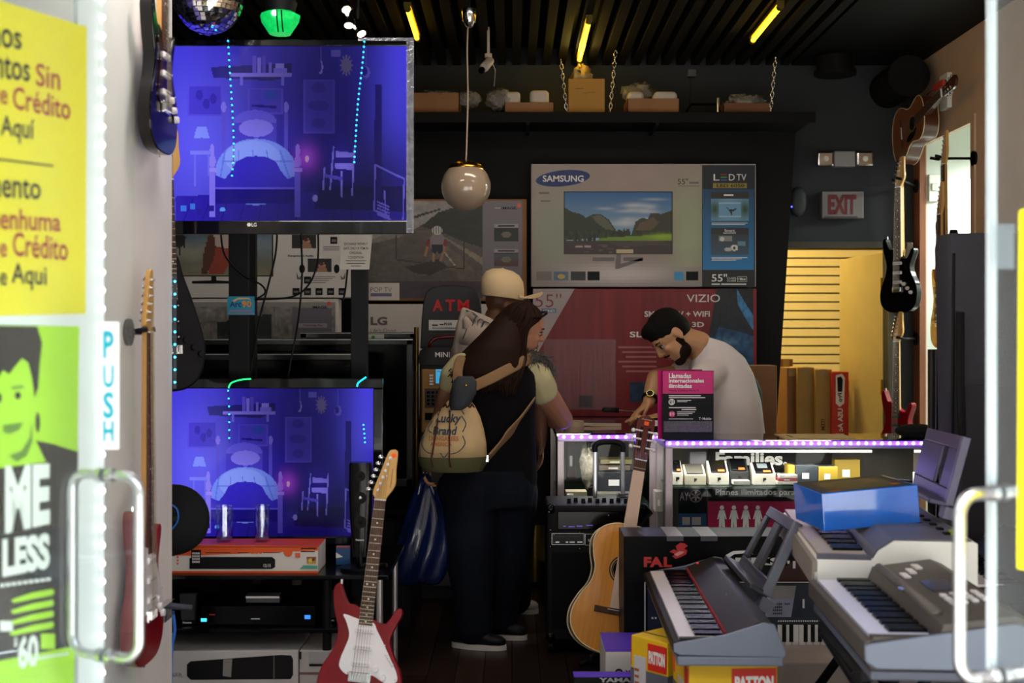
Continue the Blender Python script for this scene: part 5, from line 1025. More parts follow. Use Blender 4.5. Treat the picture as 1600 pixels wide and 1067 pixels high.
decal(T, 'label', front(D+.08), R4(670, 500, 735, 516), M_wink, .002, tp); lines(T, front(D+.08), [(675, 507, 684, 509), (687, 506, 693, 508), (675, 512, 730, 513)], M_ink, .004, tp); lettering(T, 'PLUS', front(D+.08), (694, 504, 706, 508), M_ink, .004, .03, tp)
T.part('red_arch', MB().tube([P(x, y, D+.07) for x, y in ((670, 545), (673, 534), (680, 528), (700, 526), (730, 526), (738, 534), (740, 545))], .010, 8), mat('red_gloss_trim', '#7a1712', .25, coat=.5), smooth=True)
sc = decal(T, 'screen', front(D), R4(681, 577, 712, 599), mat('blue_lit_screen', '#37a8e0', emit=.7), .003); decal(T, 'screen_title', front(D), R4(683, 579, 689, 581), M_wink, .005, sc)
for i in range(4): T.part('function_key', MB().bb(P(671, 0, D).x, P(677, 0, D).x, D-.006, D+.004, P(0, 588+i*4.5, D).z, P(0, 585+i*4.5, D).z), M_alu, bevel=.001)
kp_ = T.part('keypad_plate', MB().bb(P(664, 0, D).x, P(698, 0, D).x, D-.004, D+.006, P(0, 636, D).z, P(0, 607, D).z), mat('keypad_grey', '#4c4038', .4), bevel=.003)
for i in range(4):
    for j in range(4): T.part('key', MB().bb(P(667+i*7, 0, D).x, P(672+i*7, 0, D).x, D-.010, D-.003, P(0, 615+j*6, D).z, P(0, 611+j*6, D).z), M_alu if i == 3 else M_blk, kp_, bevel=.001)
T.part('side_rail', MB().cyl((P(650, 0, D).x, D+.03, 0), (P(650, 0, D).x, D+.03, 1.55), .014), mat('bronze_rail', '#7a6238', .3, .9), smooth='auto'); decal(T, 'cash_slot', front(D), R4(664, 645, 720, 656), M_black, .004)
T = Thing('steel_bin', 'brushed steel waste bin standing by the back counter', 'bin', (P(836, 0, 7.45).x, 7.48, 0)); c = V((P(836, 0, 7.45).x, 7.48, 0)); T.part('drum', MB().lathe([(.10, .03), (.105, .36), (.105, .37)], 28, Matrix.Translation(c)), mat('bin_steel', '#b09050', .22, 1, var=.1), smooth='auto'); T.part('base_ring', MB().lathe([(.108, 0), (.108, .03)], 28, Matrix.Translation(c)), M_blk); T.part('lid', MB().lathe([(.11, .37), (.108, .40), (.06, .43), (.01, .435)], 28, Matrix.Translation(c)), M_blk, smooth='auto')
# ================================================================ SHELF TOP THINGS
zs = 2.866; D = 7.72
def open_box(lab, px0, px1, py0, dep, m, fill, name='open_carton'):
    a, b = P(px0, py0, D), P(px1, py0, D); x0, x1, z1_ = a.x, b.x, a.z; T = Thing(name, lab, 'box', ((x0+x1)/2, D+dep/2, zs)); t_ = .005
    T.part('carton', MB().bb(x0, x1, D, D+t_, zs, z1_).bb(x0, x1, D+dep-t_, D+dep, zs, z1_).bb(x0, x0+t_, D, D+dep, zs, z1_).bb(x1-t_, x1, D, D+dep, zs, z1_).bb(x0, x1, D, D+dep, zs, zs+t_), m)
    if fill: T.part('flap', MB().hexa([(x0, D+dep, z1_), (x1, D+dep, z1_), (x1, D+dep+.004, z1_), (x0, D+dep+.004, z1_)], [(x0, D+dep+.05, z1_+.08), (x1, D+dep+.05, z1_+.08), (x1, D+dep+.054, z1_+.08), (x0, D+dep+.054, z1_+.08)]), m)
    return T, x0, x1, z1_
M_film = mat('crumpled_film', '#8c8884', .25, alpha=.6, var=.4, scale=14, bump=.8, bscale=18); M_foam = mat('white_foam', '#b9b2ac', .6)
def crumple(T, name, c, r, m, seed=0):
    b_ = MB().ell(c, r, n=18, k=12); rr = np.random.default_rng(seed)
    b_.v = [p+V((rr.normal(0, .12)*r[0], rr.normal(0, .12)*r[1], rr.normal(0, .14)*r[2])) for p in b_.v]; return T.part(name, b_, m, smooth=True)
T, x0, x1, zt = open_box('open brown carton with grey film on the shelf beside the high television', 641, 718, 145, .25, M_card, False); crumple(T, 'packing_film', ((x0+x1)/2, D+.12, zt-.01), ((x1-x0)*.47, .11, .04), M_film, 1); crumple(T, 'film_tail', (x1+.06, D+.06, zt-.03), (.07, .04, .05), M_film, 5)
T, x0, x1, zt = open_box('open brown carton with two white rolls on the overhead shelf', 788, 866, 160, .25, M_card, False); T.part('foam_block', MB().bb(x0+.0, x0+.1, D+.03, D+.16, zs+.01, zt+.075), M_foam, bevel=.02, seg=4); T.part('foam_block', MB().bb(x0+.16, x0+.28, D+.03, D+.16, zs+.01, zt+.085), M_foam, bevel=.025, seg=4); crumple(T, 'packing_film', (x0-.03, D+.08, zt+.03), (.09, .06, .07), M_film, 2)
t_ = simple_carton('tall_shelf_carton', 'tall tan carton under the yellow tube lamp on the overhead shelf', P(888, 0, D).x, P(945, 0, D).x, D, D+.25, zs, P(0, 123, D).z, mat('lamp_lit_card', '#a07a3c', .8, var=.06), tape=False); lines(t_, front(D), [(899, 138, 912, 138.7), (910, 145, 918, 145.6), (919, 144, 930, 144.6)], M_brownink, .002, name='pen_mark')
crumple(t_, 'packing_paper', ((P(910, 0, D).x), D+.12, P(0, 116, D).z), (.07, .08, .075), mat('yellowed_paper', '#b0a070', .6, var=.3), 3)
T, x0, x1, zt = open_box('open brown carton with rounded white foam beside the tall tan carton', 980, 1062, 154, .25, M_card, False); T.part('foam_block', MB().bb(x0+.005, x0+.11, D+.03, D+.16, zs+.01, zt+.055), M_foam, bevel=.03, seg=4); T.part('foam_block', MB().bb(x0+.17, x0+.32, D+.03, D+.16, zs+.01, zt+.055), M_foam, bevel=.03, seg=4); crumple(T, 'packing_film', (x0+.1, D+.2, zt+.06), (.12, .05, .07), M_film, 4)
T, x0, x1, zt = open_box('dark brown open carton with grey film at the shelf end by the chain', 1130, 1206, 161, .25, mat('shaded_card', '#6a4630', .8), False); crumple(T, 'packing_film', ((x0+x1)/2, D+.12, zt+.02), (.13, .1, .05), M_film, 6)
T = Thing('metal_bracket', 'small black folding bracket with a chrome knob on the overhead shelf', 'bracket', P(1100, 176, 7.8)); T.part('bar', MB().tube([P(1072, 175, 7.8), P(1080, 163, 7.8), P(1124, 163, 7.8), P(1124, 177, 7.8)], .008, 8), M_gloss); T.part('knob', MB().cyl(P(1122, 175, 7.79), P(1122, 153, 7.79), .010), M_chrome, smooth='auto'); T.part('cable', MB().tube(catmull([tuple(P(x, y, 7.8)) for x, y in ((1078, 116), (1079, 140), (1076, 165))], 5, False), .003, 6), M_blk); T.part('junction_box', MB().bb(P(1074, 0, 7.8).x, P(1087, 0, 7.8).x, 7.78, 7.84, P(0, 120, 7.8).z, P(0, 109, 7.8).z), mat('junction_grey', '#3a3a3c', .5), bevel=.003)
# chains that carry the shelf
def chain(lab, p0, p1, n):
    T = Thing('shelf_chain', lab, 'chain', p0); L = (p1-p0).length/n; d = (p1-p0).normalized(); X, Y = frame_of(d); me = []
    for k in range(2):
        s = X if k == 0 else Y; pts = [d*(L*.62*math.sin(t))+s*(L*.30*math.cos(t)) for t in [2*PI*i/12 for i in range(13)]]
        o = T.part('link', MB().tube(pts, L*.10, 6), M_steel, smooth=True, raw=True); me.append(o.data); o.location = T.inv @ (p0+d*(L*(k+.5)))
    for i in range(2, n): o = bpy.data.objects.new('link', me[i % 2]); COL.objects.link(o); o.parent = T.o; o.location = T.inv @ (p0+d*(L*(i+.5)))
    return T
chain('steel link chain at the left of the tall tan carton', P(886, 178, 7.63), P(876, 92, 7.63), 11); chain('steel link chain at the right of the tall tan carton', P(953, 178, 7.63), P(962, 80, 7.63), 12); chain('steel link chain at the end of the overhead shelf', P(1204, 175, 7.63), P(1212, 88, 7.63), 11)
# ================================================================ LAMPS UNDER THE CEILING
M_tubeY = mat('yellow_tube', '#ffd23a', emit=9, ecol='#ffc21e'); M_tubecap = mat('tube_cap', '#6a5a20', .4, .5)
for x, y0, y1, lab, w_ in ((-.57, 6.75, 7.40, 'yellow tube lamp under the slats beside the high television', 9), (1.455, 6.72, 7.45, 'yellow tube lamp under the slats over the counter', 9), (.435, 7.0, 7.95, 'yellow tube lamp over the tall tan carton', 16)):
    zl = ZC-.055 if y0 != 7.0 else ZC-.06; T = Thing('tube_lamp', lab, 'lamp', (x, (y0+y1)/2, zl), group='yellow tube lamps under the slat ceiling'); T.part('tube', MB().cyl((x, y0, zl), (x, y1, zl), .013), M_tubeY, smooth='auto'); T.part('fixture', MB().bb(x-.02, x+.02, y0-.03, y1+.03, zl+.013, zl+.033), M_tubecap)
    for yy in (y0-.02, y1+.02): T.part('end_cap', MB().cyl((x, yy-.02, zl), (x, yy+.02, zl), .018), M_tubecap, smooth='auto')
light('tube_glow', 'POINT', (.435, 7.85, 3.2), 9, (1, .72, .15), .05)
T = Thing('globe_pendant', 'white glass globe pendant on a long pale cord over the customers', 'lamp', P(733, 20, 6.5)); D = 6.5; c = P(728, 291, D)
T.part('globe', MB().ell(c, (.131, .131, .131), n=36, k=24), mat('opal_glass', '#9a8674', .12, var=.04, coat=.6), smooth=True); T.part('brass_cap', MB().ell(c+V((0, 0, .09)), (.095, .095, .046), n=28, k=12), mat('aged_brass', '#a88038', .25, 1), smooth=True); zc_ = ZC-.005
cz0 = P(733, 38, D).z; T.part('cord', MB().tube(catmull([tuple(c+V((0, 0, .13))), tuple(P(729, 230, D)), tuple(P(731, 150, D)), tuple(P(730, 80, D)), tuple(P(731, 44, D))], 6, False), .0042, 8), mat('pale_cord', '#a8907c', .6), smooth=True)
T.part('canopy', MB().lathe([(.006, -.0), (.022, .01), (.034, .04), (.040, .085), (.04, .10)], 20, Matrix.Translation(P(733, 44, D))), M_chrome, smooth='auto'); T.part('stem', MB().cyl(P(733, 20, D), V((P(733, 20, D).x, D, ZC)), .008), M_blk)
# disco ball
c = P(325, 0, 4.82); r = .132
T = Thing('mirror_ball', 'mirror disco ball hanging in front of the high television', 'disco ball', c+V((0, 0, r))); o = MB(); nr = 22
for i in range(nr):
    t0, t1 = -PI/2+PI*(i+.08)/nr, -PI/2+PI*(i+.92)/nr; k = max(4, int(44*math.cos((t0+t1)/2)))
    for j in range(k):
        a0, a1 = 2*PI*(j+.06)/k, 2*PI*(j+.94)/k; jit = V((rng.normal(), rng.normal(), rng.normal()))*.0006
        o.add([c+jit*(q+1)*.7+V((math.cos(t)*math.cos(a_), math.cos(t)*math.sin(a_), math.sin(t)))*r*1.012 for q, (t, a_) in enumerate(((t0, a0), (t0, a1), (t1, a1), (t1, a0)))], [(0, 1, 2, 3)])
k = T.part('mirror_tile', o, mat('mirror_tile', '#f2f2f4', .05, 1, var=.02)); k['kind'] = 'stuff'; T.part('core', MB().ell(c, (r, r, r), n=28, k=18), mat('ball_core', '#1c1e2a', .5), smooth=True); T.part('hanger', MB().cyl(c+V((0, 0, r)), (c.x, c.y, ZC), .004).cyl(c+V((0, 0, r-.006)), c+V((0, 0, r+.02)), .02), M_chrome, smooth='auto')
# green lamp
c = P(438, 35, 5.15); T = Thing('green_lamp', 'glowing green faceted party lamp above the high television', 'lamp', c+V((0, 0, .05))); T.part('bowl', MB().rings([[c+V((rr*math.cos(2*PI*j/10), rr*math.sin(2*PI*j/10), z)) for j in range(10)] for rr, z in ((.045, -.05), (.078, .0), (.084, .028), (.06, .04))]), mat('green_glass', '#0d9a45', .15, emit=.8, ecol='#10d060', var=.5, scale=30)); T.part('bulb', MB().ell(c+V((-.01, -.075, .02)), (.012, .012, .012)), mat('green_bulb', '#d0ffe0', emit=12), smooth=True)
for sx in (-.0, .02): T.part('strap', MB().tube([c+V((sx, -.086, .03)), c+V((sx, -.06, -.03)), c+V((sx, -.045, -.05))], .003, 6), M_blk)
T.part('housing', MB().lathe([(.06, .04), (.07, .08), (.05, .12), (.01, .125)], 20, Matrix.Translation(c)), M_blk, smooth='auto'); T.part('stem', MB().cyl(c+V((0, 0, .12)), (c.x, c.y, ZC), .008), M_blk)
# spot lamps
T = Thing('spot_track', 'black ceiling track with small bright chrome spotlights', 'lamp', P(545, 0, 6.0)); M_spotlit = mat('lit_spot', '#ffeccc', emit=4); T.part('rail', MB().bb(-.84, -.80, 5.6, 6.7, ZC-.03, ZC), M_blk)
for px, py, tx in ((541, 15, .35), (545, 40, .05), (565, 53, .45)):
    c = P(px, py, 6.1); ax = V((tx, -.35, -.9)).normalized(); T.part('can', MB().cyl(c-ax*.08, c, .022, .032, n=18), M_chrome, smooth='auto'); T.part('lens', MB().cyl(c+ax*.000, c+ax*.003, .022, n=18), M_spotlit); T.part('arm', MB().cyl(c-ax*.06, (c.x-.01, c.y, ZC-.03), .006), M_blk)
# security camera
T = Thing('security_camera', 'small white security camera under the dark ceiling', 'camera', P(757, 85, 7.3)); c = P(757, 105, 7.3); T.part('body', MB().capsule(c, .028, c+V((.03, .06, .05)), .026), mat('camera_white', '#a8a4a8', .4), smooth=True); T.part('mount', MB().cyl(P(763, 90, 7.36), P(763, 84, 7.36), .022).cyl(P(763, 84, 7.36), V((P(763, 84, 7.36).x, 7.36, ZC)), .008), mat('camera_white', '#a8a4a8'), smooth='auto'); T.part('lens', MB().cyl(c+V((-.02, -.035, -.03)), c+V((-.012, -.02, -.018)), .018), M_gloss); T.part('cable', MB().tube([P(765, 88, 7.36), P(774, 110, 7.4), P(772, 135, 7.45)], .003, 6), M_alu)
# emergency light, exit sign, detector
D = 8.37; pl = front(D)
T = Thing('emergency_light', 'emergency light with two square lamp heads above the exit sign', 'lamp', P(1318, 262, D)); a, b = P(1302, 237, D), P(1335, 261, D); T.part('body', MB().bb(a.x, b.x, D-.03, D+.029, b.z, a.z), mat('dim_white_plastic', '#8f8a8c', .5), bevel=.006)
for x0, x1 in ((1275, 1300), (1336, 1362)): a, b = P(x0, 238, D), P(x1, 261, D); h_ = T.part('lamp_head', MB().bb(a.x, b.x, D-.05, D+.029, b.z, a.z), M_chrome, bevel=.012); T.part('bulb', MB().ell(((a.x+b.x)/2, D-.05, (a.z+b.z)/2), (.02, .01, .02)), mat('clear_bulb', '#d8d4cc', .1), h_, smooth=True)
T = Thing('exit_sign', 'unlit EXIT sign with dark red letters above the back door', 'sign', P(1314, 343, D)); a, b = P(1282, 300, D), P(1347, 342, D); T.part('housing', MB().bb(a.x, b.x, D-.04, D+.029, b.z, a.z), mat('exit_face', '#6f6a6c', .5), bevel=.005); lettering(T, 'EXIT', front(D-.04), (1294, 304, 1338, 335), mat('exit_red', '#5e1d20', .5), .002, .05); decal(T, 'base_strip', front(D-.04), R4(1288, 338, 1340, 341), mat('exit_strip', '#3a3436', .5), .002)
T = Thing('motion_detector', 'dim round detector with a tiny blue light left of the exit sign', 'detector', P(1247, 330, D)); T.part('dome', MB().ell(P(1247, 315, D+.02), (.065, .03, .10)), mat('detector_grey', '#2c3034', .5), smooth=True); T.part('indicator', MB().ell(P(1237, 323, D-.012), (.006, .004, .006)), mat('blue_pin', '#5a60ff', emit=3))
# thermostat bits on the beige wall
T = Thing('junction_box', 'white junction box with a red connector high on the beige wall', 'junction box', (XR, 7.85, 3.05)); T.part('plate', MB().bb(XR-.03, XR, 7.72, 7.86, 2.93, 3.15), mat('switch_white', '#dfe2dc'), bevel=.004); T.part('red_plug', MB().bb(XR-.055, XR-.03, 7.74, 7.92, 3.07, 3.11), mat('red_plug', '#c03a24', .5), bevel=.004); T.part('tag', MB().bb(XR-.022, XR-.018, 7.97, 8.06, 2.95, 3.05), mat('tag_paper', '#a89c94', .7)); T.part('wire', MB().tube(catmull([(XR-.03, 7.92, 3.09), (XR-.03, 8.1, 3.08), (XR-.03, 8.2, 3.02)], 5, False), .004, 6), M_red)
# ================================================================ DISPLAY COUNTERS
M_frame = mat('anodised_frame', '#c9bcc0', .35, .6, var=.03); M_casein = mat('case_interior', '#4a4640', .6); M_top = pane_mat('counter_glass', (.8, .85, .85), .35)
CT = 1.0
def case(lab, x0, x1, y0, y1, shelf_z, pw=.034):
    T = Thing('display_case', lab, 'display case', ((x0+x1)/2, (y0+y1)/2, 0), group='glass display counters')
    T.part('plinth', MB().bb(x0, x1, y0+.01, y1, 0, .12), M_blk); T.part('floor_panel', MB().bb(x0+.01, x1-.01, y0+.015, y1-.01, .12, .14), M_casein); T.part('back_panel', MB().bb(x0+.01, x1-.01, y1-.03, y1-.012, .14, .955), M_casein)
    for x in (x0, x1-pw):
        for y in (y0, y1-pw): T.part('corner_post', MB().bb(x, x+pw, y, y+pw, .12, .965), M_frame, bevel=.002)
    T.part('front_rail', MB().bb(x0, x1, y0, y0+.025, .958, .985), M_frame, bevel=.002); T.part('rear_rail', MB().bb(x0, x1, y1-.025, y1, .958, .985), M_frame); T.part('bottom_rail', MB().bb(x0, x1, y0, y0+.025, .10, .14), M_frame)
    for x in (x0, x1-.025): T.part('side_rail', MB().bb(x, x+.025, y0+.025, y1-.025, .958, .985), M_frame)
    T.part('top_glass', MB().bb(x0-.004, x1+.004, y0-.004, y1+.004, .985, CT), M_top)
    T.part('front_pane', MB().bb(x0+pw, x1-pw, y0+.008, y0+.013, .14, .958), M_glass)
    for x in (x0+.008, x1-.013): T.part('side_pane', MB().bb(x, x+.005, y0+pw, y1-pw, .14, .958), M_glass)
    for z in shelf_z: T.part('glass_shelf', MB().bb(x0+.02, x1-.02, y0+.03, y1-.04, z-.008, z), mat('shelf_glass', '#2c4038', .1, alpha=.45))
    return T
LX0, LX1, LY = P(871, 0, 6.35).x, P(1011, 0, 6.35).x+.05, 6.35
case('short glass display counter beside the customers and the black amplifier', LX0, LX1, LY, 7.55, (.62,))
RX0, RX1, RY = P(1040, 0, 5.95).x, P(1460, 0, 5.95).x+.05, 5.95
rc = case('long glass display counter full of phone boxes behind the keyboards', RX0, RX1, RY, 6.34, (P(0, 758, RY+.1).z,))
M_purple = mat('purple_led', '#8f7cff', emit=16, ecol='#8478ff'); M_ltape = mat('purple_led_tape', '#b89cff', .4, emit=4.5, ecol='#6434ff')
led_strip('counter_led_strip', 'violet LED strip along the edge of the short counter', V((LX0+.01, LY-.002, .982)), V((LX1-.0, LY-.002, .982)), 11, (0, -1, 0), M_purple, M_ltape, .010, .008)
led_strip('counter_led_strip', 'long violet LED strip along the edge of the phone counter', V((RX0, RY-.002, .984)), V((RX1-.02, RY-.002, .984)), 35, (0, -1, 0), M_purple, M_ltape, .010, .008)
T = Thing('case_tube_light', 'bright white tube light inside the long display counter', 'lamp', (1.2, RY+.05, .92)); M_tubeW = mat('white_tube', '#fff8e8', emit=8)
for a, b in ((1125, 1362), (1429, 1456)): T.part('tube', MB().cyl((P(a, 0, RY+.05).x, RY+.05, P(0, 705, RY+.05).z), (P(b, 0, RY+.05).x, RY+.05, P(0, 705, RY+.05).z), .0055), M_tubeW, smooth='auto')
light('case_light', 'AREA', (1.35, RY+.08, .915), 5, (1, .95, .85), 1.2, .05)
light('case_light', 'AREA', (.5, LY+.1, .925), 2, (1, .94, .88), .4, .05)
# posters inside the long case
D = 6.25; pl = front(D)
T = Thing('black_poster', 'black poster reading Families standing inside the long display counter', 'poster', P(1200, 756, D)); a, b = P(1107, 699, D), P(1300, 756, D); T.part('board', MB().bb(a.x, b.x, D, D+.01, b.z, a.z), mat('black_board', '#1a1819', .6)); lettering(T, 'Families.', pl, (1118, 706, 1230, 727), M_wink, .002, .035); lettering(T, 'm', pl, (1208, 738, 1230, 746), M_wink, .002, .03)
D = 6.10; pl = front(D)
T = Thing('magenta_poster', 'magenta poster with four white figures and Planes ilimitados print', 'poster', P(1200, 835, D)); a, b = P(1106, 762, D), P(1275, 836, D); T.part('board', MB().bb(a.x, b.x, D, D+.008, b.z, a.z), mat('magenta_print', '#a8124c', .5)); decal(T, 'black_band', pl, R4(1106, 761, 1275, 783), M_ink); lettering(T, 'Planes ilimitados para f', pl, (1118, 764, 1251, 776), M_wink, .003, .02)
for i in range(4):
    x = 1128+i*18.7; g_ = decal(T, 'printed_figure', pl, [(x-4, 797), (x+4, 797), (x+7.5, 811), (x+5.5, 811), (x+4, 806), (x+5, 829), (x+1, 829), (x, 814), (x-1, 829), (x-5, 829), (x-4, 806), (x-5.5, 811), (x-7.5, 811)], M_wink, .003); decal(T, 'printed_head', pl, ellpts(x, 793, 3.4, 3.6, 14), M_wink, .003, g_)
T = Thing('dark_poster', 'dark glossy poster with tuning fork emblem beside the magenta poster', 'poster', P(1083, 828, D)); a, b = P(1060, 762, D), P(1104, 828, D); T.part('board', MB().bb(a.x, b.x, D, D+.008, b.z, a.z), mat('dark_board', '#0f1216', .3)); M_mau = mat('mauve_light_print', '#9a8088', .5); lettering(T, 'AY', pl, (1062, 769, 1076, 782), M_mau, .002, .01)
ring = MB().rings([[pl.at(1087+r_*math.cos(2*PI*j/28), 775+r_*math.sin(2*PI*j/28), o_) for j in range(28)] for r_, o_ in ((8.8, .002), (9.8, .002), (9.8, .003), (8.8, .003))], closed=True); T.part('emblem_ring', ring, M_mau)
for k in range(3):
    a_ = k*PI/3+PI/6; q = (math.cos(a_), math.sin(a_)); n_ = (-q[1], q[0]); decal(T, 'emblem_fork', pl, [(1087+q[0]*s*7.6+n_[0]*w_*1.2, 775+q[1]*s*7.6+n_[1]*w_*1.2) for s, w_ in ((1, -1), (1, 1), (-1, 1), (-1, -1))], M_mau, .002)
q = decal(T, 'blue_panel', pl, R4(1060, 802, 1104, 825), mat('petrol_blue_print', '#1c3f66', .5)); decal(T, 'tile_photo', pl, R4(1066, 808, 1078, 820), M_frame, .003, q); decal(T, 'tile_photo', pl, R4(1081, 808, 1095, 820), M_frame, .003, q)
# open phone boxes on the glass shelf
zsh = P(0, 758, RY+.1).z; M_phone = mat('phone_glass', '#0a0b0e', .1); M_wbox = mat('white_card_box', '#d8d2c6', .5, var=.02); M_bbox = mat('black_card_box', '#26272a', .5)
def phone_box(px0, px1, ytop, ylip, lab, m, D=RY+.10, phone=True, tag_=None, screen=None):
    a, b = P(px0, 0, D).x, P(px1, 0, D).x; zt, zl = P(0, ytop, D+.08).z, P(0, ylip, D).z; T = Thing('phone_box', lab, 'phone box', ((a+b)/2, D+.06, zsh), group='open phone boxes on the glass shelf'); w_ = .004
    prof = [(D, zsh+.001), (D, zl), (D+.09, zt), (D+.10, zt), (D+.10, zsh+.001)]
    bx = T.part('tray', MB().add([(x, y, z) for x in (a, b) for y, z in prof], [tuple(range(5)), tuple(range(9, 4, -1))]+[(i, i+5, (i+1) % 5+5, (i+1) % 5) for i in range(5)]), m, bevel=.002)
    d_ = V((0, .09, zt-zl)); n_ = V((0, -(zt-zl), .09)).normalized()
    f = lambda u, v, o: V((a+(b-a)*u, D, zl))+d_*v+n_*o
    T.part('phone' if phone else 'lining', MB().hexa([f(.1, .06, .002), f(.9, .06, .002), f(.9, .94, .002), f(.1, .94, .002)], [f(.1, .06, .008), f(.9, .06, .008), f(.9, .94, .008), f(.1, .94, .008)]), M_phone if phone else M_casein, bevel=.002)
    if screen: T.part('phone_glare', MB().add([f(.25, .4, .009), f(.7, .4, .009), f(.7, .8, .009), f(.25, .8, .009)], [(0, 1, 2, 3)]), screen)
    if tag_: T.part('price_tag', MB().hexa([f(.45, .02, .010), f(.78, .02, .010), f(.78, .18, .010), f(.45, .18, .010)], [f(.45, .02, .012), f(.78, .02, .012), f(.78, .18, .012), f(.45, .18, .012)]), M_osticker)
    cx, cz = (a+b)/2, (zl+zsh)/2; k = .35*(zl-zsh)*.5; T.part('logo', MB().prism([(cx-k*.7, cz+k), (cx+k*.8, cz+k), (cx+k, cz+k*.2), (cx+k*.6, cz-k*.3), (cx, cz-k*.4), (cx-k*.2, cz-k), (cx-k*.7, cz-k)], D-.0012, D-.0002), M_ink)
    return T
phone_box(1050, 1067, 720, 739, 'white phone box at the frame post of the long counter', M_wbox, tag_=1)
phone_box(1070, 1103, 726, 742, 'pale empty phone box between two white ones', mat('cream_card_box', '#bcb29e', .5), phone=False)
phone_box(1108, 1139, 720, 740, 'white phone box with black phone and orange tag', M_wbox, tag_=1)
phone_box(1141, 1170, 717, 737, 'dark grey phone box with black phone', M_bbox, RY+.13, tag_=1)
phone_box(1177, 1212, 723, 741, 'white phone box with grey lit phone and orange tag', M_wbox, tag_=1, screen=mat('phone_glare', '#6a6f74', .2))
def case_box(nm, lab, px0, px1, y0, y1, D, dep, m, cat='box', inner=None, bev=.002):
    a, b = P(px0, y0, D), P(px1, y1, D); T = Thing(nm, lab, cat, ((a.x+b.x)/2, D+dep/2, b.z)); T.part('box', MB().bb(a.x, b.x, D, D+dep, b.z, a.z), m, bevel=bev)
    if inner: T.part('opening', MB().bb(a.x+.008, b.x-.008, D+.008, D+dep-.008, a.z, a.z+.0012), inner)
    T.part('label', MB().bb(a.x+(b.x-a.x)*.3, a.x+(b.x-a.x)*.6, D-.0015, D, b.z+(a.z-b.z)*.3, b.z+(a.z-b.z)*.6), M_wink); return T
M_ybox = mat('yellow_box', '#a3862e', .5, var=.05); M_slate = mat('slate_box', '#2c323a', .5)
case_box('accessory_box', 'clear plastic box behind the pale empty phone box', 1078, 1104, 706, 756, RY+.22, .05, mat('translucent_box', '#8a8890', .2, alpha=.75)); case_box('accessory_box', 'flat white box with orange tag under the dark phone box', 1146, 1172, 751, 757.5, RY+.06, .06, M_wbox)
case_box('accessory_box', 'yellow wooden box beside the slate box on the shelf', 1232, 1242, 727, 757, RY+.12, .1, M_ybox); case_box('accessory_box', 'slate grey box between the yellow boxes on the shelf', 1243, 1278, 727, 757, RY+.12, .1, M_slate); case_box('accessory_box', 'open yellow box with dark inside on the shelf', 1279, 1309, 729, 757, RY+.12, .1, M_ybox, inner=M_slate); case_box('accessory_box', 'tall yellow box at the end of the yellow row', 1304, 1344, 718, 757, RY+.24, .06, M_ybox)
for i, y in enumerate((752, 747, 742)): case_box('striped_card_pack', 'red and white card pack in a small stack, %s' % ('lowest', 'middle', 'topmost')[i], 1214+i*2, 1246, y, y+5, RY+.08, .06, M_wbox if i != 1 else mat('rose_pack', '#b04a5c', .5))
for i in range(7):
    x0 = 1346+(i % 3)*27+i*2; y0 = 722+(i//3)*9
    T = Thing('smartphone', 'dark phone lying loose in the lit counter past the yellow boxes', 'phone', P(x0, y0, RY+.2), group='loose phones in the counter'); c = V((P(x0+13, 0, RY+.15).x, RY+.1+(2-i//3)*.07, zsh+.012+(i % 2)*.001)); m_ = Matrix.Translation(c) @ Matrix.Rotation(.3*(i-3), 4, 'Z'); T.part('body', MB().box((0, 0, 0), (.06, .045, .008), m_), M_gloss, bevel=.003); T.part('screen', MB().box((0, 0, .005), (.05, .037, .001), m_), mat('phone_screen_grey', '#5a5c60', .15))
case_box('label_card', 'white price card with a barcode at the counter end', 1428, 1452, 738, 757, RY+.05, .02, M_wbox)
# contents of the short case
case_box('tool_case', 'black tool case inside the short display counter', 934, 990, 737, 768, LY+.30, .2, mat('charcoal_plastic', '#2a2c33', .5)); case_box('paper_stack', 'stack of papers on the black tool case in the short counter', 936, 985, 727, 735, LY+.32, .16, mat('paper_stack', '#6a5c4c', .7, var=.5, scale=60, stretch=(1, 1, 12))); case_box('paper_stack', 'yellowed folder on top of the papers in the short counter', 938, 988, 718, 725, LY+.32, .16, mat('folder', '#82784a', .7)); case_box('small_carton', 'small pale carton at the post of the short counter', 884, 917, 768, 800, LY+.1, .1, mat('pale_card', '#a59a80', .7)); case_box('small_carton', 'white adapter box beside the pale carton in the short counter', 886, 896, 772, 783, LY+.06, .02, M_wbox); case_box('small_carton', 'grey carton under the tool case in the short counter', 930, 985, 771, 800, LY+.2, .2, mat('grey_card', '#77736a', .7)); case_box('hanging_pack', 'dark hanging pack at the rear of the short counter', 886, 900, 690, 745, LY+.45, .03, mat('maroon_pack', '#3c2224', .6))
T = Thing('bubble_wrap', 'crumpled clear bubble wrap hanging in the short display counter', 'packaging', P(915, 760, LY+.24)); crumple(T, 'sheet', P(918, 726, LY+.24), (.04, .03, .11), mat('bubble_film', '#a8a090', .15, alpha=.7, var=.5, scale=40, bump=1, bscale=60), 9)
case_box('leaflet_stack', 'stack of white leaflets at the side of the long counter', 1024, 1036, 768, 800, RY+.28, .1, mat('leaflet', '#aaa49c', .6, var=.4, scale=60, stretch=(1, 1, 12)))
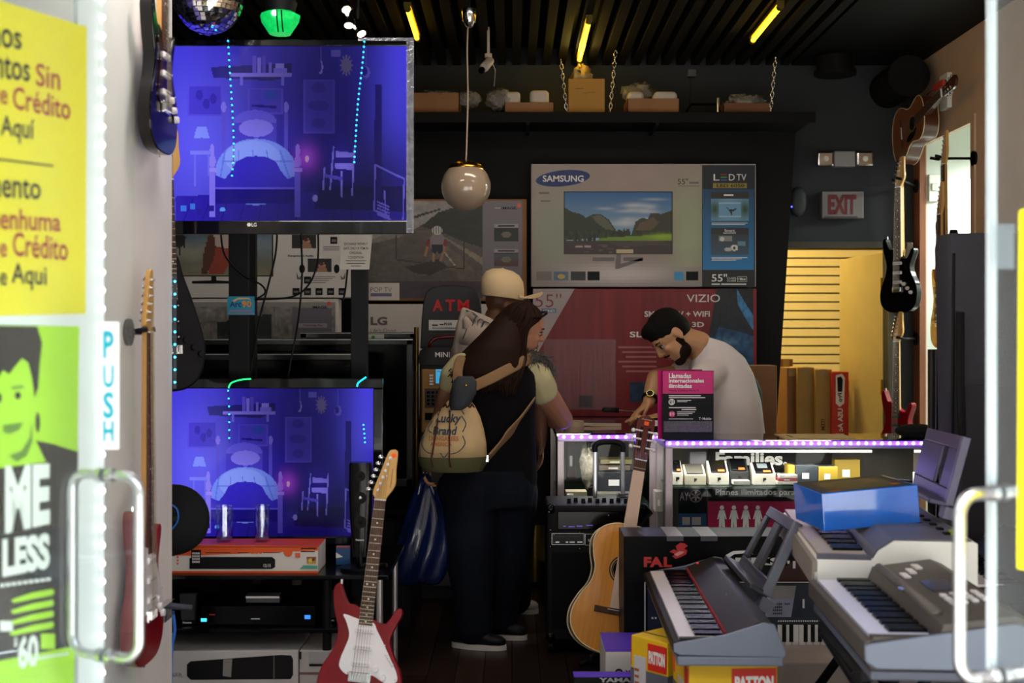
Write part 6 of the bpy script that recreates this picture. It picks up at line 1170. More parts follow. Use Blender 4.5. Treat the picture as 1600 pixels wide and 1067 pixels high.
# things on the counters
D = 5.98; pl = front(D)
T = Thing('phone_plan_sign', 'magenta and black Llamadas internacionales sign standing on the counter', 'sign', P(1073, 680, D)); a, b = P(1035, 579, D), P(1115, 679, D); T.part('panel', MB().hexa([(a.x, D, CT), (b.x, D, CT), (b.x, D, a.z), (a.x, D, a.z)], [(a.x, D+.012, CT), (b.x, D+.012, CT), (b.x, D+.012, a.z), (a.x, D+.012, a.z)]), M_ink); mg = mat('hot_magenta', '#c81472', .45)
decal(T, 'magenta_band', pl, R4(1035.5, 579.5, 1114.5, 615), mg)
for i, (wd, x1) in enumerate((('Llamadas', 1080), ('internacionales', 1100), ('ilimitadas', 1081))): lettering(T, wd, pl, (1045, 583+i*8.3, x1, 591+i*8.3 if i == 0 else 589.5+i*8.3), M_wink, .003, .03)
lettering(T, 'México, Canadá y más de 70', pl, (1045, 608.5, 1092, 612), M_ink, .003, .0)
lines(T, pl, [(1045, 617.5, 1095, 619), (1045, 620.5, 1102, 622), (1058, 625, 1080, 626), (1058, 627, 1074, 628), (1045, 636, 1087, 637.5), (1065, 639, 1088, 640.5), (1058, 643, 1086, 644), (1058, 645.5, 1082, 646.5), (1058, 648, 1076, 649), (1045, 654, 1083, 655)], M_wink)
decal(T, 'price_disc', pl, ellpts(1049.5, 628, 5, 5, 20), M_wink, .002); lettering(T, '$10', pl, (1046, 625, 1053, 631), M_ink, .004, .01); decal(T, 'price_disc', pl, ellpts(1050, 647, 5, 5, 20), mg, .002); lettering(T, '$15', pl, (1046.5, 644, 1053.5, 650), M_wink, .004, .01); lettering(T, 'T··Mobile·', pl, (1092, 652, 1112, 656), M_wink, .003, .01); decal(T, 'fine_print_block', pl, R4(1037, 658, 1113, 675), mat('fine_print_grey', '#5c5660', .6, var=.5, scale=300)); 
T.part('stand_panel', MB().hexa([(a.x-.02, D+.02, CT), (b.x-.04, D+.10, CT), (b.x-.04, D+.10, a.z+.003), (a.x-.02, D+.02, a.z+.003)], [(a.x-.02, D+.026, CT), (b.x-.04, D+.106, CT), (b.x-.04, D+.106, a.z+.003), (a.x-.02, D+.026, a.z+.003)]), mg); 
T = Thing('tape_roll', 'roll of beige masking tape lying on the short counter', 'tape', P(893, 660, 6.9)); c = V((P(897, 0, 6.85).x, 6.85, CT)); T.part('roll', MB().rings([[c+V((r_*math.cos(2*PI*j/28), r_*math.sin(2*PI*j/28), z)) for j in range(28)] for r_, z in ((.03, 0), (.055, 0), (.055, .03), (.03, .03))], closed=True), mat('masking_tape', '#b09a84', .6), smooth='auto'); T.part('loose_end', MB().tube([c+V((.05, -.02, .012)), c+V((.12, -.03, .01)), c+V((.26, -.02, .008))], .006, 6, flat=((0, 0, 1), .009, .001)), mat('masking_tape', '#b09a84'))
T = Thing('screwdriver', 'black handled screwdriver in the hands of the shop assistant', 'tool', P(955, 640, 6.85)); p0, p1, p2 = P(941, 640, 6.85), P(967, 641, 6.85), P(1000, 643, 6.85); T.part('handle', MB().tube([p0, p0.lerp(p1, .15), p0.lerp(p1, .5), p1], [.008, .014, .012, .015], 12), M_blk, smooth=True); T.part('shaft', MB().cyl(p1, p2, .003), M_steel)
T = Thing('tuner_box', 'small white and black printed box on the counter by the guitar head', 'box', P(1012, 655, 6.7)); M3 = Matrix.Translation(V((P(1012, 0, 6.5).x, 6.5, CT+.035))) @ Matrix.Rotation(.3, 4, 'Z'); T.part('carton', MB().box((0, 0, 0), (.10, .06, .07), M3), mat('tuner_black', '#1a1a1c', .4), bevel=.002); T.part('white_print', MB().box((0, -.0305, .008), (.09, .001, .03), M3), M_wink); T.part('yellow_print', MB().box((.0, 0, .0355), (.08, .05, .001), M3), mat('lime_label', '#c8c23a', .5))
T = Thing('price_sheet', 'pale paper sheet lying on the long counter', 'paper', P(1250, 676, 6.2)); T.part('sheet', MB().bb(P(1215, 0, 6.2).x, P(1322, 0, 6.2).x, 6.02, 6.28, CT+.001, CT+.003), mat('cream_paper', '#b8a06c', .7)); T.part('mark', MB().bb(P(1235, 0, 6.1).x, P(1238, 0, 6.1).x, 6.08, 6.2, CT+.003, CT+.004), M_ink)
# clerk's chair and carton behind him
T = Thing('office_chair', 'black chair with a rounded back behind the shop assistant', 'chair', (P(1165, 0, 7.05).x, 7.1, 0)); x = P(1165, 0, 7.05).x; T.part('backrest', MB().ell((x-.0, 7.22, 1.11), (.135, .05, .20), n=24), M_blk, smooth=True); T.part('seat', MB().ell((x-.05, 7.0, .60), (.24, .22, .05), n=24), M_blk, smooth=True); T.part('column', MB().cyl((x-.05, 7.0, .06), (x-.05, 7.0, .58), .03), M_chrome, smooth='auto'); T.part('spine', MB().tube([(x-.05, 7.1, .57), (x, 7.25, .65), (x, 7.27, 1.0)], .02, 8), M_blk)
for k in range(5): a_ = 2*PI*k/5; T.part('base_leg', MB().cyl((x-.05, 7.0, .08), (x-.05+.26*math.cos(a_), 7.0+.26*math.sin(a_), .03), .018, .012), M_blk); T.part('caster', MB().ell((x-.05+.26*math.cos(a_), 7.0+.26*math.sin(a_), .025), (.022, .022, .025)), M_blk, smooth=True)
T = simple_carton('brown_carton', 'plain brown carton standing behind the shop assistant', P(1160, 0, 7.45).x, P(1214, 0, 7.45).x, 7.45, 7.64, 0.0, P(0, 571, 7.45).z, M_card, tape=False)
# ================================================================ AMPLIFIER, BOXES, KEYBOARDS
D = 5.82; pl = front(D); a, b = P(854, 790, D), P(992, 1000, D)
T = Thing('trolley_amplifier', 'black wheeled amplifier with raised aluminium trolley handle', 'amplifier', ((a.x+b.x)/2, D+.18, 0)); M_tolex = mat('black_tolex', '#0b0b0d', .5, bump=.3, bscale=200)
T.part('cabinet', MB().bb(a.x, b.x, D, D+.36, .06, a.z), M_tolex, bevel=.012); T.part('control_panel', MB().bb(a.x+.05, b.x-.05, D-.004, D+.006, P(0, 828, D).z, P(0, 798, D).z), M_gloss, bevel=.006)
M_line = mat('silver_line', '#a8a8ae', .3, .7)
def outline(T, pl, r, m, par=None, w_=.7, off=.004): x0, y0, x1, y1 = r; return lines(T, pl, [(x0, y0, x1, y0+w_), (x0, y1-w_, x1, y1), (x0, y0, x0+w_, y1), (x1-w_, y0, x1, y1)], m, off, par, 'outline')
pn = decal(T, 'radio_panel', pl, R4(862, 833, 913, 851), M_gloss, .003); outline(T, pl, (862, 833, 913, 851), M_line, pn); outline(T, pl, (914, 834, 965, 852), M_line, pn); lines(T, pl, [(868, 846, 874, 848), (884, 846, 888, 848), (890, 846, 898, 848), (902, 846, 910, 848)]+[(919+i*4, 842, 921+i*4, 846) for i in range(8)], M_line, .005, pn, 'panel_print')
for x, y in ((860, 828), (906, 832), (860, 854), (906, 857), (950, 833), (866, 835.5), (866, 848), (858, 800), (951, 805)): T.part('screw', MB().ell(pl.at(x, y, .004), (.004, .003, .004), n=8, k=6), M_chrome)
lines(T, pl, [(880, 821, 884, 823), (888, 822, 898, 823.5), (901, 821, 910, 823), (916, 820, 926, 821.5)], mat('violet_ink', '#6a58c8', .4, emit=.3), .006, name='panel_print')
for x in (a.x+.02, b.x-.02):
    for y in (D+.05, D+.31): T.part('caster', MB().cyl((x-.012, y, .03), (x+.012, y, .03), .03), M_blk, smooth='auto')
    for z in (.08, a.z-.018): T.part('corner_guard', MB().ell((x, D+.012, z), (.026, .02, .026)), M_gloss, smooth=True)
T.part('grille', MB().bb(a.x+.025, b.x-.025, D-.003, D+.004, .12, P(0, 862, D).z), mat('grille_cloth', '#060608', .8, bump=.4, bscale=400))
for i in range(9): T.part('control_knob', MB().cyl((a.x+.11+i*.034, D+.09+(i % 2)*.03, a.z), (a.x+.11+i*.034, D+.09+(i % 2)*.03, a.z+.022), .011, .009, n=14), M_blk, smooth='auto')
yh = D+.30; xl, xr_, zt = P(930, 0, yh).x, P(973, 0, yh).x, P(0, 695, yh).z
for x in (xl, xr_): h_ = T.part('handle_rail', MB().bb(x-.011, x+.011, yh-.008, yh+.008, a.z, zt-.02), mat('rail_aluminium', '#9a9ca6', .3, .9), bevel=.003); T.part('rail_groove', MB().bb(x-.002, x+.002, yh-.0095, yh-.007, a.z, zt-.02), M_steel, h_)
T.part('handle_grip', MB().tube(catmull([(xl, yh, zt-.035), (xl, yh, zt-.005), (xl+.025, yh, zt+.012), ((xl+xr_)/2, yh, zt+.016), (xr_-.025, yh, zt+.012), (xr_, yh, zt-.005), (xr_, yh, zt-.035)], 5, False), .015, 10), mat('black_grip', '#12121a', .4), smooth=True)
T.part('handle_socket', MB().bb(xr_-.03, xr_+.03, yh-.02, yh+.02, a.z, a.z+.02), M_chrome, bevel=.005)
# black keyboard carton
D = 5.30; pl = front(D); a, b = P(975, 838, D), P(1335, 1038, D); b.z = 0; DB = .26
T = Thing('keyboard_carton', 'large black carton with red griffin emblem and a printed keyboard panel', 'box', ((a.x+b.x)/2, D+.1, b.z)); M_bc = mat('black_carton', '#0b0b0d', .4, var=.2, spec=.3); T.part('carton', MB().bb(a.x, b.x, D, D+DB, b.z, a.z), M_bc, bevel=.004); T.part('tape', MB().bb(P(1042, 0, D).x, P(1068, 0, D).x, D-.001, D+DB, a.z-.02, a.z+.0015), mat('grey_tape', '#55505a', .3)); T.part('tape', MB().bb(P(1095, 0, D).x, P(1121, 0, D).x, D-.001, D+DB, a.z-.02, a.z+.0015), mat('grey_tape', '#55505a'))
M_fred = mat('falcon_red_print', '#c23434', .5); lettering(T, 'FA', pl, (1006, 870, 1036, 886), M_fred, .002, .05); lettering(T, 'L', pl, (1037, 870, 1050, 886), M_fred, .002, .05)
em = decal(T, 'emblem', pl, [(1046, 862), (1053, 858), (1058, 861), (1056, 853), (1063, 848), (1070, 849), (1075, 853), (1069, 857), (1074, 860), (1072, 866), (1064, 870), (1056, 873), (1050, 869), (1056, 866)], M_fred, .002); decal(T, 'emblem_wing', pl, [(1053, 866), (1062, 861), (1070, 862), (1064, 866), (1058, 869)], mat('pink_print', '#e29a9a', .5), .004, em)
lettering(T, 'EKS', pl, (1149, 871, 1226, 883), M_wink, .002, .04); lettering(T, "'1", pl, (1230, 876, 1243, 888), M_wink, .002, .03); decal(T, 'red_glow_print', pl, [(1190, 910), (1262, 862), (1300, 862), (1300, 906), (1200, 908)], mat('dark_red_print', '#3a0f10', .5), .001); decal(T, 'grey_swirl', pl, [(1133, 868), (1145, 861), (1165, 860), (1178, 866), (1165, 864), (1147, 866), (1138, 872)], M_alu, .002)
bp2 = decal(T, 'navy_panel', pl, R4(1012, 912, 1318, 1026), mat('navy_panel_print', '#131f34', .4), .0015); outline(T, pl, (1007, 909, 1320, 1027), M_wink, bp2, 1.4, .003)
decal(T, 'printed_sheet', pl, [(1205, 915), (1244, 915), (1236, 964), (1195, 964)], mat('light_panel_print', '#8f94ae', .5), .003, bp2); decal(T, 'printed_sheet', pl, [(1206, 915), (1244, 915), (1240, 935), (1204, 935)], mat('grey_panel_print', '#8a8688', .5), .004, bp2); lines(T, pl, [(1208+i*3, 942+j*5, 1210+i*3, 945+j*5) for i in range(5) for j in range(4)]+[(1226+i*3, 942, 1228+i*3, 945) for i in range(3)], M_navy, .005, bp2, 'printed_button')
[lines(T, pl, [(1215+i*11.2, 976, 1225.4+i*11.2, 1021)], M_wink, .003, bp2, 'printed_white_key') for i in range(9)]; [lines(T, pl, [(1222+i*11.2, 976, 1228.5+i*11.2, 1003)], M_ink, .0045, bp2, 'printed_black_key') for i in (0, 1, 3, 4, 5, 7)]; lines(T, pl, [(1216+i*3.5, 969, 1218+i*3.5, 971.5) for i in range(24)], M_wink, .003, bp2, 'printed_dots'); decal(T, 'printed_bar', pl, R4(1254, 936, 1257, 950), M_wink, .003, bp2); lines(T, pl, [(1018, 964, 1021, 967), (1023, 964, 1026, 967)], M_wink, .003, bp2, 'printed_dots')
# what the carton stands on + flat white keyboard boxes
def flat_box(lab, x0, x1, y0, y1, z0, z1, m): T = Thing('flat_keyboard_box', lab, 'box', ((x0+x1)/2, (y0+y1)/2, z0)); T.part('carton', MB().bb(x0, x1, y0, y1, z0, z1), m, bevel=.003); return T
zb1 = b.z
t1 = flat_box('white Yamaha box lying in front of the griffin carton', P(946, 0, 4.98).x, .88, 4.98, 5.29, 0, P(0, 1018, 4.98).z, M_wb); pl = front(4.98)
t1.part('violet_top', MB().bb(P(946, 0, 4.98).x, .88, 4.98, 5.29, P(0, 1018, 4.98).z, P(0, 1018, 4.98).z+.003), mat('violet_box_print', '#5a3cc0', .4)); mk = decal(t1, 'emblem_disc', pl, ellpts(967, 1051, 6.5, 6.5, 22), M_ink, .002); decal(t1, 'emblem_centre', pl, ellpts(967, 1051, 3.5, 3.5, 16), M_wb, .0035, mk)
for k in range(3): a_ = k*PI/3+PI/6; decal(t1, 'emblem_fork', pl, [(967+math.cos(a_)*s*5-math.sin(a_)*w_, 1051+math.sin(a_)*s*5+math.cos(a_)*w_) for s, w_ in ((1, -.8), (1, .8), (-1, .8), (-1, -.8))], M_ink, .004, mk)
lettering(t1, 'YAMAHA', pl, (977, 1047, 1024, 1057), M_ink, .002, .04)
t2 = flat_box('violet topped Yamaha box lying in front of the white one', P(896, 0, 4.75).x, .9, 4.72, 4.79, 0, P(0, 1058, 4.72).z, M_dkprint); pl = front(4.72); t2.part('violet_top', MB().bb(P(896, 0, 4.75).x, .9, 4.72, 4.79, P(0, 1058, 4.72).z, P(0, 1058, 4.72).z+.003), mat('violet_box_print', '#5a3cc0')); lettering(t2, 'YAMAHA', pl, (936, 1059, 1010, 1066), M_alu, .002, .04)
flat_box('pale beige box lying under the keyboard stands', 1.0, 1.9, 4.99, 5.28, 0, .18, mat('pale_box', '#a89c94', .6))
# Patton fan boxes
def patton(lab, M_, L, W, H, front_pl=True):
    T = Thing('fan_box', lab, 'box', M=M_, group='yellow fan boxes under the piano'); M_py = mat('yellow_carton', '#e0b51c', .5, var=.05); M_gr = mat('slate_carton', '#5c5f6a', .5, var=.1); M_pr = mat('signal_red', '#d02a1e', .45)
    T.part('carton', MB().bb(0, L, 0, W, 0, H), M_py, bevel=.004)
    T.part('grey_skirt', MB().bb(-.0012, L+.0012, -.0012, W+.0012, 0, H*.70), M_gr)
    # red badge on the street face and photo of the fan
    bd = T.part('badge', MB().bb(L*.48, L*.98, -.0045, -.0012, H*.72, H*.96), M_pr); a_, fs = text_pts('PATTON', .06); T.part('lettering', MB().add([(L*(.51+.44*u), -.0052, H*(.78+.12*v)) for u, v, _ in a_], fs), M_wink, bd)
    ph = T.part('printed_photo', MB().bb(L*.10, L*.42, -.0035, -.0012, H*.15, H*.82), mat('pale_photo', '#c0bcc0', .5))
    for k in range(9): T.part('printed_louvre', MB().bb(L*.12, L*.24, -.0048, -.0035, H*(.2+k*.06), H*(.225+k*.06)), mat('rust_print', '#a85a34', .5), ph)
    # left side face (x = 0)
    ph2 = T.part('printed_photo', MB().bb(-.0035, -.0012, W*.18, W*.62, H*.2, H*.80), mat('pale_photo', '#c0bcc0'))
    for k in range(8): T.part('printed_louvre', MB().bb(-.0048, -.0035, W*.22, W*.42, H*(.24+k*.06), H*(.265+k*.06)), mat('rust_print', '#a85a34'), ph2)
    T.part('badge', MB().bb(-.0045, -.0012, W*.02, W*.20, H*.72, H*.96), M_pr); T.part('sticker', MB().bb(-.0045, -.0012, W*.86, W*.97, H*.78, H*.92), M_or)
    T.part('loose_strap', MB().bb(-.001, L+.001, W*.35, W*.39, H, H+.0015), mat('strap_dark', '#2a2a2e', .4)); return T
B1 = Matrix.Translation((P(1078, 0, 4.1).x, 4.12, 0)) @ Matrix.Rotation(.06, 4, 'Z'); patton('yellow and grey Patton box standing nearest the keyboard stand', B1, .30, .28, P(0, 1038, 4.12).z)
q0 = P(1052, 1067, 4.28); B2 = Matrix.Translation((.44, 4.56, 0)) @ Matrix.Rotation(-.86, 4, 'Z'); patton('yellow and grey Patton box turned cornerwise beside the first', B2, .18, .17, P(0, 985, 4.62).z-.0)
# ---- keyboards
M_wkey = mat('white_key', '#dcd3d2', .3, var=.02); M_bkey = mat('black_key', '#0c0c0e', .25)
def keyboard(T, n_white, kd, y0, y1, x0, zk, wkm=M_wkey, parent=None):
    """keys across local x, keyboard length along local +y ; x0 = front edge of the keys"""
    kw = (y1-y0)/n_white; mw = MB().bb(0, kd, .0009, kw-.0009, -.012, 0); mb_ = MB().bb(kd*.36, kd, -kw*.27, kw*.27, 0, .010); w0 = None; b0 = None
    for i in range(n_white):
        if w0 is None: o = T.part('white_key', mw, wkm, raw=True); w0 = o.data
        else: o = bpy.data.objects.new('white_key', w0); COL.objects.link(o); o.parent = T.o
        o.location = (x0, y1-(i+1)*kw, zk)
        if i and (i % 7) not in (0, 3):
            if b0 is None: o = T.part('black_key', mb_, M_bkey, raw=True, bevel=.002); b0 = o.data
            else: o = bpy.data.objects.new('black_key', b0); COL.objects.link(o); o.parent = T.o
            o.location = (x0, y1-i*kw, zk)
def kb_frame(p, yaw): return Matrix.Translation(p) @ Matrix.Rotation(yaw, 4, 'Z')
# digital piano on the fan boxes (length runs into the shop)
n0, f0 = P(1052, 1000, 4.06), P(1008, 888, 5.24); yaw = math.atan2(-(f0.x-n0.x), f0.y-n0.y); Lp = 1.20; W = .355; zt = .50
T = Thing('digital_piano', 'black and grey digital piano with red felt strip resting on fan boxes', 'keyboard', M=kb_frame(V((n0.x, n0.y, zt)), yaw)); M_pb = mat('charcoal_piano', '#26241f', .45, var=.1); M_pg = mat('grey_end_block', '#6d7486', .4, var=.03)
prof = [(0, -.006), (.0, -.040), (.02, -.055), (W-.02, -.062), (W, -.05), (W-.03, .055), (W-.075, .062), (.175, .018), (.172, -.014), (.022, -.014), (.02, -.002)]
def xprism(prof, y0, y1): return MB().prism(prof, y0, y1)
T.part('body', xprism(prof, .0, Lp), M_pb, bevel=.003, raw=True); endp = [(0, -.010), (.0, -.036), (.02, -.046), (W+.006, -.052), (W+.012, -.035), (W-.025, .056), (W-.06, .062), (.17, .022), (.02, -.004)]
T.part('end_cheek', xprism(endp, -.012, .0), M_pg, bevel=.003, raw=True); T.part('end_cheek', xprism(endp, Lp, Lp+.012), M_pg, bevel=.003, raw=True); T.part('lower_case', MB().bb(.012, W+.004, -.010, Lp+.008, -.082, -.05), M_pg, bevel=.006, raw=True)
T.part('red_felt', MB().bb(.172, .178, .03, Lp-.02, -.0, .021), mat('red_felt', '#8e1a22', .8), raw=True); keyboard(T, 52, .148, .03, Lp-.02, .022, .004)
T.part('key_block', MB().bb(.022, .172, .004, .03, -.014, .006), M_pb, raw=True); T.part('power_button', MB().cyl((.25, .5, .045), (.25, .5, .048), .006), M_alu, raw=True); T.part('red_light', MB().ell((.22, Lp-.03, .04), (.006, .006, .004)), mat('red_pilot', '#e03028', emit=.5), raw=True)
def music_rest(lab, far_b, near_b, far_t, near_t, m, m2, slots=True, th=.016):
    T = Thing('music_rest', lab, 'music stand', (far_b+near_b)/2); u = near_b-far_b; v = far_t-far_b; v2 = near_t-near_b; n_ = u.cross(v).normalized(); n_ = n_ if n_.x > 0 else -n_
    f = lambda a_, c_, o=0: far_b+u*a_+(v*(1-a_)+v2*a_)*c_+n_*o
    def slab4(a0, a1, c0, c1, o0=0, o1=th): return MB().hexa([f(a0, c0, o0), f(a1, c0, o0), f(a1, c1, o0), f(a0, c1, o0)], [f(a0, c0, o1), f(a1, c0, o1), f(a1, c1, o1), f(a0, c1, o1)])
    if slots:
        for r in ((0, 1, 0, .16), (0, 1, .84, 1), (0, .12, .16, .84), (.40, .60, .16, .84), (.88, 1, .16, .84)): T.part('frame_bar', slab4(*r), m, bevel=.004)
    else:
        for r in ((0, 1, 0, .2), (.0, .55, .2, .8), (.72, 1, .2, .8), (.03, .97, .8, 1)): T.part('frame_bar', slab4(*r), m, bevel=.004)
    T.part('side_rim', slab4(.97, 1.03, -.02, 1.0, -.006, th+.01), m2, bevel=.003); T.part('ledge', slab4(-.02, 1.02, -.05, .02, -.06, th), m, bevel=.004)
    T.part('foot', MB().hexa([f(.9, -.05, 0), f(1.02, -.05, 0), f(1.02, -.05, .06), f(.9, -.05, .06)], [f(.9, -.22, .0), f(1.02, -.22, .0), f(1.02, -.22, .04), f(.9, -.22, .04)]), m2); return T
M_rest = mat('dark_rest', '#2b2c31', .4); M_restrim = mat('grey_rest_rim', '#6a6e7c', .4)
music_rest('slotted grey music rest on the digital piano', P(1153, 880, 5.05), P(1194, 925, 4.55), P(1203, 790, 5.05), P(1244, 814, 4.55), M_rest, M_restrim)
# white keyboard
n0, f0 = P(1277, 868, 3.98), P(1224, 792, 5.02); zt = .795; yaw = math.atan2(-(f0.x-n0.x), f0.y-n0.y); Lp = 1.05; W = .50
T = Thing('white_keyboard', 'white keyboard with grey top carrying the shiny blue box', 'keyboard', M=kb_frame(V((n0.x, n0.y, zt)), yaw)); M_kw = mat('white_keyboard_shell', '#faf5ee', .35, var=.02); M_kg = mat('grey_keyboard_top', '#5c5a66', .4)
prof = [(0, -.012), (0, -.05), (-.012, -.055), (-.012, -.10), (W, -.10), (W, .045), (W-.02, .05), (.24, .05), (.19, .016), (.17, -.012)]
T.part('shell', xprism(prof, 0, Lp), M_kw, bevel=.003, raw=True); T.part('top_panel', xprism([(.175, -.008), (.19, .018), (.24, .052), (W-.02, .052), (W-.02, .056), (.236, .056), (.184, .021), (.168, -.006)], .0, Lp), M_kg, raw=True); T.part('front_skirt', MB().bb(-.016, .0, .0, Lp, -.10, -.02), mat('taupe_skirt', '#8f857c', .5), raw=True)
T.part('key_slip', MB().bb(.0, .17, 0, .02, -.014, .002), M_kg, raw=True); keyboard(T, 36, .15, .02, Lp-.02, .004, .004, mat('cream_key', '#b7a99c', .35)); T.part('display', MB().bb(.30, .40, .35, .6, .056, .058), M_gloss, raw=True)
for i in range(8): T.part('panel_button', MB().bb(.42, .44, .1+i*.1, .13+i*.1, .056, .062), M_blk, raw=True)
for x, y in ((.45, .10), (.46, .17)): T.part('green_button', MB().cyl((x, y, .056), (x, y, .062), .012), mat('lime_button', '#a8c020', .4), raw=True)
music_rest('violet grey music rest on the white keyboard', P(1425, 757, 4.85), P(1478, 786, 4.30), P(1447, 668, 4.85), P(1506, 682, 4.30), mat('violet_grey_rest', '#4a4464', .4), mat('violet_rim', '#6a6684', .4), slots=False, th=.012)
# dark keyboard nearest the door
n0, f0 = P(1350, 1006, 3.15), P(1263, 899, 3.95); zt = .722; yaw = math.atan2(-(f0.x-n0.x), f0.y-n0.y); Lp = .80; W = .42
T = Thing('arranger_keyboard', 'dark grey keyboard with white buttons nearest the open glass door', 'keyboard', M=kb_frame(V((n0.x, n0.y, zt)), yaw)); M_ka = mat('warm_grey_panel', '#4b443e', .5, var=.06)
prof = [(0, -.004), (0, -.05), (.02, -.075), (W-.02, -.075), (W, -.05), (W, .055), (W-.04, .07), (.20, .045), (.185, .006), (.182, -.014), (.022, -.014), (.02, .004)]
T.part('body', xprism(prof, 0, Lp), M_ka, bevel=.004, raw=True); T.part('end_cheek', xprism([(0, -.01), (.002, -.05), (.03, -.068), (W, -.068), (W+.004, .03), (W-.04, .052), (.02, -.004)], -.012, 0), M_pg, bevel=.003, raw=True); T.part('lower_case', MB().bb(.015, W, -.006, Lp, -.10, -.075), mat('slate_under', '#4c505e', .4), bevel=.006, raw=True); keyboard(T, 36, .155, .04, Lp-.03, .024, .006, mat('cool_white_key', '#d8d6ec', .3)); T.part('key_block', MB().bb(.022, .182, .004, .04, -.014, .010), M_ka, raw=True)
T.part('raised_ridge', MB().tube([(.21, .1, .05), (.215, .5, .05), (.21, Lp-.05, .05)], .014, 8), mat('ridge_grey', '#5c544e', .45), raw=True, smooth=True); sl2 = (.07-.045)/(W-.04-.20); zp = lambda x: .045+(x-.20)*sl2
T.part('display', MB().hexa([(.27, .36, zp(.27)+.001), (.34, .36, zp(.34)+.001), (.34, .50, zp(.34)+.001), (.27, .50, zp(.27)+.001)], [(.27, .36, zp(.27)+.003), (.34, .36, zp(.34)+.003), (.34, .50, zp(.34)+.003), (.27, .50, zp(.27)+.003)]), mat('lcd_violet', '#3c3c52', .2), raw=True)
for i in range(4):
    for j in range(3): T.part('panel_button', MB().bb(.27+i*.028, .288+i*.028, .18+j*.045, .21+j*.045, zp(.28+i*.028), zp(.28+i*.028)+.008), M_wkey, raw=True, bevel=.002)
for i in range(3): T.part('panel_button', MB().bb(.24+i*.03, .262+i*.03, .56+i*.05, .62+i*.05, zp(.25+i*.03), zp(.25+i*.03)+.008), M_wkey, raw=True, bevel=.002)
T.part('blue_badge', MB().ell((.20, .42, .052), (.012, .02, .003)), mat('pale_blue_badge', '#7c8cc8', .4), raw=True)
kL = M_kb = T.M
def xstand(lab, M_, L, W, h):
    T = Thing('keyboard_stand', lab, 'stand', M=M_)
    for y in (.15, L-.2):
        T.part('leg', MB().tube([(.02, y, -h), (W-.02, y, 0)], .018, 8), M_blk, raw=True, smooth=True); T.part('leg', MB().tube([(W-.02, y+.04, -h), (.02, y+.04, 0)], .018, 8), M_blk, raw=True, smooth=True)
    for x in (.03, W-.03): T.part('support_bar', MB().bb(x-.016, x+.016, .10, L-.1, -.002, .028), M_blk, raw=True); T.part('foot_bar', MB().bb(x-.02, x+.02, .08, L-.1, -h, -h+.03), M_blk, raw=True)
    return T
xstand('black folding stand under the dark keyboard', M_kb @ Matrix.Translation((0, 0, -.129)), .8, W, zt-.129)
xstand('black folding stand under the white keyboard', kb_frame(V((P(1277, 0, 3.98).x, 3.98, .795-.129)), math.atan2(-(P(1224, 0, 5.02).x-P(1277, 0, 3.98).x), 1.04)), 1.05, .5, .795-.129)
# keyboard glimpsed through the right door
T = Thing('black_keyboard', 'black keyboard standing tilted behind the right glass door', 'keyboard', M=Matrix.Translation((1.62, 4.3, .62)) @ Matrix.Rotation(-.12, 4, 'Z')); prof = [(0, 0), (0, -.05), (.30, -.05), (.34, .10), (.30, .11), (.16, .02)]; T.part('body', xprism(prof, 0, .8), mat('ink_blue_black', '#151a24', .4), raw=True, bevel=.004); T.part('music_rest', MB().hexa([(.30, .0, .10), (.30, .6, .10), (.32, .6, .10), (.32, .0, .10)], [(.42, .02, .42), (.42, .58, .42), (.435, .58, .42), (.435, .02, .42)]), M_rest, raw=True, bevel=.004); keyboard(T, 30, .14, .02, .78, .006, .012); T.part('stand_leg', MB().cyl((.15, .2, -.05), (.15, .2, -.61), .02), M_blk, raw=True); T.part('stand_leg', MB().cyl((.15, .6, -.05), (.15, .6, -.61), .02), M_blk, raw=True)
# shiny blue box
z0 = .795+.032; c0 = P(1288, 838, 4.25); T = Thing('blue_box', 'shrink wrapped bright blue box lying on the white keyboard', 'box', M=Matrix.Translation((c0.x, 4.25, z0+.0)) @ Matrix.Rotation(.10, 4, 'Z') @ Matrix.Rotation(-.075, 4, 'Y')); T.part('carton', MB().bb(0, .345, 0, .30, 0, .132), mat('bright_blue_wrap', '#1f78f2', .18, var=.12, scale=5, coat=1, bump=.25, bscale=9), raw=True, bevel=.003)
p = Pic(30, 26); p.fill('#0a1a30', '#0d2038').rect(.12, .1, .9, .9, '#3c3a28').noise(14, .4, 21); p.poly([(.2, .2), (.8, .15), (.85, .5), (.15, .6)], '#5c5438'); p.poly([(.3, .35), (.7, .3), (.6, .7), (.25, .75)], '#4c4430'); p.rect(.1, .88, .25, .97, '#a03a28'); p.rect(.85, .75, .95, .82, '#c03828')
me = p.mesh(lambda u, v: V((.002+u*.331, .298-v*.296, .133)), 'top_print'); me.materials.append(PRINT); o = bpy.data.objects.new('top_print', me); COL.objects.link(o); o.parent = T.o
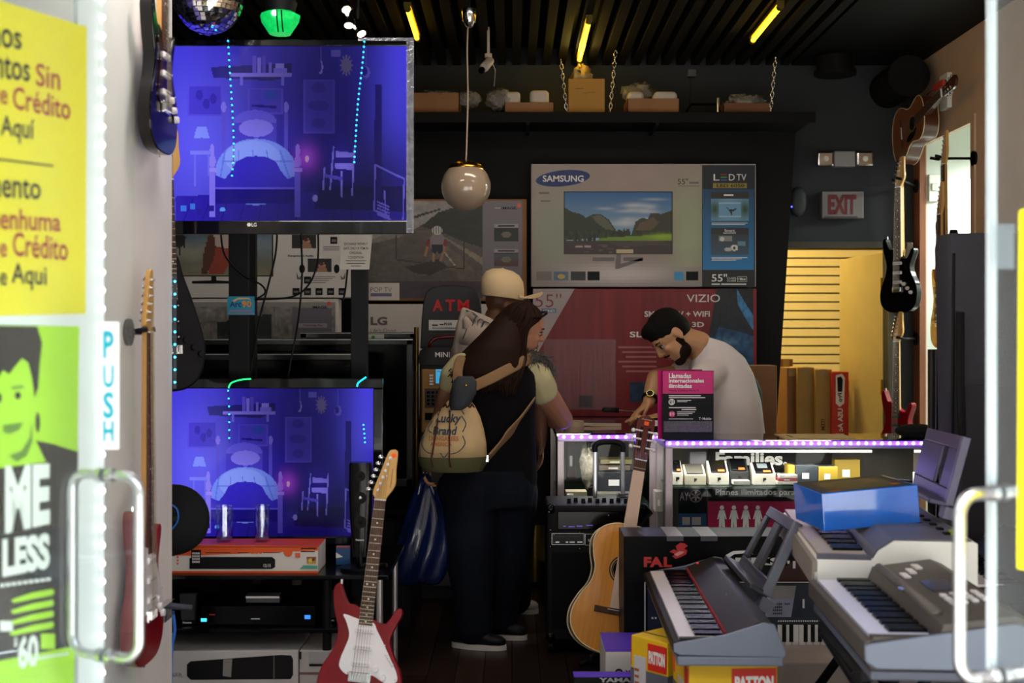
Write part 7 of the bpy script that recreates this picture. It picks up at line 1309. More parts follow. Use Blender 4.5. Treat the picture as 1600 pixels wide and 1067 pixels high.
# tall padded bag and column speaker at the right
T = Thing('padded_bag', 'tall dark grey padded instrument bag standing upright by the right door', 'bag', (1.95, 5.3, 0)); x0 = P(1482, 0, 5.2).x; T.part('bag', MB().loft([(V((x0+.19, 5.32, z)), V((w_, 0, 0)), V((0, .11, 0))) for z, w_ in ((.01, .15), (.08, .165), (.9, .168), (1.7, .18), (1.88, .185), (1.935, .175))], 24, .35), mat('charcoal_fabric', '#34333b', .85, bump=.3, bscale=150), smooth='auto'); T.part('pocket', MB().loft([(V((x0+.2, 5.205, z)), V((.15, 0, 0)), V((0, .018, 0))) for z in (.3, .34, 1.25, 1.29)], 16, .3), mat('charcoal_fabric_pocket', '#2c2b33', .85), smooth='auto'); T.part('zip', MB().tube([(x0+.03, 5.22, .1), (x0+.022, 5.22, 1.0), (x0+.03, 5.22, 1.85)], .006, 6), M_blk); T.part('carry_strap', MB().tube([(x0+.05, 5.2, 1.6), (x0+.04, 5.17, 1.3), (x0+.06, 5.2, 1.0)], .02, 8, flat=((1, 0, 0), .018, .004)), M_blk)
D = 5.5; T = Thing('column_speaker', 'slim black column speaker between the padded bag and side room', 'speaker', P(1470, 800, D)); x0, x1 = P(1459, 0, D).x, P(1500, 0, D).x; T.part('column', MB().loft([(V(((x0+x1)/2, D+.05, z)), V(((x1-x0)/2, 0, 0)), V((0, .05, 0))) for z in (.04, .06, 1.40, 1.44)], 20, .3), mat('satin_black', '#0d0c12', .25, coat=.3), smooth='auto'); T.part('base', MB().cyl(((x0+x1)/2, D+.05, 0), ((x0+x1)/2, D+.05, .04), .14, n=28), M_blk, smooth='auto'); T.part('grille', MB().bb(x0+.02, x1-.02, D-.004, D+.004, .3, 1.38), M_blk); light('bag_violet_uplight', 'POINT', (x1+.02, D-.12, 1.12), .5, (.35, .2, 1), .02)
single('black_hat', 'black hat lying on the end of the long counter', 'hat', MB().ell((P(1435, 0, 6.1).x, 6.12, CT+.03), (.11, .09, .035)), mat('cap_black', '#0c0b0e', .8), smooth=True)
# ================================================================ PEOPLE
def basis(fwd, up):
    f = V(fwd).normalized(); u = V(up); u = (u-f*u.dot(f)).normalized(); l = u.cross(f); return f, l, u
class Head:
    def __init__(s, c, fwd, up, k=1.0): s.c = V(c); s.f, s.l, s.u = basis(fwd, up); s.k = k
    def p(s, x, y, z): return s.c+(s.f*x+s.l*y+s.u*z)*s.k
    def r(s, *a): return tuple(x*s.k for x in a)
    def ax(s): return (s.f, s.l, s.u)
    def build(s, mb):
        A = s.ax(); E = lambda c, r: mb.ell(s.p(*c), s.r(*r), A)
        E((0, 0, .03), (.097, .076, .092)); E((.028, 0, -.04), (.066, .060, .084)); E((.062, 0, -.104), (.030, .030, .024)); E((.03, 0, -.075), (.055, .056, .05))
        mb.capsule(s.p(.092, 0, .018), .009*s.k, s.p(.112, 0, -.020), .0125*s.k); E((.104, 0, -.026), (.013, .019, .009))
        E((.088, 0, -.056), (.013, .025, .0075)); E((.086, 0, -.069), (.013, .022, .008)); E((.080, 0, .028), (.018, .052, .013)); E((.070, .034, -.025), (.022, .022, .02)); E((.070, -.034, -.025), (.022, .022, .02))
        for y in (-1, 1): E((-.008, y*.077, -.008), (.021, .010, .032)); E((-.004, y*.080, -.036), (.010, .008, .011))
        return mb
    def face(s, T, body, iris='#3a2416', brow='#1c120c', lips='#8a4a44'):
        for y in (-1, 1):
            e = T.part('eye', MB().ell(s.p(.079, y*.033, .003), s.r(.0125, .014, .0095), s.ax(), 14, 10), mat('eye_white', '#a09488', .3), smooth=True); T.part('iris', MB().ell(s.p(.0885, y*.033, .002), s.r(.005, .0085, .0085), s.ax(), 12, 8), mat('iris_'+iris[1:], iris, .1), e, smooth=True)
            T.part('eyelid', MB().tube([s.p(.082, y*.019, .006), s.p(.092, y*.033, .013), s.p(.078, y*.049, .007)], .0026*s.k, 6), mat('lash_dark', '#1a0f0a', .6), smooth=True)
            T.part('eyebrow', MB().tube([s.p(.095, y*.014, .026), s.p(.093, y*.032, .031), s.p(.078, y*.053, .026)], [.003*s.k, .0042*s.k, .002*s.k], 6), mat('brow_'+brow[1:], brow, .8), smooth=True)
        T.part('lips', MB().ell(s.p(.096, 0, -.057), s.r(.0075, .022, .0048), s.ax(), 14, 8).ell(s.p(.094, 0, -.067), s.r(.0085, .019, .0055), s.ax(), 14, 8), mat('lips_'+lips[1:], lips, .45), smooth=True)
def hand(mb, wrist, fwd, up, k=1.0, curl=.5, side=1):
    """palm and five fingers; up = back of the hand, side +1: thumb on the l side"""
    f, l, u = basis(fwd, up); p = lambda x, y, z: wrist+(f*x+l*y+u*z)*k
    mb.ell(p(.048, 0, 0), (.05*k, .040*k, .016*k), (f, l, u), 14, 8); mb.capsule(p(-.02, 0, 0), .024*k, p(.025, 0, 0), .024*k)
    for i, (y, L) in enumerate(((-.029, .062), (-.010, .076), (.010, .072), (.028, .056))):
        b_ = p(.088-.004*abs(i-1.3), y, .002); a0 = curl*.55; a1 = curl*1.35; a2 = curl*1.9
        q1 = b_+(f*math.cos(a0)-u*math.sin(a0))*L*.44*k; q2 = q1+(f*math.cos(a1)-u*math.sin(a1))*L*.32*k; q3 = q2+(f*math.cos(a2)-u*math.sin(a2))*L*.24*k
        mb.chain([p(.06, y*.9, 0), b_, q1, q2, q3], [.0105*k, .0105*k, .0095*k, .0085*k, .0075*k], 8)
    t0 = p(.012, side*.030, -.002); t1 = p(.040, side*.055, -.010); t2 = p(.068, side*.060, -.020); mb.chain([p(.0, side*.014, 0), t0, t1, t2], [.016*k, .0145*k, .0115*k, .009*k], 8)
def skin(name, col): return mat(name, col, .5, var=.05, scale=20, sub=.12)
def shoe(T, heel, toe, w_, h, upper, sole, name='shoe', laces=None):
    heel, toe = V(heel), V(toe); d = (toe-heel).normalized(); s = V((-d.y, d.x, 0)); L = (toe-heel).length; up = V((0, 0, 1))
    row = lambda t, hw, hh, z0: (heel+d*(L*t)+up*(z0+hh/2), s*hw, up*(hh/2))
    o = T.part(name, MB().rings([[c+a_*math.copysign(abs(math.cos(q))**.8, math.cos(q))+b_*math.copysign(abs(math.sin(q))**.8, math.sin(q)) for q in [2*PI*j/18 for j in range(18)]] for c, a_, b_ in (row(.0, w_*.5, h*.55, .022), row(.06, w_*.75, h*.95, .02), row(.2, w_*.85, h, .02), row(.38, w_*.85, h*.92, .02), row(.55, w_*.98, h*.66, .02), row(.75, w_*1.05, h*.52, .02), row(.92, w_*.8, h*.42, .02), row(1, w_*.4, h*.26, .024))]), upper, smooth=True)
    T.part('sole', MB().rings([[heel+d*(L*t)+s*(hw*math.cos(q))+up*z for t, hw, q in [(( .5+.53*math.sin(2*PI*j/24)), w_*1.08*(1 if abs(math.sin(2*PI*j/24)) < .9 else .9), 2*PI*j/24) for j in range(24)]] for z in (.001, .012, .026)]), sole, o, smooth='auto')
    if laces:
        for i in range(4): c = heel+d*(L*(.38+i*.07))+up*(h*(.95-.11*i)+.02); T.part('lace', MB().tube([c-s*w_*.45, c+up*.006, c+s*w_*.45], .003, 6), laces, o)
    return o
def person(lab, loc): return Thing('person', lab, 'person', loc)
def body_part(T, name, mb, m, vox, sm=6, parent=None): return remesh(T.part(name, mb, m, parent), vox, sm)
def strands(mb, paths, n, r, seed, jit):
    rr = np.random.default_rng(seed)
    for k in range(n):
        a_, b_ = paths[rr.integers(len(paths))], paths[rr.integers(len(paths))]; t = rr.random()*.9
        pts = [V(a_[i]).lerp(V(b_[i]), t*(.5 if abs(i) else .5))+V(rr.normal(0, jit*(.35+.65*i/len(a_)), 3)) for i in range(len(a_))]
        cp = catmull([tuple(q) for q in pts], 4, False); L_ = len(cp); mb.tube(cp, [r*(.5+.5*math.sin(PI*min(1, .25+.75*i/L_)))+.0006 for i in range(L_)], 5)
    return mb
M_skinW = skin('skin_light_tan', '#b17a5e'); M_skinC = skin('skin_olive', '#b98a63'); M_skinM = skin('skin_brown', '#5c3a28')
M_denim = mat('dark_denim', '#0b101c', .8, var=.2, scale=30, bump=.25, bscale=120); M_vest = mat('black_vest_fabric', '#060507', .85, bump=.2, bscale=40)
M_pale = mat('pale_yellow_cotton', '#c9bf92', .8, var=.05)
# ---------------------------------------------------------------- woman customer
D = 6.0; Q = lambda x, y, dd=0: P(x, y, D+dd); px = D/F
T = person('woman with long brown hair in a black vest and jeans leaning at the counter', P(765, 1000, D)); WT = T
H = Head(Q(817, 513, .04), (.93, .20, -.32), (.25, -.02, 1), 1.0)
mb = H.build(MB()); mb.chain([H.p(-.03, 0, -.05), H.p(-.06, 0, -.16), Q(778, 572, .02)], [.056, .058, .07])
mb.loft([(Q(770, 745), (.16, 0, 0), (0, .11, 0)), (Q(768, 690), (.15, 0, 0), (0, .10, 0)), (Q(770, 620), (.15, 0, 0), (0, .10, 0)), (Q(772, 575), (.13, 0, 0), (0, .08, 0))])
sh, el, wr = Q(832, 588, .06), Q(879, 655, .30), Q(861, 660, .62); mb.chain([Q(800, 580, .03), sh, sh.lerp(el, .5), el], [.06, .068, .066, .054]); mb.chain([el, el.lerp(wr, .4), wr], [.054, .048, .030]); hand(mb, wr, (-.3, .9, -.05), (0, 0, 1), .95, .25, 1)
sl2_, el2, wr2 = Q(712, 584, -.0), Q(690, 650, .05), Q(666, 722, -.10); mb.chain([Q(740, 580, 0), sl2_, sl2_.lerp(el2, .5), el2], [.06, .058, .056, .045]); mb.chain([el2, el2.lerp(wr2, .4), wr2], [.045, .042, .028]); hand(mb, wr2, (-.05, -.05, -1), (-1, 0, 0), .92, .95, -1)
for hx, kx, ax_, kd, ad in ((738, 736, 739, -.06, -.04), (795, 800, 782, .06, .16)): mb.chain([Q(hx, 755, 0), Q(kx, 860, kd), Q(ax_, 975 if ax_ == 739 else 955, ad)], [.09, .06, .045])
body = body_part(T, 'body', mb, M_skinW, .0065, 3); H.face(T, body)
rows = []
for y, x0, x1, dp in ((760, 694, 838, .165), (745, 692, 840, .17), (700, 696, 838, .165), (650, 702, 836, .155), (612, 702, 838, .15), (585, 704, 836, .135), (566, 722, 822, .11), (553, 745, 806, .075)): rows.append((Q((x0+x1)/2, y, .01), ((x1-x0)/2*px, 0, 0), (0, dp, 0)))
body_part(T, 'vest', MB().loft(rows, 24, .8), M_vest, .009, 8)
o = MB(); o.chain([Q(822, 575, .04), Q(838, 590, .08), sh.lerp(el, .30)], [.072, .080, .080]); body_part(T, 'sleeve', o, M_pale, .007, 3)
o = MB(); o.chain([Q(722, 572, .0), Q(709, 588, .0), sl2_.lerp(el2, .22)], [.066, .068, .068]); body_part(T, 'sleeve', o, M_pale, .007, 3)
o = MB(); o.loft([(Q(766, 730), (.215, 0, 0), (0, .165, 0)), (Q(765, 760), (.225, 0, 0), (0, .17, 0)), (Q(764, 790), (.215, 0, 0), (0, .165, 0))], 20, .8)
for pts in (((735, 770, -.02, 54), (733, 850, -.06, 42), (737, 900, -.06, 35), (739, 950, -.05, 30), (740, 978, -.04, 31)), ((794, 770, .03, 48), (797, 850, .06, 37), (790, 900, .1, 32), (782, 945, .15, 29), (780, 966, .16, 30))): o.chain([Q(x, y, d_) for x, y, d_, r_ in pts], [r_*px for *_, r_ in pts], 16)
body_part(T, 'jeans', o, M_denim, .010, 6)
M_shoeb = mat('black_sneaker', '#141416', .5); M_sole = mat('white_rubber_sole', '#c4bcb6', .5)
shoe(T, V((P(708, 0, 5.97).x, 5.97, 0)), V((P(789, 0, 5.90).x, 5.90, 0)), .043, .10, M_shoeb, M_sole, laces=M_alu); shoe(T, V((P(752, 0, 6.17).x, 6.17, 0)), V((P(790, 0, 6.12).x+.1, 6.10, 0)), .043, .10, M_shoeb, M_sole, laces=M_alu)
M_hair = mat('dark_brown_hair', '#24130c', .62, var=.4, scale=50, stretch=(8, 8, 1), spec=.3)
hb = MB().ell(H.p(-.022, 0, .036), H.r(.098, .083, .092), H.ax(), 20, 14).ell(H.p(-.055, 0, -.03), H.r(.075, .08, .10), H.ax(), 20, 12)
hb.loft([(Q((a_+b_)/2, y, d_), ((b_-a_)/2*px, 0, 0), (0, t_, 0)) for y, a_, b_, d_, t_ in ((492, 780, 826, .03, .06), (515, 757, 822, .0, .085), (545, 733, 818, -.06, .09), (570, 720, 812, -.11, .06), (592, 716, 804, -.145, .03), (604, 730, 796, -.155, .012))], 22, .9)
hr = body_part(T, 'hair', hb, M_hair, .010, 5)
crown = H.p(-.02, 0, .135)
paths = [[tuple(q) for q in (crown, H.p(-.01, -.094, .05), H.p(-.03, -.102, -.05), Q(812, 575, -.10), Q(800, 612, -.17))], [tuple(q) for q in (crown, H.p(-.08, -.06, .07), Q(790, 530, -.05), Q(790, 580, -.15), Q(792, 612, -.17))], [tuple(q) for q in (crown, H.p(-.11, 0, .06), Q(770, 525, -.02), Q(752, 575, -.14), Q(745, 610, -.17))], [tuple(q) for q in (crown, H.p(-.12, .01, .03), Q(760, 530, .0), Q(725, 575, -.12), Q(712, 602, -.15))], [tuple(q) for q in (crown, H.p(.045, -.072, .085), H.p(-.005, -.098, .0), Q(820, 556, -.08), Q(808, 595, -.15))], [tuple(q) for q in (crown, H.p(-.11, .04, .04), Q(752, 528, .06), Q(716, 565, -.0), Q(706, 585, -.06))]]
so = T.part('hair_strands', strands(MB(), paths, 520, .0036, 3, .010), M_hair, hr, smooth=True); so['kind'] = 'stuff'
T.part('sunglasses', MB().tube([H.p(.045, -.088, .075), H.p(.075, -.06, .105), H.p(.085, 0, .115), H.p(.075, .06, .105), H.p(.045, .088, .075)], .006, 8).tube([H.p(.045, -.090, .075), H.p(-.03, -.094, .05)], .0035, 6), M_gloss, smooth=True)
ec = H.p(.0, -.085, -.062); T.part('earring', MB().tube([ec+V((.012*math.cos(t), 0, .014*math.sin(t))) for t in [2*PI*i/14 for i in range(15)]], .0016, 6), M_chrome)
fo_ = MB(); rr = np.random.default_rng(12)
cp = catmull([tuple(q) for q in (Q(856, 584, .12), Q(852, 570, .10), Q(842, 560, .05), Q(826, 557, -.03))], 10, False)
for k in range(520):
    c_ = cp[rr.integers(len(cp))]+V(rr.normal(0, .016, 3)); d_ = V(rr.normal(0, 1, 3))+V((.1, -.5, -.7)); d_.normalize(); fo_.tube([c_, c_+d_*.022, c_+d_*.04+V((0, 0, -.012))], [.0028, .002, .0004], 4)
k_ = T.part('fur_collar', fo_, mat('grey_fur', '#55504c', .9, var=.6, scale=40)); k_['kind'] = 'stuff'
# drawstring backpack
D = 5.74; px = D/F; pl = front(D)
B = Thing('drawstring_backpack', 'cream canvas drawstring backpack with scroll print and olive base', 'backpack', P(706, 736, D)); M_canvas = mat('cream_canvas', '#c6a87c', .85, var=.08, bump=.2, bscale=200); M_olive = mat('olive_canvas', '#4c4a2c', .85, var=.1, bump=.2, bscale=200)
prof = ((626, 700, 736, .035), (634, 694, 742, .05), (650, 678, 750, .075), (670, 665, 756, .095), (692, 656, 760, .105), (713, 653, 761, .108))
def bagpt(u, y, off=.004):
    ys = [q[0] for q in prof]; x0 = np.interp(y, ys, [q[1] for q in prof]); x1 = np.interp(y, ys, [q[2] for q in prof]); dp = np.interp(y, ys, [q[3] for q in prof]); s = max(-.985, min(.985, 2*(u-x0)/(x1-x0)-1)); th_ = math.acos(max(-1, min(1, math.copysign(abs(s)**(1/.85), s)))); return Q2((x0+x1)/2, y)+V(((x1-x0)/2*px*s, -dp*math.sin(th_)**.85-off, 0))
Q2 = lambda x, y, dd=0: P(x, y, D+dd)
B.part('pouch', MB().loft([(Q2((a_+b_)/2, y), ((b_-a_)/2*px, 0, 0), (0, d_, 0)) for y, a_, b_, d_ in prof], 28, .85), M_canvas, smooth=True); B.part('base', MB().loft([(Q2((a_+b_)/2, y), ((b_-a_)/2*px, 0, 0), (0, d_, 0)) for y, a_, b_, d_ in ((712, 652.4, 761.6, .110), (726, 655, 759, .108), (735, 664, 754, .095), (737, 680, 740, .06))], 28, .8), M_olive, smooth='auto')
M_cord = mat('maroon_cord', '#4a1612', .7); M_tan = mat('rust_ink', '#b06a34', .7); M_blui = mat('slate_blue_ink', '#344552', .7)
def btext(body, x0, y0, x1, y1, m, bold=.02, shear=0): a_, fs = text_pts(body, bold, shear); B.part('lettering', MB().add([bagpt(x0+u*(x1-x0), y1+v*(y0-y1)) for u, v, _ in a_], fs), m)
btext('Lucky', 682, 645, 722, 662, M_blui, .03, .2); btext('Brand', 678, 664, 716, 677, M_blui, .03, .2); btext('DUNGAREES', 672, 679, 718, 686, M_tan, .03); btext('AMERICA', 674, 688, 708, 694, M_tan, .03)
for pts in (((676, 656), (670, 668), (676, 674)), ((663, 680), (660, 692), (668, 703), (680, 706)), ((722, 648), (729, 660), (724, 672)), ((724, 678), (728, 690), (718, 702), (706, 706)), ((690, 704), (696, 711), (702, 704)), ((706, 640), (718, 636), (726, 646))): B.part('printed_scroll', MB().tube(catmull([tuple(bagpt(x, y)) for x, y in pts], 5, False), .0022, 5), M_blui)
for xs in ((688, 640, 676, 715), (704, 640, 704, 715)): B.part('drawcord', MB().tube([bagpt(xs[0]+(xs[2]-xs[0])*t, xs[1]+(xs[3]-xs[1])*t, .006) for t in (0, .3, .6, 1)]+[Q2(xs[2], 730, -.112)], .0042, 6), M_cord, smooth=True)
for i in range(7): x = 696+i*7; B.part('eyelet_loop', MB().tube([bagpt(x-3, 636, .0), bagpt(x, 631, .012), bagpt(x+3, 636, .0)], .004, 6), M_cord)
B.part('top_flap', MB().loft([(Q2(x, y, -.03), (w_*px, 0, 0), (0, d_, 0)) for y, x, w_, d_ in ((588, 727, 12, .03), (596, 726, 19, .05), (615, 724, 20, .06), (632, 718, 17, .06), (640, 714, 10, .05))], 18, .8), mat('slate_flap', '#2f333a', .8, var=.2), smooth=True); B.part('snap', MB().ell(Q2(728, 602, -.085), (.006, .004, .006)), M_brass)
M_strap = mat('tan_webbing', '#8a6a48', .8, bump=.3, bscale=200)
B.part('shoulder_strap', MB().tube(catmull([tuple(q) for q in (Q2(738, 604, -.02), P(765, 592, 5.80), P(800, 574, 5.85), P(828, 560, 5.95), P(836, 566, 6.12))], 6, False), .02, 10, flat=((0, .25, 1), .026, .005)), M_strap, smooth=True); B.part('shoulder_strap', MB().tube(catmull([tuple(q) for q in (Q2(757, 722, -.0), P(785, 690, 5.80), P(812, 655, 5.83), P(834, 625, 5.94))], 6, False), .02, 10, flat=((.5, 0, .8), .026, .005)), M_strap, smooth=True); B.part('shoulder_strap', MB().tube(catmull([tuple(q) for q in (Q2(716, 602, .0), P(715, 580, 5.83), P(719, 562, 5.87), P(724, 556, 6.0))], 5, False), .02, 10, flat=((1, 0, 0), .024, .005)), M_strap, smooth=True); B.part('buckle', MB().bb(P(754, 0, D).x, P(764, 0, D).x, D-.015, D-.005, P(0, 722, D).z, P(0, 710, D).z), M_chrome, bevel=.003)
# blue plastic bag
D = 5.9; px = D/F; Q3 = lambda x, y, dd=0: P(x, y, D+dd)
G = Thing('plastic_bag', 'shiny dark blue plastic shopping bag hanging from her hand', 'bag', P(660, 913, D)); M_bag = mat('blue_plastic_film', '#0d1c48', .2, var=.3, scale=5, coat=.5, bump=.7, bscale=11, stretch=(3, 3, .7))
rows = [(Q3(667, 748), 5, .012), (Q3(665, 762), 15, .025), (Q3(666, 790), 27, .05), (Q3(665, 820), 36, .07), (Q3(660, 855), 44, .085), (Q3(654, 885), 46, .085), (Q3(650, 905), 44, .075), (Q3(651, 913), 36, .05)]; o = MB(); n_ = 40; rr = np.random.default_rng(4); ph = rr.random(8)*6
o.rings([[c+V((hw*px*math.cos(t)*(1+.05*math.sin(5*t+ph[i % 8])), dd_*math.sin(t)*(1+.18*math.sin(7*t+i)), .01*math.sin(4*t+i))) for t in [2*PI*j/n_ for j in range(n_)]] for i, (c, hw, dd_) in enumerate(rows)]); g_ = G.part('sack', o, M_bag, smooth=True); sm_ = g_.modifiers.new('sub', 'SUBSURF'); sm_.levels = 1; sm_.render_levels = 1
for dx in (-7, 6): G.part('handle', MB().tube(catmull([tuple(q) for q in (Q3(666+dx*2, 775, -.02), Q3(665+dx, 752, -.02), Q3(664+dx*.3, 738, -.05), Q3(665+dx, 750, .0))], 5, False), .006, 8, flat=((1, 0, 0), .010, .004)), M_bag, smooth=True)
# ---------------------------------------------------------------- man with cap
D = 6.52; px = D/F; Q = lambda x, y, dd=0: P(x, y, D+dd)
T = person('man in a cream flat brim cap and printed white shirt behind the woman', P(790, 968, D)); H = Head(Q(786, 478, .02), (.90, .32, -.12), (.05, 0, 1), 1.05)
mb = H.build(MB()); mb.chain([H.p(-.03, 0, -.06), Q(772, 525)], [.062, .068]); mb.loft([(Q(775, 740), (.17, 0, 0), (0, .11, 0)), (Q(772, 640), (.18, 0, 0), (0, .12, 0)), (Q(768, 560), (.19, 0, 0), (0, .11, 0)), (Q(768, 530), (.12, 0, 0), (0, .08, 0))]); s1, e1, w1 = Q(825, 560, .05), Q(846, 640, .02), Q(845, 690, -.02); mb.chain([s1, e1, w1], [.055, .045, .03]); hand(mb, w1, (.0, -.1, -1), (1, .2, 0), 1.0, .4, -1); s2, e2, w2 = Q(722, 560, .0), Q(722, 650, .05), Q(745, 700, .15); mb.chain([s2, e2, w2], [.055, .045, .03]); hand(mb, w2, (.6, .6, -.3), (0, 0, 1), 1.0, .4, 1)
for x0, x1, x2, d0, d1, yf in ((752, 762, 766, 0, .0, 958), (795, 806, 808, .05, .14, 942)): mb.chain([Q(x0, 755), Q(x1, 850, d0), Q(x2, yf, d1)], [.085, .06, .045])
b_ = body_part(T, 'body', mb, M_skinM, .008, 3); H.face(T, b_, lips='#4a2a20')
M_shirt = mat('printed_white_shirt', '#b5a498', .8, var=.06); o = MB().loft([(Q(772, 748), (.20, 0, 0), (0, .14, 0)), (Q(770, 640), (.20, 0, 0), (0, .145, 0)), (Q(767, 575), (.205, 0, 0), (0, .14, 0)), (Q(764, 538), (.18, 0, 0), (0, .12, 0)), (Q(768, 512), (.09, 0, 0), (0, .075, 0))], 22, .8); o.chain([Q(725, 552, .0), Q(720, 600, .03)], [.075, .075]).chain([Q(820, 556, .04), Q(838, 600, .04)], [.075, .075]).chain([Q(728, 500, -.06), Q(738, 525, -.05), Q(760, 535, -.05)], [.022, .05, .05]); sh_ = body_part(T, 'shirt', o, M_shirt, .010, 4)
# ink drawing on the shirt back
for i, pts in enumerate((((722, 483), (727, 476), (738, 478), (745, 490)), ((727, 492), (733, 484), (741, 489), (735, 500)), ((722, 505), (725, 516), (720, 530)), ((752, 508), (760, 500), (768, 506)), ((745, 503), (752, 497), (758, 503)))): T.part('printed_line', MB().tube(catmull([tuple(Q(x, y, -.11)) for x, y in pts], 5, False), .004, 5), M_blui, sh_)
hood = MB().chain([Q(724, 484, -.03), Q(722, 512, -.03), Q(722, 552, -.02)], [.014, .034, .06]).chain([Q(725, 484, -.03), Q(748, 499, -.05), Q(772, 512, -.04)], [.014, .034, .04]).ell(Q(746, 530, -.05), (.10, .07, .085), n=20, k=14); hd_ = body_part(T, 'shirt_shoulder', hood, M_shirt, .009, 2)
for q in [c for c in T.o.children_recursive if c.name.startswith('printed_line')]: sw = q.modifiers.new('wrap', 'SHRINKWRAP'); sw.target = hd_; sw.offset = .002
o = MB(); o.loft([(Q(775, 735), (.20, 0, 0), (0, .15, 0)), (Q(775, 770), (.2, 0, 0), (0, .15, 0))], 18, .8)
for x0, x1, x2, d0, d1, yf in ((752, 764, 768, 0, .0, 950), (798, 808, 806, .05, .14, 936)): o.chain([Q(x0, 765), Q(x1, 850, d0), Q(x2, 900, (d0+d1)/2), Q(x2, yf, d1)], [.105, .085, .08, .085], 14)
body_part(T, 'trousers', o, mat('black_trousers', '#08090d', .8), .010, 5)
M_wsh = mat('white_leather_shoe', '#b5a8a4', .45); shoe(T, V((P(757, 0, 6.5).x, 6.52, 0)), V((P(797, 0, 6.4).x, 6.42, 0)), .046, .10, M_wsh, M_sole, laces=M_wsh); shoe(T, V((P(789, 0, 6.7).x, 6.72, 0)), V((P(840, 0, 6.7).x, 6.68, 0)), .046, .10, M_wsh, M_sole, laces=M_wsh)
M_cap = mat('cream_cap_twill', '#d2b68e', .8, var=.05); cc = H.p(-.01, 0, .060)
o = MB(); o.rings([[cc+H.f*(r_*1.14*math.cos(t))+H.l*(r_*math.sin(t))+V((0, 0, z)) for t in [2*PI*j/28 for j in range(28)]] for r_, z in ((.098, -.022), (.102, .0), (.103, .035), (.098, .075), (.080, .108), (.05, .126), (.012, .133))]); cp_ = T.part('cap', o, M_cap, smooth='auto')
bf = H.f.copy(); bf.z = .10; bf.normalize(); T.part('brim', MB().rings([[cc+V((0, 0, zz-.035*math.sin(t)**2*max(0, math.cos(t)+.35)))+bf*((.06 if math.cos(t) < 0 else .06+.165*math.cos(t)))+H.l*(.098*math.sin(t)) for t in [2*PI*j/28 for j in range(28)]] for zz in (-.016, -.009)]), M_cap, cp_, smooth='auto'); T.part('button', MB().ell(cc+V((0, 0, .133)), (.008, .008, .005)), M_cap, cp_, smooth=True)
# ---------------------------------------------------------------- shop assistant
D = 6.78; px = D/F; Q = lambda x, y, dd=0: P(x, y, D+dd)
T = person('bearded shop assistant in a white T-shirt bending over work on the counter', (P(1130, 0, D).x, D+.1, 0)); H = Head(Q(1049, 524, .0), (-.62, -.20, -.72), (-.76, 0, .62), 1.14)
mb = H.build(MB()); mb.chain([H.p(-.035, 0, -.06), H.p(-.065, 0, -.13), Q(1100, 558, .05)], [.062, .064, .075]); mb.loft([(Q(1150, 760, .1), (.16, 0, 0), (0, .12, 0)), (Q(1140, 660, .1), (.17, 0, 0), (0, .12, 0)), (Q(1125, 590, .08), (.17, 0, .0), (0, .13, 0)), (Q(1108, 560, .06), (.08, 0, .0), (0, .1, 0))])
s1, e1, w1 = Q(1078, 582, .18), Q(1024, 590, .10), Q(1013, 630, .0); mb.chain([Q(1100, 580, .15), s1, s1.lerp(e1, .5), e1], [.06, .062, .054, .048]); mb.chain([e1, e1.lerp(w1, .4), w1], [.048, .046, .033]); hand(mb, w1, (-.55, -.1, -.45), (-.3, 0, 1), 1.0, .35, 1)
s2, e2, w2 = Q(1100, 590, -.10), Q(1065, 650, -.16), Q(1022, 655, -.05); mb.chain([s2, e2], [.06, .048]); mb.chain([e2, w2], [.046, .03]); hand(mb, w2, (-.9, .1, .05), (0, 0, 1), 1.0, .35, -1)
for sx in (-1, 1): mb.chain([Q(1150+sx*14, 760, .08), V((P(1110+sx*30, 0, D).x, D+.05, .58)), V((P(1105+sx*30, 0, D).x, D+.02, .08))], [.08, .06, .045])
body = body_part(T, 'body', mb, M_skinC, .0065, 3); H.face(T, body, brow='#120c08')
o = MB().loft([(Q(1145, 765, .10), (.185, 0, 0), (0, .16, 0)), (Q(1140, 680, .10), (.195, 0, 0), (0, .165, 0)), (Q(1133, 625, .09), (.195, 0, 0), (0, .17, 0)), (Q(1126, 578, .08), (.178, 0, -.02), (.0, .165, 0)), (Q(1123, 550, .07), (.14, 0, -.03), (0, .14, 0)), (Q(1117, 535, .06), (.095, 0, -.025), (0, .10, 0)), (Q(1112, 529, .06), (.07, 0, -.02), (0, .08, 0))], 24, .8); o.chain([Q(1118, 580, -.02), s2, s2.lerp(e2, .55)], [.088, .084, .076]); o.chain([Q(1100, 578, .14), s1.lerp(e1, .28)], [.082, .074]); body_part(T, 't_shirt', o, mat('white_cotton_shirt', '#d6ccca', .8, var=.03, bump=.25, bscale=14, stretch=(1, 1, .5)), .009, 6)
o = MB().loft([(V((P(1148, 0, D).x, D+.1, .66)), (.19, 0, 0), (0, .16, 0)), (V((P(1148, 0, D).x, D+.1, .80)), (.185, 0, 0), (0, .155, 0))], 18, .8)
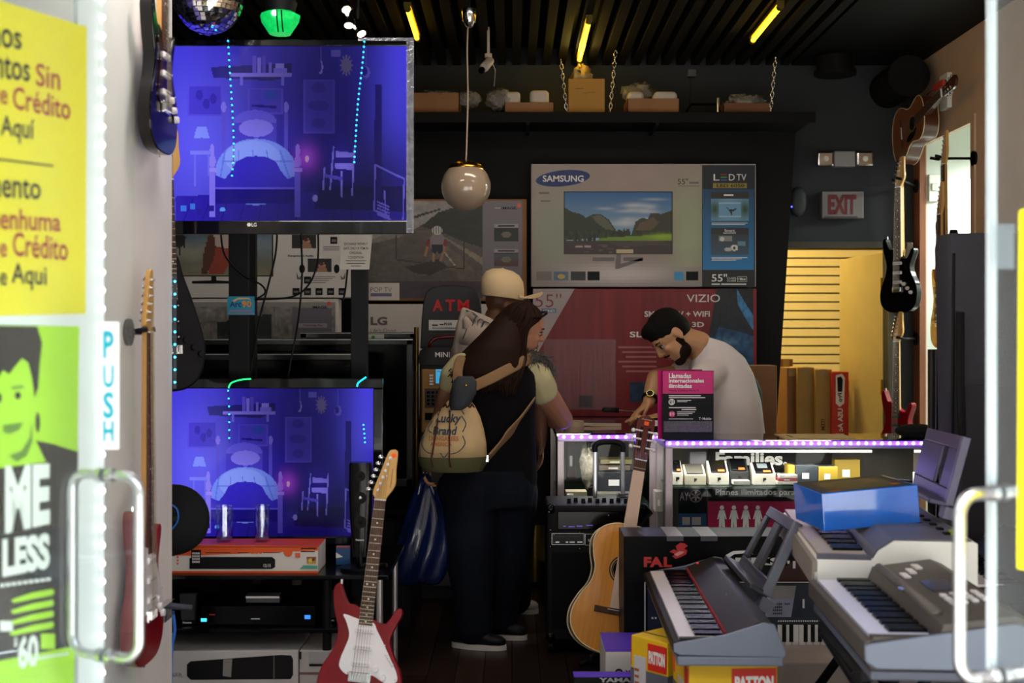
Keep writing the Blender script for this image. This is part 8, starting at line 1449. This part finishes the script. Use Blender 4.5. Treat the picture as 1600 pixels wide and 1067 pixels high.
for sx in (-1, 1): o.chain([V((P(1148+sx*14, 0, D).x, D+.08, .70)), V((P(1110+sx*30, 0, D).x, D+.05, .58)), V((P(1105+sx*30, 0, D).x, D+.02, .10))], [.095, .075, .065], 14); 
body_part(T, 'trousers', o, M_denim, .010, 4)
for sx in (-1, 1): shoe(T, V((P(1105+sx*30, 0, D).x+.08, D+.04, 0)), V((P(1105+sx*30, 0, D).x-.16, D-.02, 0)), .045, .09, M_shoeb, M_sole)
M_hairC = mat('black_short_hair', '#0b0807', .7, var=.4, scale=120, bump=.6, bscale=260)
hb = MB().ell(H.p(-.010, 0, .050), H.r(.103, .083, .088), H.ax(), 22, 14).ell(H.p(-.045, 0, .010), H.r(.066, .0795, .075), H.ax(), 20, 12).ell(H.p(.05, 0, .094), H.r(.052, .062, .038), H.ax(), 16, 10)
hr = body_part(T, 'hair', hb, M_hairC, .006, 3)
bd_ = MB().ell(H.p(.024, 0, -.080), H.r(.0555, .0595, .050), H.ax(), 18, 12).ell(H.p(.060, 0, -.107), H.r(.034, .035, .027), H.ax(), 18, 12)
for y_ in (-1, 1): bd_.ell(H.p(.006, y_*.051, -.034), H.r(.022, .0135, .040), H.ax(), 12, 8)
body_part(T, 'beard', bd_, mat('dark_beard', '#20140e', .85, var=.4, scale=160, bump=.6, bscale=300), .006, 2, hr); T.part('moustache', MB().tube([H.p(.090, -.026, -.052), H.p(.104, 0, -.044), H.p(.090, .026, -.052)], .0045, 8), mat('dark_beard', '#20140e'), hr, smooth=True)
Wt = Thing('wristwatch', 'steel wristwatch with black bezel on the shop assistant wrist', 'watch', w1); ad = (w1-e1).normalized(); X, Y = frame_of(ad); wc = w1-ad*.035; Wt.part('strap', MB().tube([wc+(X*math.cos(t)+Y*math.sin(t))*.041 for t in [2*PI*i/24 for i in range(25)]], .010, 8, flat=(tuple(ad), .012, .004)), M_blk, smooth=True); fn = V((-.2, -1, .15)); fn = (fn-ad*fn.dot(ad)).normalized(); Wt.part('case', MB().cyl(wc+fn*.036, wc+fn*.050, .022, n=22), mat('gold_steel', '#c8b478', .25, 1), smooth='auto'); Wt.part('dial', MB().cyl(wc+fn*.050, wc+fn*.0515, .016, n=22), M_ink)
